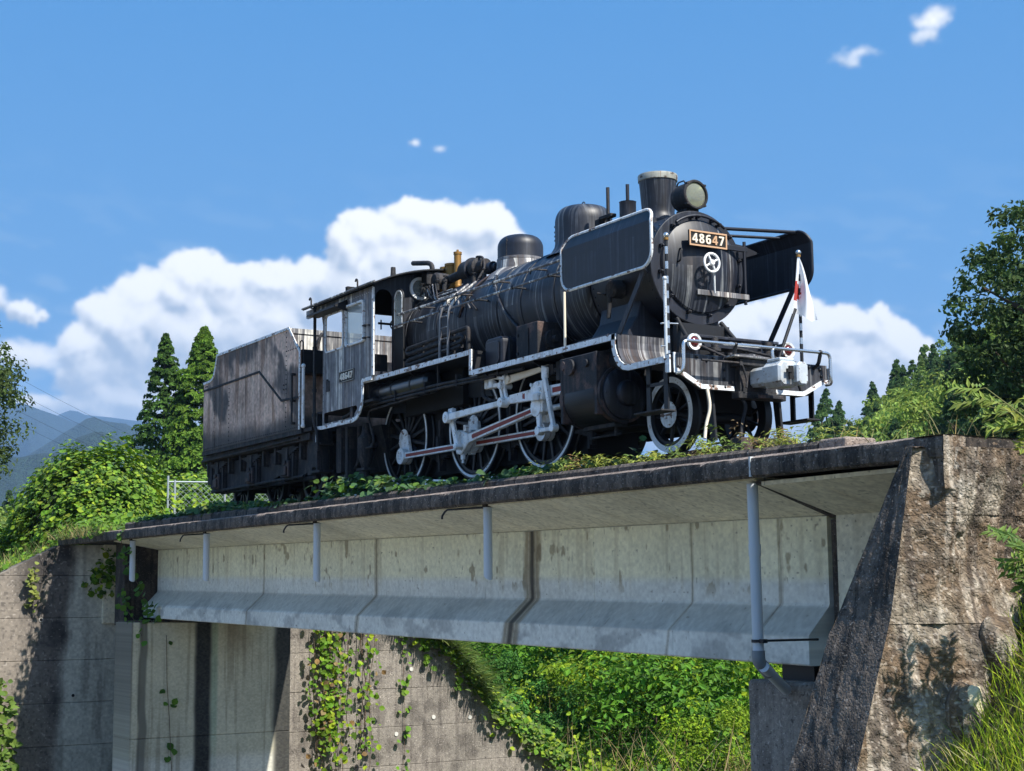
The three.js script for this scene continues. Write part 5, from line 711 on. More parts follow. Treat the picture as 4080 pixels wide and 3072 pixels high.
// ---------------------------------------------------------------- the tender
{
  const Tn = thing('tender', 'weathered grey-brown coal tender with white top edge, coupled behind the locomotive cab', 'tender', [-7.5, 0, 0]);
  const tmap = tex(1024, 512, (u, v) => { const x = u * 5, y = v * 2.1; const w = fbm(x * 0.9, y * 1.3, 821, 5), st = ss(0.52, 0.76, fbm(x * 16, y * 0.8, 822, 3)), bl = ss(0.5, 0.66, fbm(x * 1.4 + y * 0.5, y * 1.1, 823, 4)), n = fbm(x * 20, y * 20, 824, 3) - 0.5, lo = ss(0.4, 0.05, y + 0.3 * (w - 0.5)); let q = mix3([196, 165, 146], [54, 49, 48], bl * 0.85); q = mix3(q, [240, 216, 192], 0.5 * st * (1 - bl * 0.5)); q = mix3(q, [118, 84, 62], 0.55 * ss(0.52, 0.72, fbm(x * 9, y * 1.2, 825, 3))); q = mix3(q, [32, 31, 33], lo * 0.8); return q.map((c) => c * (1 + 0.4 * n + 0.5 * (w - 0.5))); });
  tmap.wrapS = tmap.wrapT = THREE.MirroredRepeatWrapping; tmap.repeat.set(0.2, 1 / 2.1); tmap.offset.set(0, -1.19 / 2.1);
  const mt = std({ map: tmap, roughness: 0.62, bumpMap: dents, bumpScale: 0.03 });
  const out = [[-9.88, 1.2], [-4.99, 1.2], [-4.99, 2.58], [-5.49, 3.08], [-9.14, 3.08], [-9.22, 2.86], [-9.3, 2.7], [-9.38, 2.635], [-9.5, 2.61], [-9.88, 2.6]];
  for (const s of [1, -1]) {
    const Z = (a, b) => s > 0 ? [a, b] : [-b, -a];
    const sd = obj('tank_side', ez(out, ...Z(1.285, 1.3)), mt, Tn);
    obj('white_edging', ez(stripPts([[-4.985, 1.19], [-4.985, 2.58], [-5.485, 3.085], [-9.145, 3.085], [-9.23, 2.86], [-9.31, 2.7], [-9.39, 2.635], [-9.5, 2.61], [-9.88, 2.6]], 0.045), ...Z(1.301, 1.318)), M.white, sd);
    obj('angle_strip', ez(stripPts([[-9.87, 2.41], [-6.9, 2.43], [-5.82, 1.77], [-5.05, 1.75]], 0.038), ...Z(1.301, 1.318)), M.grime, sd);
    const rv = []; for (const x of [-9.25, -8.45, -5.62]) for (let y = 1.3; y < (x === -5.62 ? 3.0 : 2.4); y += 0.085) rv.push(ball(x, y, s * 1.302, 0.012, 6, 4)); for (let x = -9.8; x < -5; x += 0.09) rv.push(ball(x, 1.24, s * 1.302, 0.01, 6, 4)); for (let x = -5.6; x < -5.1; x += 0.08) rv.push(ball(x, 2.66, s * 1.302, 0.012, 6, 4)); for (const [x, y] of [[-5.72, 2.06], [-5.62, 2.06], [-5.72, 1.98], [-5.62, 1.98], [-9.75, 2.5], [-9.68, 2.5]]) rv.push(ball(x, y, s * 1.303, 0.016, 6, 4));
    obj('rivet', rv, M.grime, sd).userData.kind = 'stuff';
    obj('cover_strip', [bx(-9.28, -9.22, 1.22, 2.4, ...Z(1.301, 1.306)), bx(-7.6, -7.585, 1.22, 2.42, ...Z(1.301, 1.305)), bx(-8.75, -8.74, 2.46, 3.05, ...Z(1.301, 1.304))], mt, sd);
    obj('hand_pole', [pipe([[-4.86, 2.3, s * 1.3], [-4.86, 1.25, s * 1.3]], 0.028, 9, 0), ball(-4.86, 2.3, s * 1.3, 0.04), ball(-4.86, 1.24, s * 1.3, 0.04)], M.whiteClean, Tn);
    obj('hand_pole', [rod([-5.22, 2.2, s * 1.36], [-5.22, 1.3, s * 1.36], 0.018), bx(-5.25, -5.19, 2.17, 2.21, ...Z(1.3, 1.38)), bx(-5.25, -5.19, 1.3, 1.34, ...Z(1.3, 1.38)), bx(-5.25, -5.19, 1.7, 1.74, ...Z(1.3, 1.38))], M.grime, Tn);
    const fp = obj('bogie_frame', [ez([[-10.2, 0.5], [-10.05, 0.95], [-4.85, 0.95], [-5.0, 0.6], [-5.6, 0.36], [-6.3, 0.36], [-6.6, 0.5], [-7.3, 0.36], [-8.2, 0.36], [-8.5, 0.42], [-9.0, 0.36], [-9.9, 0.36]], ...Z(0.98, 1.01), [])], M.grime, Tn);
    for (const x of [-9.5, -7.72, -5.98]) {
      const ab = obj('axle_box', [bx(x - 0.15, x + 0.15, 0.42, 0.72, ...Z(1.01, 1.16), 0.02), bx(x - 0.1, x + 0.1, 0.45, 0.62, ...Z(1.16, 1.2), 0.02), bx(x - 0.06, x + 0.06, 0.66, 0.72, ...Z(1.16, 1.19))], M.rustBlock, Tn);
      obj('leaf_spring', [...[0, 1, 2, 3, 4].map((k) => bx(x - 0.5 + k * 0.09, x + 0.5 - k * 0.09, 0.92 - k * 0.025, 0.943 - k * 0.025, ...Z(1.02, 1.12))), bx(x - 0.06, x + 0.06, 0.7, 0.96, ...Z(1.02, 1.14)), ez([[x - 0.3, 0.98], [x + 0.3, 0.98], [x + 0.12, 0.76], [x - 0.12, 0.76]], ...Z(1.08, 1.1))], M.grime, ab);
      obj('horn_guide', [bx(x - 0.24, x - 0.16, 0.36, 0.9, ...Z(1.01, 1.1)), bx(x + 0.16, x + 0.24, 0.36, 0.9, ...Z(1.01, 1.1)), bx(x - 0.62, x - 0.54, 0.7, 1.15, ...Z(1.0, 1.12), 0.01), bx(x + 0.54, x + 0.62, 0.7, 1.15, ...Z(1.0, 1.12), 0.01)], M.grime, ab);
      const rev = (P) => s > 0 ? P : P.map(([a, b]) => [a, -b]).reverse();
      const w = obj('tender_wheel', [latZ(rev([[0.33, 0.495], [0.458, 0.495], [0.458, 0.52], [0.434, 0.535], [0.43, 0.622], [0.35, 0.622], [0.33, 0.6], [0.33, 0.495]]), x, 0.43, 48), latZ(rev([[0, 0.5], [0.1, 0.5], [0.1, 0.64], [0, 0.64]]), x, 0.43, 24)], M.blackPlain, Tn);
      for (let i = 0; i < 9; i++) { const a = i * 0.698; obj('spoke', bar(x + 0.08 * Math.cos(a), 0.43 + 0.08 * Math.sin(a), x + 0.34 * Math.cos(a), 0.43 + 0.34 * Math.sin(a), 0.05, 0.04, ...Z(0.53, 0.58)), M.blackPlain, w); }
      obj('axle', rod([x, 0.43, 0], [x, 0.43, s * 1.0], 0.07), M.blackPlain, w);
    }
    obj('tie_bar', [rod([-9.9, 0.4, s * 1.08], [-5.3, 0.4, s * 1.08], 0.03), bx(-9.7, -5.0, 0.34, 0.4, ...Z(0.9, 0.98)), pipe([[-10.1, 1.02, s * 1.22], [-5.2, 1.06, s * 1.22]], 0.025, 8, 0)], M.grime, Tn);
  }
  const tank = obj('water_tank', [bx(-9.87, -5.3, 1.2, 2.55, -1.284, 1.284), bx(-9.16, -9.14, 2.55, 3.04, -1.284, 1.284)], mt, Tn);
  obj('coal_gate', [bx(-5.52, -5.5, 2.3, 3.06, -1.284, 1.284), bx(-5.53, -5.48, 2.98, 3.07, -1.284, 1.284)], M.cab, Tn);
  obj('gate_box', [ex([[0.7, 2.2], [1.25, 2.2], [1.25, 2.62], [0.6, 2.62]], -5.29, -4.99, [], 0.01)], M.blackPlain, Tn); obj('gate_handle', [pipe([[-5.2, 2.62, 1.22], [-5.2, 2.78, 1.22], [-5.12, 2.8, 1.22], [-5.05, 2.76, 1.22], [-5.05, 2.62, 1.22]], 0.012, 6, 0.04), pipe([[-5.47, 2.6, 0.8], [-5.4, 2.7, 0.8], [-5.38, 2.95, 0.75], [-5.42, 3.0, 0.7]], 0.03, 8, 0.06)], M.grime, Tn);
  obj('footplate', [bx(-5.3, -4.6, 1.14, 1.2, -1.25, 1.25), bx(-4.8, -4.5, 0.5, 1.14, 0.9, 1.15, 0.02), bx(-5.1, -4.9, 0.4, 1.1, 0.98, 1.1)], M.grime, Tn);
  obj('underframe', [bx(-10.15, -4.8, 1.0, 1.12, -1.2, 1.2, 0.01), bx(-9.95, -4.95, 1.12, 1.2, -1.29, 1.29), bx(-10.0, -4.9, 0.5, 1.0, -0.45, 0.45), bx(-10.12, -9.9, 0.55, 1.0, -1.1, 1.1)], M.grime, Tn);
  obj('rear_coupler', [bx(-10.9, -10.1, 0.74, 0.86, -0.12, 0.12, 0.02), bx(-10.5, -10.1, 0.5, 0.58, 0.55, 0.9), bx(-10.45, -10.1, 0.8, 0.88, 0.7, 1.0), pipe([[-10.2, 0.4, 0.4], [-10.35, 0.25, 0.45], [-10.3, 0.1, 0.5]], 0.04, 8, 0.1)], M.grime, Tn);
  obj('fire_hose_pipe', [pipe([[-4.75, 0.9, 0.8], [-4.7, 0.4, 0.8], [-4.5, 0.25, 0.7], [-4.3, 0.4, 0.7]], 0.06, 10, 0.15), rod([-4.5, 0.1, 1.0], [-4.5, 0.8, 1.0], 0.05), rod([-4.75, 0.15, 0.95], [-4.75, 0.9, 0.95], 0.04)], M.grime, Tn);
}

// ---------------------------------------------------------------- flags
{
  const striped = (name, label, x, z, y0, y1, tip) => {
    const t = thing(name, label, 'flagpole', [x, y0, z]); let k = 0;
    for (let y = y0; y < y1 - 0.02; y += 0.09, k++) obj('pole_stripe', rod([x, y, z], [x, Math.min(y1, y + 0.09), z], 0.02, 0.02, 14), k % 2 ? M.blackPlain : M.chrome, t);
    obj('finial', new THREE.SphereGeometry(0.036, 20, 14).translate(x, y1 + 0.03, z), M.chrome, t); obj('finial_collar', lat([[0.03, y1 - 0.03], [0.03, y1]], x, z, 14), M.brass, t); return t;
  };
  const a = striped('flagpole', 'black and silver striped bare pole, ball-topped, at the near front corner', 5.6, 1.155, 1.04, 2.5);
  obj('clip', [rod([5.6, 1.46, 1.155], [5.62, 1.46, 1.02], 0.01), rod([5.6, 1.46, 1.155], [5.6, 1.45, 1.26], 0.01), rod([5.6, 1.18, 1.15], [5.6, 1.18, 1.26], 0.01)], M.chrome, a); obj('guide_rod', [rod([5.6, 1.04, 1.19], [5.6, 1.98, 1.19], 0.02), ball(5.6, 2.0, 1.19, 0.03)], M.silver, a);
  const b = striped('flagpole', 'leaning thin pole with silver ball carrying the flag, at the far front corner', 5.62, -0.9, 1.35, 2.5);
  obj('socket', [rod([5.62, 1.04, -0.9], [5.62, 1.36, -0.9], 0.022), rod([5.62, 1.1, -0.5], [5.62, 1.8, -0.82], 0.022)], M.blackPlain, b);
  const f = thing('flag', 'white flag with a red disc hanging limp from the far front pole', 'flag', [5.62, 1.6, -0.9]);
  const n = 18, m = 26, build = (sel) => { const pos = [], idx = []; const P = (i, j) => { const u = i / n, v = j / m; const w = mix(0.03, 0.27, Math.pow(v, 0.85)), fold = 0.05 * Math.sin(u * 9 + v * 3) * ss(0.0, 0.5, v); return [5.63 + w * u * 0.62 + fold, 2.45 - 0.72 * v - 0.09 * u * v + 0.03 * Math.sin(u * 7) * v, -0.87 + 0.06 * (1 - u) * v * 1.2 - w * u * 0.78 + fold * 0.6 + 0.05 * v]; };
    for (let j = 0; j <= m; j++) for (let i = 0; i <= n; i++) pos.push(...P(i, j)); for (let j = 0; j < m; j++) for (let i = 0; i < n; i++) { const uu = (i + 0.5) / n, vv = (j + 0.5) / m, red = (uu / 0.42) ** 2 + ((vv - 0.6) / 0.17) ** 2 < 1; if (red === sel) { const a = j * (n + 1) + i; idx.push(a, a + n + 1, a + 1, a + 1, a + n + 1, a + n + 2); } }
    const g = new THREE.BufferGeometry(); g.setAttribute('position', new THREE.Float32BufferAttribute(pos, 3)); g.setIndex(idx); g.computeVertexNormals(); return g; };
  obj('cloth', build(false), phys({ color: 0xe9edf2, roughness: 0.85, transmission: 0.3, thickness: 0, side: THREE.DoubleSide }), f); obj('red_disc', build(true), phys({ color: 0xb3271c, roughness: 0.85, transmission: 0.2, thickness: 0, side: THREE.DoubleSide }), f);
}

// ---------------------------------------------------------------- terrain
const FW = [-0.8567, -0.5158], RT = [0.5158, -0.8567], EYE = [20.44, 12.26];
const polar = (deg, r) => { const a = deg * Math.PI / 180, c = Math.cos(a), s = Math.sin(a); return [EYE[0] + r * (c * FW[0] + s * RT[0]), EYE[1] + r * (c * FW[1] + s * RT[1])]; };
const hillTop = (deg) => lerpTable([[-30, -3], [8.5, -3], [10.5, 1.0], [12, 3.2], [12.8, 6.5], [14.2, 10], [15.5, 13.5], [17.5, 16.5], [22, 17], [40, 20], [70, 6], [100, -3]], deg);
function ground(x, z) {
  const xc = z > -5 ? -3 : -3 + 0.9 * Math.max(-60, z + 5) * 0.9, d = Math.abs(x - xc);
  let low = -6.35 + 2.6 * ss(5, 24, d) + 0.5 * (fbm(x * 0.25, z * 0.25, 50, 3) - 0.5);
  const rx = x - EYE[0], rz = z - EYE[1], r = Math.hypot(rx, rz);
  low += 2.6 * ss(35, 95, r) * ss(4, -4, z);
  if (z > -4 && x > 6) low = Math.max(low, mix(-6.3, -3.35, ss(6.5, 12, x)));
  const deg = Math.atan2(rx * RT[0] + rz * RT[1], rx * FW[0] + rz * FW[1]) * 180 / Math.PI;
  if (r > 70) low = mix(low, hillTop(deg) + 2.5 * (fbm(x * 0.03, z * 0.03, 51, 3) - 0.5), ss(75, 150, r));
  if (x > -17.05) low -= 2.2 * ss(-7, -12, x) * ss(-2.5, 0.5, z);
  let h = low;
  if (x < (z > 0.6 ? -17.05 : -13.62)) { const bank = z > 0 ? -0.62 - 0.5 * Math.max(0, z - 2.3) : -0.62 - 0.78 * Math.max(0, -z - 2.4); h = Math.max(bank - 0.02 * Math.max(0, -14 - x), low); }
  if (x > 10.3) { const bank = z > -2 ? -0.3 - 1.19 * z + 0.25 * (x - 10.9) : -0.6 - 0.35 * Math.max(0, -z - 2.5); h = Math.max(Math.min(bank, -0.58), low); }
  return h + 0.08 * (fbm(x * 1.3, z * 1.3, 52, 3) - 0.5);
}
{
  const axis = (lo, hi, step, far) => { const a = []; for (let v = lo; v <= hi + 1e-6; v += step) a.push(v); let s = step; while (a[a.length - 1] < far) a.push(a[a.length - 1] + (s *= 1.12)); s = step; while (a[0] > -far) a.unshift(a[0] - (s *= 1.12)); return a; };
  const xs = axis(-28, 24, 0.6, 14000), zs = axis(-28, 22, 0.6, 14000); xs.push(-17.06, -17.02, -13.63, -13.6, 10.28, 10.31, 10.6, 10.9); xs.sort((a, b) => a - b);
  const pos = [], idx = []; for (const z of zs) for (const x of xs) { const r = Math.hypot(x, z); pos.push(x, r > 600 ? mix(ground(x, z), -6, ss(600, 1500, r)) : ground(x, z), z); }
  const n = xs.length; for (let j = 0; j < zs.length - 1; j++) for (let i = 0; i < n - 1; i++) { const a = j * n + i; idx.push(a, a + n, a + 1, a + 1, a + n, a + n + 1); }
  const g = new THREE.BufferGeometry(); g.setAttribute('position', new THREE.Float32BufferAttribute(pos, 3)); g.setIndex(idx); g.computeVertexNormals();
  const earth = tex(512, 512, (u, v) => { const a = fbm(u * 8, v * 8, 61, 5, 8, 8), b = fbm(u * 60, v * 60, 62, 3, 60, 60); let q = mix3([40, 52, 24], [70, 58, 40], ss(0.45, 0.65, a)); return q.map((c) => c * (0.6 + 0.8 * b)); }, [6, 6]);
  tag(obj('ground', g, std({ map: earth, roughness: 1 })), 'overgrown green earth banks and valley floor around the bridge', 'ground', null, 'structure');
}
{
  const pale = tex(512, 512, (u, v) => { const a = fbm(u * 26, v * 26, 66, 4, 26, 26), b = speck(u, v, 60, 67, 0.4, 0.7); return [188, 182, 170].map((c) => c * (0.65 + 0.45 * a) * (0.8 + 0.25 * b)); }, [4, 4]), pm = std({ map: pale, roughness: 0.95, bumpMap: grit, bumpScale: 0.03 });
  const lay = (name, label, x0, x1, z0, z1, up) => { const n = Math.ceil((x1 - x0) / 0.5), m = Math.ceil((z1 - z0) / 0.5), pos = [], idx = []; for (let j = 0; j <= m; j++) for (let i = 0; i <= n; i++) { const x = mix(x0, x1, i / n), z = mix(z0, z1, j / m); pos.push(x, ground(x, z) + up, z); } for (let j = 0; j < m; j++) for (let i = 0; i < n; i++) { const a = j * (n + 1) + i; idx.push(a, a + n + 1, a + 1, a + 1, a + n + 1, a + n + 2); } const g = new THREE.BufferGeometry(); g.setAttribute('position', new THREE.Float32BufferAttribute(pos, 3)); g.setIndex(idx); g.computeVertexNormals(); tag(obj(name, g, pm), label, name.replace('_', ' '), null, 'structure'); };
  lay('stream_bed', 'pale dry gravel bed of the stream under and before the bridge', -11.8, 6.6, -3.4, 32, 0.06); lay('gravel_road', 'pale gravel road on the right bank in front of the bridge', 13, 46, 7.5, 30, 0.06);
}
// mountains: ridges given as [azimuth, elevation] seen from the bridge, at a distance in metres
const forest = grit.clone(); forest.repeat.set(1 / 170, 1 / 170); forest.needsUpdate = true;
function ridge(label, pts, D, sd, tone, base) {
  const az0 = -205, az1 = -90, n = 420, m = 26, pos = [], col = [], idx = [];
  const R = Math.PI / 180;
  for (let i = 0; i <= n; i++) {
    const az = mix(az0, az1, i / n), inside = az >= pts[0][0] && az <= pts[pts.length - 1][0];
    let el = lerpTable(pts, az); if (!inside) { const e = az < pts[0][0] ? pts[0][0] - az : az - pts[pts.length - 1][0]; el = mix(el, base + 1.1 * (fbm(az * 0.35, 1, sd, 4) - 0.5), ss(0, 4, e)); }
    el += 0.04 * (fbm(az * 5, 2, sd + 1, 3) - 0.5) + 0.05 * (fbm(az * 22, 2, sd + 6, 3) - 0.5) + (D < 2500 ? 0.09 * (vn(az * 34, 1, sd + 8) - 0.5) : 0);
    const top = D * Math.tan(el * R);
    for (let j = 0; j <= m; j++) {
      const t = j / m, dist = t < 0.8 ? D * mix(0.72, 1, t / 0.8) : D * mix(1, 1.12, (t - 0.8) / 0.2), f = t < 0.8 ? Math.pow(t / 0.8, 1.15) : 1 - 0.5 * ((t - 0.8) / 0.2);
      const rid = (fbm(az * 1.6 + t, t * 2.2, sd + 2, 4) - 0.5) * top * 0.5 * Math.sin(Math.min(1, t / 0.8) * Math.PI), h = mix(-8, top, f) + (t < 0.79 ? rid : 0) + (t > 0.1 && t < 0.8 ? (fbm(az * 40, t * 40, sd + 3, 2) - 0.5) * top * 0.03 : 0);
      pos.push(EYE[0] + dist * Math.cos(az * R), h, EYE[1] + dist * Math.sin(az * R));
      const k = 0.7 + 0.6 * fbm(az * 30, t * 30, sd + 4, 3); col.push(0.6 * tone[0] * k, 0.7 * tone[1] * k, tone[2] * k);
    }
  }
  for (let i = 0; i < n; i++) for (let j = 0; j < m; j++) { const a = i * (m + 1) + j, b = a + m + 1; idx.push(a, a + 1, b, a + 1, b + 1, b); }
  const g = new THREE.BufferGeometry(); g.setAttribute('position', new THREE.Float32BufferAttribute(pos, 3)); g.setAttribute('color', new THREE.Float32BufferAttribute(col, 3)); g.setIndex(idx); g.computeVertexNormals();
  tag(obj('mountain', g, std({ vertexColors: true, roughness: 1, bumpMap: forest, bumpScale: 22, side: THREE.DoubleSide })), label, 'mountain', null, 'structure');
}
ridge('tallest blue wooded mountain ridge at the far left', [[-168.5, 6.3], [-167.5, 6.8], [-166.7, 6.9], [-166.4, 6.97], [-166, 6.82], [-165.7, 6.7], [-165.2, 6.55], [-164.7, 6.33]], 5200, 70, [0.03, 0.055, 0.03], 4.6);
ridge('palest long mountain ridge behind the two cedars', [[-166, 6.2], [-165.2, 6.5], [-164.9, 6.7], [-164.7, 6.75], [-164.4, 6.66], [-164, 6.57], [-163.5, 6.53], [-162.7, 6.44], [-162.1, 6.38], [-159, 6.1]], 7000, 80, [0.03, 0.05, 0.03], 4.4);
ridge('middle wooded mountain with a pointed top, left of the cedars', [[-166.3, 5.0], [-165.5, 5.5], [-164.9, 5.97], [-164.4, 6.28], [-164, 6.54], [-163.6, 6.37], [-162.7, 6.26], [-162.5, 6.06], [-162.2, 6.3], [-161.9, 6.2], [-160, 5.8]], 3300, 90, [0.035, 0.065, 0.03], 3.4);
ridge('nearest small dark green hill above the vine-covered bushes', [[-168, 5.2], [-166.6, 5.0], [-165.2, 5.2], [-164.9, 5.42], [-164.4, 5.78], [-164, 5.94], [-163.6, 5.95], [-163.2, 5.75], [-162.7, 5.66], [-162.4, 5.55], [-160, 4.5]], 2000, 95, [0.03, 0.06, 0.022], 2.6);

// ---------------------------------------------------------------- plants
const leafM = phys({ vertexColors: true, roughness: 0.9, specularIntensity: 0.3, transmission: 0.42, thickness: 0, side: THREE.DoubleSide });
const leafI = phys({ color: 0xffffff, roughness: 0.75, specularIntensity: 0.45, transmission: 0.42, thickness: 0, side: THREE.DoubleSide });
const bladeM = phys({ color: 0xffffff, roughness: 0.9, specularIntensity: 0.3, transmission: 0.4, thickness: 0, side: THREE.DoubleSide });
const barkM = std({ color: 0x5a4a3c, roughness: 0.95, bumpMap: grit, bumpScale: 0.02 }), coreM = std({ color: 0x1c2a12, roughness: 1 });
const dirRnd = () => { const z = rr(-1, 1), a = rr(0, 6.283), r = Math.sqrt(1 - z * z); return V(r * Math.cos(a), z, r * Math.sin(a)); };
// many bent leaf faces in one geometry; put(i) gives [position, normal, size, colour]
function leafCloud(n, put, narrow = 0.55) {
  const pos = [], col = [], nor = [];
  for (let i = 0; i < n; i++) {
    const q = put(i); if (!q) continue; const [p, nn, s, c] = q;
    const N = nn.clone().addScaledVector(dirRnd(), 0.75).normalize(), t = dirRnd(); const a = t.clone().sub(N.clone().multiplyScalar(t.dot(N))).normalize(), b = N.clone().cross(a);
    const A = p.clone().addScaledVector(a, -s / 2), B = p.clone().addScaledVector(b, s * narrow / 2).addScaledVector(N, s * 0.1), C = p.clone().addScaledVector(a, s / 2).addScaledVector(N, -s * 0.08), D = p.clone().addScaledVector(b, -s * narrow / 2).addScaledVector(N, s * 0.1);
    for (const [P, Q, S] of [[A, B, C], [A, C, D]]) { pos.push(P.x, P.y, P.z, Q.x, Q.y, Q.z, S.x, S.y, S.z); const m = Q.clone().sub(P).cross(S.clone().sub(P)).normalize(); for (let k = 0; k < 3; k++) { col.push(c[0], c[1], c[2]); nor.push(m.x, m.y, m.z); } }
  }
  const g = new THREE.BufferGeometry(); g.setAttribute('position', new THREE.Float32BufferAttribute(pos, 3)); g.setAttribute('normal', new THREE.Float32BufferAttribute(nor, 3)); g.setAttribute('color', new THREE.Float32BufferAttribute(col, 3)); return g;
}
const vary = (c, v = 0.35) => { const k = rr(1 - v, 1 + v), w = rr(-0.12, 0.12); return [c[0] * k * (1 + w), c[1] * k, c[2] * k * (1 - w)]; };
const GREEN = { kudzu: [0.13, 0.26, 0.012], lime: [0.29, 0.4, 0.015], dark: [0.04, 0.08, 0.02], cedar: [0.06, 0.12, 0.03], mid: [0.085, 0.19, 0.016], olive: [0.16, 0.18, 0.03], blue: [0.045, 0.125, 0.035], straw: [0.4, 0.33, 0.14] };
function rawMesh(name, g, mat, parent) { const m = new THREE.Mesh(g, mat); m.name = parent ? name : numbered(name); m.castShadow = m.receiveShadow = true; (parent ?? scene).add(m); return m; }
const trunkGeo = (h, r, lean = 0, limbs = 5, y0 = 0) => { const gs = [pipe([[0, y0, 0], [lean * 0.3, h * 0.4, lean * 0.1], [lean, h, lean * 0.4]], r, 9, h * 0.2, r * 0.25)]; for (let i = 0; i < limbs; i++) { const a = rr(0, 6.28), y = h * rr(0.35, 0.85), l = h * rr(0.12, 0.22); gs.push(pipe([[lean * 0.4 * y / h, y, 0], [Math.cos(a) * l * 0.5, y + l * 0.3, Math.sin(a) * l * 0.5], [Math.cos(a) * l, y + l * 0.65, Math.sin(a) * l]], r * 0.35, 6, l * 0.2, r * 0.08)); } return mergeGeometries(gs.map((g) => prep(g))); };
// crowns, built round the foot of the trunk
function cedarCrown(h, R, clumps, per, size, c, low = 0.04) {
  const cs = []; for (let i = 0; i < clumps; i++) { const t = Math.pow(rnd(), 0.8), y = h * mix(low, 1.0, t), r = R * Math.pow(1 - t, 0.9) * (0.7 + 0.6 * fbm(t * 9, i, 33, 2)) + 0.03, a = rr(0, 6.283), rad = r * Math.sqrt(rr(0.45, 1)); cs.push([V(rad * Math.cos(a), y - 0.15 * rad, rad * Math.sin(a)), mix(1.0, 0.12, t) * R * 0.27 * rr(0.7, 1.2), rr(0.65, 1.25), V(Math.cos(a), 0.5, Math.sin(a))]); }
  return leafCloud(clumps * per, (i) => { const [p, r, k, out] = cs[i % clumps], d = dirRnd(); d.y = Math.abs(d.y) * 0.9 - 0.25; return [p.clone().add(V(d.x * r, d.y * r * 0.75, d.z * r)), d.clone().add(out).normalize(), size * rr(0.6, 1.3), vary([c[0] * k, c[1] * k, c[2] * k], 0.3)]; }, 0.5);
}
function roundCrown(cx, cy, rx, ry, clumps, per, size, c, gap = 0.6) {
  const cs = []; for (let i = 0; i < clumps; i++) { const d = dirRnd(), k = Math.pow(rnd(), 0.4); cs.push([V(cx + d.x * rx * k, cy + d.y * ry * k, d.z * rx * k), rr(0.5, 1.1) * rx * gap * 0.5, rr(0.65, 1.3), d]); }
  return leafCloud(clumps * per, (i) => { const [p, r, k, out] = cs[i % clumps], d = dirRnd(), q = Math.pow(rnd(), 0.33); return [p.clone().add(V(d.x * r * q, d.y * r * 0.7 * q, d.z * r * q)), d.clone().add(V(0, 0.6, 0)).addScaledVector(out, 0.5).normalize(), size * rr(0.6, 1.3), vary([c[0] * k, c[1] * k, c[2] * k], 0.3)]; });
}
function tree(name, label, x, z, y, crown, trunk, group) { const t = thing(name, label, 'tree', [x, y, z], group); rawMesh('trunk', trunk, barkM, t); rawMesh('crown', crown, leafM, t); return t; }
// the two cedars behind the tender, and a third whose top shows past it
tree('cedar_tree', 'slender tall cedar with a thin pointed top, left of a broader one', -65.2, -16.4, -1.5, cedarCrown(14.6, 3.5, 420, 46, 0.26, [0.08, 0.17, 0.025]), trunkGeo(14, 0.25, 0, 0), null);
tree('cedar_tree', 'broad tall bright green cedar just left of the tender', -63.6, -18.1, -1.5, cedarCrown(14.9, 4.6, 620, 50, 0.28, [0.15, 0.27, 0.028]), trunkGeo(14.4, 0.3, 0, 0), null);
tree('cedar_tree', 'cedar mostly hidden behind the tender, its edge just showing', -66, -22.2, -1.5, cedarCrown(13.2, 2.0, 200, 36, 0.32, [0.08, 0.17, 0.025]), trunkGeo(12.5, 0.25, 0, 0), null);
tree('broadleaf_tree', 'olive broadleaf tree cut off by the left edge of the photograph', -38.6, 0.8, -3, roundCrown(0, 8.4, 2.9, 3.4, 210, 90, 0.18, [0.075, 0.12, 0.025], 0.55), trunkGeo(9.5, 0.22, 0.2, 7), null);
tree('low_tree', 'low brown-green bushy tree at the left edge behind the vines', -39.5, 1.2, -3, roundCrown(0, 4.4, 2.4, 1.9, 60, 50, 0.22, [0.08, 0.1, 0.03], 0.7), trunkGeo(4, 0.15, 0.1, 4), null);
{ const [x, z] = polar(18.9, 45); const crown = mergeGeometries([roundCrown(0.3, 8.2, 3.0, 4.0, 240, 62, 0.19, [0.07, 0.12, 0.03], 0.34), roundCrown(-1.0, 7.2, 1.4, 2.2, 80, 60, 0.2, [0.085, 0.14, 0.03], 0.42), roundCrown(-0.6, 4.5, 2.3, 1.8, 90, 60, 0.2, [0.065, 0.11, 0.03], 0.5)]); tree('broadleaf_tree', 'large dark evergreen broadleaf tree at the right edge', x, z, -3.2, crown, trunkGeo(11, 0.3, 0.3, 12), null); const [a, b] = polar(20.3, 52); tree('broadleaf_tree', 'taller dark tree whose leaves reach in at the upper right edge', a, b, -3.2, roundCrown(0, 10.6, 2.8, 4.2, 150, 60, 0.22, [0.07, 0.12, 0.03], 0.45), trunkGeo(13, 0.3, -0.2, 10), null); }
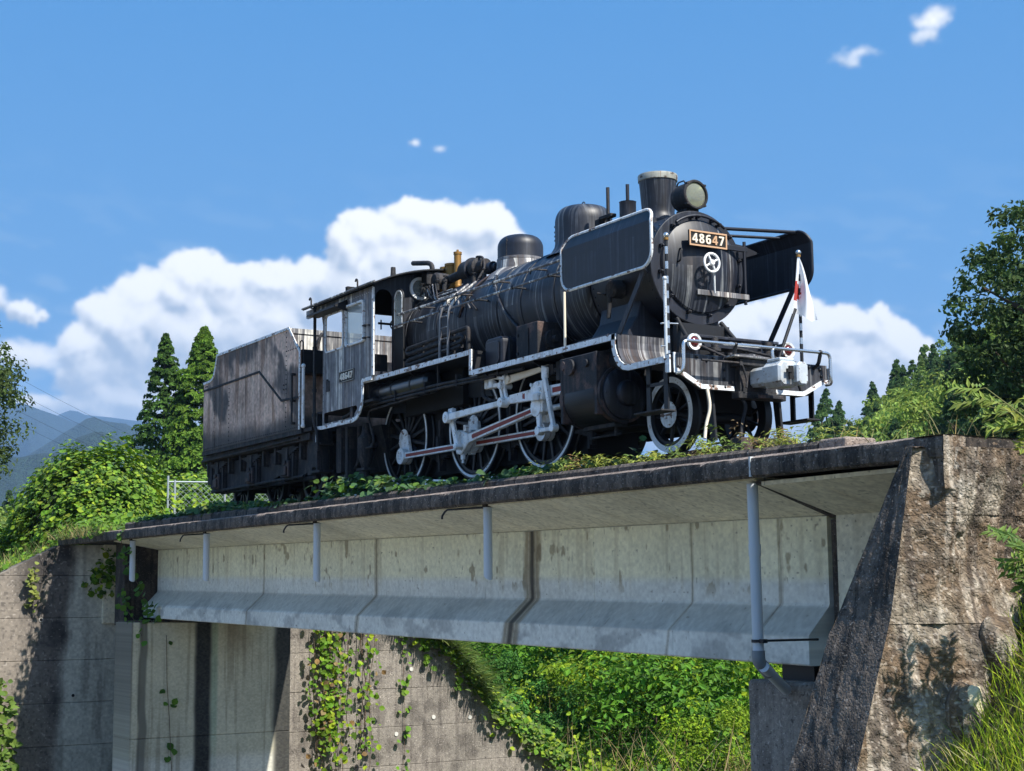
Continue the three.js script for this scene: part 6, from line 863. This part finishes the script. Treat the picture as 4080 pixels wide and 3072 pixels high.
// the wooded hillside on the right
{
  const prot = [['cedar_tree', 0, cedarCrown(13, 3.5, 150, 40, 0.4, [0.1, 0.19, 0.06]), 12.5], ['cedar_tree', 0, cedarCrown(11, 3.3, 130, 40, 0.4, [0.13, 0.23, 0.065]), 10.5], ['cedar_tree', 0, cedarCrown(12, 3.8, 150, 40, 0.4, [0.09, 0.17, 0.06]), 11.5],
    ['broadleaf_tree', 1, roundCrown(0, 5.6, 3.2, 3.2, 80, 50, 0.36, [0.2, 0.3, 0.07], 0.55), 6], ['broadleaf_tree', 1, roundCrown(0, 5, 3.6, 2.8, 80, 50, 0.36, [0.27, 0.37, 0.07], 0.55), 5.5], ['broadleaf_tree', 2, roundCrown(0, 4.5, 2.8, 2.4, 70, 40, 0.34, [0.3, 0.27, 0.15], 0.5), 5]].map((p) => [p[0], p[1], p[2], trunkGeo(p[3], 0.22, 0, 3)]);
  const lab = ['dark green cedar in the wood on the right-hand hillside', 'light green broadleaf tree in the wood on the right-hand hillside', 'brownish bare-twigged tree among the green wood on the hillside'];
  const spots = []; for (let r = 168; r > 84; r -= rr(3.8, 5)) for (let a = 9.4 + rr(0, 1); a < 22.5; a += rr(1.0, 1.7) * 140 / r) spots.push([a + rr(-0.3, 0.3), r + rr(-2, 2)]);
  const have = {};
  for (const [a, r] of spots) {
    const [x, z] = polar(a, r), y = ground(x, z) - 0.4, up = (r - 84) / 84, k = rnd() < 0.25 + 0.75 * up ? Math.floor(rr(0, 3)) : rnd() < 0.12 ? 5 : rnd() < 0.5 ? 3 : 4, s0 = rr(0.75, 1.25); let t;
    if (a < 11.9 && (k > 2 || r < 120)) continue; if (a >= 11.9 && r < 96) continue;
    const tall = [13, 11, 12, 8.5, 7.6, 6.8][k], room = lerpTable([[9.4, 0.085], [10.6, 0.116], [11.4, 0.122], [12.1, 0.104], [12.8, 0.12], [14.2, 0.133], [15.4, 0.146], [17, 0.16], [23, 0.2]], a) * 1.1 * r * (0.7 + 0.3 * up) - 1.73 - y, s = Math.min(s0, room / tall); if (s < 0.3) continue;
    if (have[k]) t = copyOf(have[k]); else { const P = prot[k]; t = thing(P[0], lab[P[1]], 'tree', [0, 0, 0], ['cedars on the right-hand hillside', 'green broadleaf trees on the right-hand hillside', 'brownish trees on the right-hand hillside'][P[1]]); rawMesh('trunk', P[3], barkM, t); rawMesh('crown', P[2], leafM, t); have[k] = t; }
    t.position.set(x, y, z); t.rotation.y = rr(0, 6.28); t.scale.set(s * 0.95, s, s * 0.95);
  }
  const first = {};
  for (let i = 0; i < 60; i++) {
    const a = rr(-21, -11), q = rr(120, 230), [x, z] = polar(a, q), k = rnd() < 0.4 ? Math.floor(rr(0, 3)) : rnd() < 0.5 ? 3 : 4, t = copyOf(have[k], k < 3 ? 'cedar in the low wood at the foot of the blue mountains' : 'broadleaf tree in the low wood at the foot of the blue mountains', k < 3 ? 'cedars below the mountains' : 'broadleaf trees below the mountains'), s = rr(0.7, 1.1);
    t.position.set(x, ground(x, z) - 0.4, z); t.rotation.y = rr(0, 6.28); t.scale.set(s, s, s);
  }
}
// instanced leaves and blades for growth that nobody could count
const heart = (() => { const P = [[0, 0], [0.26, 0.1], [0.48, 0.42], [0.4, 0.72], [0, 1.05], [-0.4, 0.72], [-0.48, 0.42], [-0.26, 0.1]], pos = [], y = (x, z) => 0.22 * Math.abs(x) - 0.18 * (z - 0.5) ** 2; for (let i = 1; i < 8; i++) { const a = P[i], b = P[(i + 1) % 8]; if (i === 7) continue; pos.push(0, y(0, 0.45), 0.45, b[0], y(...b), b[1], a[0], y(...a), a[1]); } pos.push(0, y(0, 0.45), 0.45, 0.26, y(0.26, 0.1), 0.1, 0, 0, 0, 0, y(0, 0.45), 0.45, 0, 0, 0, -0.26, y(0.26, 0.1), 0.1); const g = new THREE.BufferGeometry(); g.setAttribute('position', new THREE.Float32BufferAttribute(pos, 3)); g.computeVertexNormals(); return g; })();
const blade = (() => { const pos = [], n = 4; for (let i = 0; i < n; i++) { const a = i / n, b = (i + 1) / n, w = (t) => 0.5 * (1 - t * t * 0.95), f = (t) => [t, 0.42 * t * t]; const [ya, za] = f(a), [yb, zb] = f(b); pos.push(-w(a), ya, za, w(a), ya, za, w(b), yb, zb, -w(a), ya, za, w(b), yb, zb, -w(b), yb, zb); } const g = new THREE.BufferGeometry(); g.setAttribute('position', new THREE.Float32BufferAttribute(pos, 3)); g.computeVertexNormals(); return g; })();
const lance = (() => { const g = new THREE.BufferGeometry(), y = (x, z) => 0.5 * Math.abs(x) - 0.2 * z * z, P = [[0, 0], [0.16, 0.35], [0, 1], [-0.16, 0.35]], v = (p) => [p[0], y(...p), p[1]]; g.setAttribute('position', new THREE.Float32BufferAttribute([...v(P[0]), ...v([0, 0.4]), ...v(P[1]), ...v([0, 0.4]), ...v(P[2]), ...v(P[1]), ...v(P[0]), ...v(P[3]), ...v([0, 0.4]), ...v([0, 0.4]), ...v(P[3]), ...v(P[2])], 3)); g.computeVertexNormals(); return g; })();
function mass(name, label, category, geo, mat, list, parent) {       // list: [position, normal, yaw, sx, sy, sz, colour]
  const im = new THREE.InstancedMesh(geo, mat, list.length), Mx = new THREE.Matrix4(), Q = new THREE.Quaternion(), Q2 = new THREE.Quaternion(), c = new THREE.Color();
  list.forEach((l, i) => { Q.setFromUnitVectors(V(0, 1, 0), l[1].clone().normalize()); Q2.setFromAxisAngle(V(0, 1, 0), l[2]); Q.multiply(Q2); const p = l[0].clone(); if (parent) p.sub(parent.position); Mx.compose(p, Q, V(l[3], l[4], l[5])); im.setMatrixAt(i, Mx); im.setColorAt(i, c.setRGB(...l[6])); });
  im.name = parent ? name : numbered(name); im.castShadow = im.receiveShadow = true; (parent ?? scene).add(im); im.userData.kind = 'stuff'; if (!parent) tag(im, label, category); return im;
}
const leafAt = (p, n, s, c, tilt = 0.6) => [p, n.clone().addScaledVector(dirRnd(), tilt), rr(0, 6.28), s, s, s, vary(c, 0.4)];
const bladeAt = (p, h, w, c, lean = 0.5) => [p, V(rr(-lean, lean), 1, rr(-lean, lean)), rr(0, 6.28), w, h, h, vary(c, 0.35)];
// kudzu mounds
function moundBush(label, x, y, z, rx, ry, rz, n, size, cols, sd) {
  const t = thing('vine_covered_bush', label, 'bush', [x, y, z]); const g = new THREE.IcosahedronGeometry(1, 5), p = g.attributes.position, bul = (d) => 0.72 + 0.56 * fbm(d.x * 1.9 + sd, d.y * 1.9 + d.z * 1.7, 40 + sd, 4);
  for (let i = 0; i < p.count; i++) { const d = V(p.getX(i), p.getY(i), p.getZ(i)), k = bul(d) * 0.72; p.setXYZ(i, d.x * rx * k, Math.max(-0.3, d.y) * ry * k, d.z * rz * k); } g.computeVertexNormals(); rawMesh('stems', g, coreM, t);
  const L = []; for (let i = 0; i < n; i++) { const d = dirRnd(); if (d.y < -0.25) { d.y *= -1; } const dens0 = fbm(d.x * 6 + 9, d.y * 6 + d.z * 5, 64 + sd, 3), k = bul(d) * (rr(0.8, 1.02) + 0.22 * (dens0 - 0.5)), dens = fbm(d.x * 4 + 3, d.y * 4 + d.z * 3, 60 + sd, 3); if (dens < 0.42 && rnd() < 0.75) continue; const nn = V(d.x / rx, d.y / ry, d.z / rz).normalize().add(V(0, 0.55, 0)); L.push(leafAt(V(x + d.x * rx * k, y + d.y * ry * k, z + d.z * rz * k), nn, size * (rnd() < 0.2 ? rr(1.2, 1.8) : rr(0.55, 1.2)), cols[Math.floor(rr(0, cols.length))], 0.75)); }
  mass('foliage', null, null, heart, leafI, L, t); return t;
}
const K = [GREEN.kudzu, GREEN.kudzu, [0.08, 0.17, 0.02], [0.18, 0.31, 0.015], [0.26, 0.36, 0.015]];
moundBush('tallest vine-covered bush at left, large round leaves', -19.6, -0.9, 0.7, 2.9, 3.05, 2.15, 36000, 0.1, K, 1);
moundBush('vine-covered bush between the tallest one and the cedars', -20.8, -0.9, -2.1, 2.8, 2.5, 2.0, 22000, 0.1, K, 2);
moundBush('yellow-green vine-covered bush at the far left edge', -22.5, -1.6, 4.2, 3.2, 2.2, 2.4, 20000, 0.1, [GREEN.lime, [0.12, 0.2, 0.03], GREEN.kudzu], 3);
moundBush('low bush behind the wire fence and the tender', -23, -0.9, -5.2, 3.4, 2.5, 2.2, 11000, 0.125, [GREEN.kudzu, [0.1, 0.17, 0.04]], 4);
moundBush('bright vine-covered bush low at left above the sunlit wall', -19.5, -2.2, 5.0, 2.4, 1.6, 1.5, 13000, 0.1, [GREEN.lime, GREEN.kudzu, [0.16, 0.24, 0.04]], 5);
// growth on the banks: leaves and grass
{
  const L = [], G = [];
  for (let i = 0; i < 9000; i++) { const x = rr(-25, -17.1), z = rr(0.2, 7.5), y = ground(x, z), hgt = 0.5 * fbm(x * 1.2, z * 1.2, 71, 3); L.push(leafAt(V(x, y + rr(0.0, 0.9) * hgt + 0.03, z), V(0.3, 1, 0.35), rr(0.08, 0.16), rnd() < 0.35 ? GREEN.lime : GREEN.kudzu, 0.6)); }
  for (let i = 0; i < 3000; i++) { const x = rr(-18.5, -13.2), z = rr(-2, 2.4), y = x > -17.05 ? -0.35 : ground(x, z) + 0.1; L.push(leafAt(V(x, y + rr(0, 0.45), z), V(0.2, 1, 0.3), rr(0.07, 0.14), GREEN.kudzu, 0.7)); }
  for (let i = 0; i < 1100; i++) { const z = rr(-3.4, 0.1), x = rr(-17.2, -15.9); L.push(leafAt(V(x, -0.4 + 1.1 * Math.pow(rnd(), 1.6) * (0.5 + fbm(z * 1.5, 2, 74, 2)), z), V(0.5, 1, 0.4), rr(0.07, 0.14), rnd() < 0.5 ? GREEN.lime : GREEN.kudzu, 0.7)); }
  mass('bank_foliage', 'leafy ground cover on the bank left of the bridge', 'ground cover', heart, leafI, L);
  for (let i = 0; i < 5000; i++) { const x = rr(-23, -17.1), z = rr(1.2, 7), y = ground(x, z); G.push(bladeAt(V(x, y, z), rr(0.2, 0.6), rr(0.012, 0.022), rnd() < 0.25 ? GREEN.straw : [0.12, 0.2, 0.04])); }
  for (let i = 0; i < 1500; i++) { const x = rr(-18, -13.4), z = rr(0.8, 2.5); G.push(bladeAt(V(x, x > -17.05 ? -0.35 : ground(x, z), z), rr(0.15, 0.4), 0.014, rnd() < 0.5 ? GREEN.straw : [0.14, 0.2, 0.05], 0.9)); }
  mass('bank_grass', 'green and straw-coloured grass on the bank left of the bridge', 'grass', blade, bladeM, G);
  const E = [];
  for (let i = 0; i < 42000; i++) { const x = rr(10.7, 16.5), z = rr(0.6, 6.5), y = ground(x, z); const c = rnd(); E.push(bladeAt(V(x, y - 0.02, z), rr(0.08, 0.3) * (0.6 + 0.8 * fbm(x, z, 77, 2)), rr(0.008, 0.014), c < 0.16 ? [0.5, 0.44, 0.2] : c < 0.6 ? [0.45, 0.54, 0.04] : [0.28, 0.42, 0.03], 0.8)); }
  mass('slope_grass', 'tall yellow-green grass on the sunlit slope at lower right', 'grass', blade, bladeM, E);
}
// the valley behind the bridge: bushes and grass
{
  const mk = (i) => [roundCrown(0, 0.95, 1.5, 1.15, 44, 74, [0.12, 0.1, 0.1, 0.15][i], [[0.1, 0.24, 0.018], [0.25, 0.38, 0.018], [0.2, 0.2, 0.05], [0.08, 0.23, 0.035]][i], 0.62), trunkGeo(1.1, 0.04, 0, 6)];
  const P = [0, 1, 2, 3].map(mk), have = [], labels = ['mid green leafy bush in the overgrown valley behind the bridge', 'yellow-green bush in the overgrown valley behind the bridge', 'olive brown twiggy bush in the overgrown valley behind the bridge', 'bluish green large-leaved bush in the overgrown valley behind the bridge'];
  const spots = []; for (let r = 31; r < 100; r *= 1.055) for (let a = -1; a < 12.5; a += rr(1.6, 2.6) * 42 / r) spots.push([a + rr(-0.6, 0.6), r * rr(0.97, 1.03)]);
  for (const [a, r] of spots) {
    const [x, z] = polar(a, r); if (z > -4.5 || (z > -11 && x < 1.5)) continue;
    const q = fbm(x * 0.16, z * 0.16, 81, 2), k = q < 0.42 ? 0 : q < 0.52 ? 1 : rnd() < 0.5 ? 2 : 3; let t;
    if (have[k]) t = copyOf(have[k]); else { t = thing('bush', labels[k], 'bush', [0, 0, 0], ['mid green bushes in the valley', 'yellow-green bushes in the valley', 'olive bushes in the valley', 'bluish green bushes in the valley'][k]); rawMesh('stems', P[k][1], barkM, t); rawMesh('foliage', P[k][0], leafM, t); have[k] = t; }
    const s = (0.6 + 1.5 * Math.pow(rnd(), 2)) * (r < 40 ? 0.75 : 1); t.position.set(x, ground(x, z) - 0.25, z); t.rotation.y = rr(0, 6.28); t.scale.set(s, s * rr(0.8, 1.25), s);
  }
  const L = [], G = [];
  for (let i = 0; i < 24000; i++) { const r = 30 + 55 * Math.pow(rnd(), 1.6), [x, z] = polar(rr(-2, 12.5), r); if (z > -3.5) continue; if (z > -9.5 && x < 0 && x > -14.6) continue; const y = ground(x, z), hh = 1.5 * ss(0.35, 0.75, fbm(x * 0.6, z * 0.6, 83, 3)); L.push(leafAt(V(x, y + hh * rr(0.2, 1), z), V(0.2, 1, 0.3), rr(0.07, 0.17), [GREEN.kudzu, GREEN.mid, GREEN.lime, GREEN.mid][Math.floor(4 * cl(fbm(x * 0.35, z * 0.35, 84, 2) * 1.6 - 0.3, 0, 0.99))], 0.7)); }
  mass('valley_foliage', 'leafy undergrowth covering the valley floor behind the bridge', 'undergrowth', heart, leafI, L);
  for (let i = 0; i < 16000; i++) { const r = 31 + 20 * rnd(), [x, z] = polar(rr(-6, 12), r); if (z > -3 || (x < -12 && z > -10.5)) continue; G.push(bladeAt(V(x, ground(x, z), z), rr(0.2, 0.55), rr(0.018, 0.034), rnd() < 0.05 ? GREEN.straw : rnd() < 0.5 ? [0.22, 0.36, 0.02] : [0.13, 0.28, 0.02], 0.8)); }
  for (let i = 0; i < 700; i++) { const [x, z] = polar(rr(1, 12.5), 34 + 22 * rnd()); if (z > -4) continue; if (fbm(x * 0.3, z * 0.3, 88, 2) < 0.5) continue; G.push(bladeAt(V(x, ground(x, z), z), rr(0.8, 2.0), rr(0.02, 0.03), [0.34, 0.26, 0.13], 0.5)); }
  mass('valley_grass', 'tall bright grass in the valley bottom behind the bridge', 'grass', blade, bladeM, G);
}
// growth on the far wing wall: the hanging curtain by the abutment, the fringe along its sloping top
{
  const L = [], S = [], t = thing('wall_vine', 'thick curtain of vines hanging down the sunlit wall beside the abutment', 'vine', [-13.3, -6.8, -3.6]);
  for (let k = 0; k < 16; k++) { const z0 = -2.7 - 1.5 * Math.pow(rnd(), 1.3), len = rr(2.6, 4.8), P = []; for (let i = 0; i <= 8; i++) P.push([-13.42 + 0.12 * fbm(i, k, 85, 2), -2.0 - len * i / 8, z0 + 0.3 * (fbm(i * 0.5, k, 86, 2) - 0.5)]); S.push(pipe(P, 0.008, 5, 0.05)); const n = z0 > -3.5 ? 58 : 22; for (let i = 0; i < n; i++) { const u = rnd(), j = P[Math.min(8, Math.floor(u * 8))]; L.push(leafAt(V(j[0] + rr(0.02, 0.2), -2.0 - len * u + rr(-0.1, 0.1), j[2] + rr(-0.22, 0.22)), V(1, 0.5, 0.1), rr(0.05, 0.15), rnd() < 0.12 ? [0.3, 0.2, 0.08] : rnd() < 0.3 ? GREEN.lime : GREEN.kudzu, 0.8)); } }
  obj('stem', S, barkM, t); mass('foliage', null, null, heart, leafI, L, t);
  const t2 = thing('wall_vine', 'thin straggling vine with few leaves on the middle of the sunlit wall', 'vine', [-13.4, -6.5, -5.1]), L2 = []; const P2 = []; for (let i = 0; i <= 12; i++) P2.push([-13.47, -2.4 - 0.33 * i, -5.05 + 0.2 * (fbm(i * 0.4, 2, 87, 2) - 0.5)]); for (let i = 0; i < 42; i++) { const j = Math.floor(rr(0, 13)); L2.push(leafAt(V(-13.42, P2[j][1] + rr(-0.12, 0.12), P2[j][2] + rr(-0.14, 0.14)), V(1, 0.6, 0), rr(0.08, 0.16), GREEN.kudzu, 0.5)); } for (const [y, z] of [[-3.9, -6.6], [-2.75, -5.6], [-2.85, -5.75], [-3.3, -5.7]]) for (let i = 0; i < 5; i++) L2.push(leafAt(V(-13.4, y + rr(-0.1, 0.1), z + rr(-0.12, 0.12)), V(1, 0.6, 0), rr(0.1, 0.18), GREEN.kudzu, 0.5)); obj('stem', pipe(P2, 0.007, 5, 0.05), barkM, t2); mass('foliage', null, null, heart, leafI, L2, t2);
  const top = [[-3, -0.7], [-4.5, -1.9], [-6.3, -3.1], [-7.5, -4.55], [-9.6, -6.0]], yTop = (z) => { for (let i = 1; i < top.length; i++) if (z >= top[i][0]) return mix(top[i - 1][1], top[i][1], (top[i - 1][0] - z) / (top[i - 1][0] - top[i][0])); return -6.2; };
  const F = [], G = [];
  for (let i = 0; i < 7000; i++) { const z = rr(-10, -3.4), y = yTop(z), o = Math.pow(rnd(), 1.5); F.push(leafAt(V(rr(-15, -13.2), y + rr(-0.15, 0.55) - (rnd() < 0.3 ? o * 0.55 : 0), z), V(0.6, 0.8, 0.1), rr(0.07, 0.15), [GREEN.kudzu, GREEN.lime, GREEN.mid, [0.14, 0.2, 0.04]][Math.floor(rr(0, 4))], 0.6)); }
  mass('fringe_foliage', 'leafy fringe tumbling over the sloping top of the sunlit wall', 'ground cover', heart, leafI, F);
  for (let i = 0; i < 1500; i++) { const z = rr(-7.4, -4.2), y = yTop(z); G.push([V(rr(-13.9, -13.35), y + rr(0, 0.25), z), V(rr(0.4, 1.3), 0.6, rr(-0.8, 0.1)), rr(-0.5, 0.5) + 1.57, 0.03, rr(0.4, 0.95), rr(0.5, 1.1), vary([0.24, 0.32, 0.08], 0.3)]); }
  mass('fringe_grass', 'long pale grass arching over the top of the sunlit wall', 'grass', blade, bladeM, G);
}
// small wall plants
function sprig(name, label, P, n, size, c, nn, spread) { const t = thing(name, label, 'plant', P[P.length - 1]); obj('stem', pipe(P, 0.007, 5, 0.05), barkM, t); const L = []; for (let i = 0; i < n; i++) { const u = rnd() * (P.length - 1), j = Math.floor(u), f = u - j, a = P[j], b = P[Math.min(j + 1, P.length - 1)]; L.push(leafAt(V(mix(a[0], b[0], f) + rr(0, spread), mix(a[1], b[1], f) + rr(-spread, spread), mix(a[2], b[2], f) + rr(-spread, spread)), nn, size * rr(0.6, 1.2), c, 0.6)); } mass('foliage', null, null, heart, leafI, L, t); return t; }
sprig('wall_plant', 'small yellow-green plant growing from the sunlit wing wall at left', [[-16.65, -1.04, 2.93], [-16.72, -1.31, 2.91], [-16.72, -1.64, 2.87], [-16.86, -1.92, 2.9]], 60, 0.1, [0.22, 0.26, 0.05], V(1, 0.7, 0.2), 0.12);
sprig('hanging_vine', 'vine hanging from the deck edge past the leftmost drain pipe', [[-12.3, -0.3, 2.22], [-12.35, -0.9, 2.1], [-12.5, -1.4, 1.75], [-12.5, -2.0, 1.5], [-12.45, -2.25, 1.45]], 60, 0.14, GREEN.mid, V(0.5, 0.5, 0.7), 0.12);
sprig('hanging_vine', 'short vine on the edge of the dark recess left of the girder', [[-13.3, -1.5, 1.85], [-13.2, -1.9, 1.8], [-12.6, -2.2, 1.75], [-12.3, -2.5, 1.7]], 26, 0.13, GREEN.mid, V(0.6, 0.4, 0.6), 0.12);
sprig('hanging_vine', 'thin bare vine with few leaves on the streaked abutment wall', [[-12.33, -2.5, 1.15], [-12.33, -3.5, 1.12], [-12.33, -4.3, 1.05], [-12.33, -5.4, 0.98]], 10, 0.16, GREEN.mid, V(1, 0.5, 0.3), 0.1);
sprig('climbing_plant', 'bright green climbing leaves in the bottom left corner', [[-16.3, -3.7, 3.67], [-16.4, -4.45, 3.62], [-16.4, -5.3, 3.55], [-16.6, -6.6, 3.4]], 260, 0.17, [0.13, 0.22, 0.03], V(0.7, 0.7, 0.3), 0.3);
// weeds on the deck
{
  const L = [], N = [], W = [];
  const hgt = (x) => 0.04 + 0.3 * ss(0.4, 0.75, fbm(x * 1.1, 4, 91, 3)) * ss(-13, -2, x) + 0.08 * ss(1, 3, x);
  for (let i = 0; i < 5200; i++) { const x = rr(-12.6, 5.2), z = rr(0.95, 1.9); if (fbm(x * 1.6, z * 3, 93, 3) < 0.46) continue; const zz = z, y0 = -0.22 - 0.008 * x; const h = hgt(x) * (1.15 - 0.25 * (z - 1)); L.push(leafAt(V(x, y0 + h * Math.pow(rnd(), 0.7) + 0.02, z), V(0.1, 1, 0.45), rr(0.05, 0.14), [GREEN.blue, [0.05, 0.12, 0.04], GREEN.mid, [0.16, 0.22, 0.04]][Math.floor(rr(0, 3.3))], 0.7)); }
  for (let i = 0; i < 500; i++) { const x = rr(-12.6, 3), z = rr(-1.2, 0.9); L.push(leafAt(V(x, -0.2 + rr(0, 0.15), z), V(0, 1, 0.2), rr(0.06, 0.12), GREEN.blue)); }
  mass('deck_weeds', 'dark green broad-leaved weeds along the kerb beside the driving wheels', 'weeds', heart, leafI, L);
  for (let i = 0; i < 80; i++) { const x = mix(3.2, 8.9, rnd()), z = rr(0.95, 1.72), h = rr(0.12, 0.3) * (x > 7 && x < 7.7 ? 1.5 : 1), c0 = rnd() < 0.08 ? [0.3, 0.2, 0.08] : rnd() < 0.6 ? [0.34, 0.38, 0.06] : [0.18, 0.26, 0.05]; const y0 = -0.25 - 0.008 * x, lean = [rr(-0.2, 0.2), rr(-0.1, 0.25)]; for (let k = 0; k < 36; k++) { const u = Math.pow(rnd(), 0.7), a = rr(0, 6.28), d = rr(0.02, 0.16) * (1.1 - 0.4 * u); N.push([V(x + lean[0] * u + Math.cos(a) * d, y0 + h * u, z + lean[1] * u + Math.sin(a) * d), V(Math.cos(a) * 0.4, 1, Math.sin(a) * 0.4 + 0.2).addScaledVector(dirRnd(), 0.4), rr(0, 6.28), rr(0.05, 0.09), 0.07, rr(0.06, 0.11), vary(c0, 0.35)]); } }
  mass('deck_sprigs', 'yellow-green and reddish sprigs in the sun before the pilot wheel', 'weeds', lance, leafI, N);
  for (let i = 0; i < 60; i++) { const x = rr(8.6, 10.5), z = rr(0.6, 1.9); W.push(bladeAt(V(x, -0.4, z), rr(0.15, 0.42), 0.01, i % 3 ? GREEN.straw : [0.25, 0.27, 0.08], 0.9)); }
  mass('deck_grass', 'a few dry grass stalks on the right end of the deck', 'grass', blade, bladeM, W);
}
// shrub with feathered leaves close by on the right
function featherShrub(label, foot, tips, size, c) {
  const t = thing('feather_leaf_shrub', label, 'shrub', foot), L = [], st = [];
  for (const tip of tips) {
    const midp = [mix(foot[0], tip[0], 0.6), mix(foot[1], tip[1], 0.75) + 0.12, mix(foot[2], tip[2], 0.6)]; st.push(pipe([foot, midp, tip], 0.014, 6, 0.3, 0.004));
    for (let f = 0; f < 7; f++) { const u = 0.45 + 0.55 * f / 6, B = V(mix(midp[0], tip[0], (u - 0.45) / 0.55), mix(midp[1], tip[1], (u - 0.45) / 0.55), mix(midp[2], tip[2], (u - 0.45) / 0.55)), d = V(rr(-0.6, 0.6) + (tip[0] - foot[0]) * 0.8, rr(-0.35, 0.3), rr(-0.6, 0.6) + (tip[2] - foot[2]) * 0.8).normalize(), l = rr(0.2, 0.3); st.push(pipe([B.toArray(), B.clone().addScaledVector(d, l).add(V(0, -0.04, 0)).toArray()], 0.004, 4, 0));
      const side = d.clone().cross(V(0, 1, 0)).normalize(), cc = vary(c, 0.3); for (let k = 0; k < 8; k++) for (const s of [1, -1]) { const q = B.clone().addScaledVector(d, l * (0.15 + 0.12 * k)), out = side.clone().multiplyScalar(s).addScaledVector(d, 0.5).normalize(); const N = V(0.55, 0.6, 0.45).addScaledVector(side, -s * 0.2).addScaledVector(dirRnd(), 0.35).normalize(); const o2 = out.clone().sub(N.clone().multiplyScalar(out.dot(N))).normalize(); const M4 = new THREE.Matrix4().makeBasis(N.clone().cross(o2).normalize(), N, o2), yaw = new THREE.Quaternion().setFromRotationMatrix(M4); L.push([q, yaw, size * rr(0.8, 1.15), vary(cc, 0.15)]); } }
  }
  obj('stem', st, std({ color: 0x6e7040, roughness: 0.9 }), t);
  const im = new THREE.InstancedMesh(lance, leafI, L.length), Mx = new THREE.Matrix4(), col = new THREE.Color(); L.forEach(([p, q, s, cc], i) => { Mx.compose(p.clone().sub(t.position), q, V(s * 1.05, s, s)); im.setMatrixAt(i, Mx); im.setColorAt(i, col.setRGB(...cc)); }); im.name = 'foliage'; im.userData.kind = 'stuff'; im.castShadow = im.receiveShadow = true; t.add(im); return t;
}
featherShrub('bright feather-leaved shrub reaching in at right above the parapet', [13.9, -2.3, 3.5], [[13.0, -0.36, 4.02], [13.1, -0.5, 3.8], [13.25, -0.36, 3.7], [13.3, -0.8, 3.72], [13.5, -0.45, 3.55]], 0.085, [0.22, 0.28, 0.04]);
featherShrub('green feather-leaved shrub at the right edge beside the rough wall', [12.3, -2.6, 1.6], [[11.7, -1.3, 2.32], [11.75, -1.5, 2.25], [11.8, -1.15, 2.1], [11.8, -1.65, 2.2]], 0.1, [0.16, 0.25, 0.04]);
moundBush('shaded bush between the rough wall and the feather-leaved shrub', 11.6, -2.2, 0.75, 0.55, 1.3, 0.8, 3000, 0.1, [GREEN.mid, GREEN.dark], 6);

// ---------------------------------------------------------------- fence, guard rail, wires at left
{
  const f = thing('wire_fence', 'galvanised chain-link fence behind the rear of the tender', 'fence', [-17, -0.7, -1.5]); const P0 = [-17.45, -0.55], P1 = [-16.6, -3.2], h0 = -0.55, h1 = 1.15, w = [], at2 = (u, y) => [mix(P0[0], P1[0], u), y, mix(P0[1], P1[1], u)];
  for (let i = -10; i < 30; i++) { const u0 = i / 20, k = 0.62; for (const s of [1, -1]) { let a = s > 0 ? u0 : u0 + k, b = s > 0 ? u0 + k : u0, ya = h0, yb = h1; const cut = (lo, hi, va, vb, x) => mix(va, vb, (x - lo) / (hi - lo)); if (Math.max(a, b) < 0 || Math.min(a, b) > 1) continue; let A = [a, ya], B = [b, yb]; const clipAt = (lim, less) => { const q = [A, B]; for (let m = 0; m < 2; m++) { const o = q[1 - m]; if (less ? q[m][0] < lim : q[m][0] > lim) q[m] = [lim, cut(q[m][0], o[0], q[m][1], o[1], lim)]; } [A, B] = q; }; clipAt(0, true); clipAt(1, false); w.push(pipe([at2(A[0], A[1]), at2(B[0], B[1])], 0.004, 4, 0)); } }
  obj('wire_mesh', w, M.galv, f).userData.kind = 'stuff'; for (const u of [0, 0.06, 0.5, 1]) obj('post', rod(at2(u, -0.9), at2(u, u === 0 ? 1.3 : 1.2), 0.028), M.galv, f); obj('top_rail', rod(at2(0, h1), at2(1, h1), 0.02), M.galv, f); obj('brace', rod(at2(0.5, -0.5), at2(0.98, 1.0), 0.018), M.galv, f);
  const g = thing('guard_rail', 'low white steel guard rail seen between the fence and the tender wheels', 'guard rail', [-16.3, -0.8, -0.9]); obj('beam', [bx(-16.9, -16.85, -0.12, 0.0, -2.2, 0.3, 0.01), bx(-16.85, -16.82, -0.09, -0.05, -2.2, 0.3)], M.galv, g); obj('post', rod([-16.9, -0.9, -1.7], [-16.9, 0.02, -1.7], 0.05), M.galv, g); obj('post', rod([-16.9, -0.9, -0.2], [-16.9, 0.02, -0.2], 0.05), M.galv, g);
  const wm = std({ color: 0x30343a, roughness: 0.7 }); [[15.8, 9.6, 'highest'], [14.6, 8.2, 'second highest'], [13.2, 6.6, 'third highest'], [12.2, 5.4, 'lowest']].forEach(([y0, y1, s]) => { const P = []; const A = polar(-20.5, 120), B = polar(-10.5, 190); for (let i = 0; i <= 24; i++) { const t = i / 24; P.push([mix(A[0], B[0], t), mix(y0 + 2, y1 + 3.5, t) - 3 * t * (1 - t), mix(A[1], B[1], t)]); } tag(obj('power_line', pipe(P, 0.011, 4, 0), wm), s + ' of four thin wires sagging across the blue mountains at left', 'wire'); });
}

renderer.render(scene, camera);
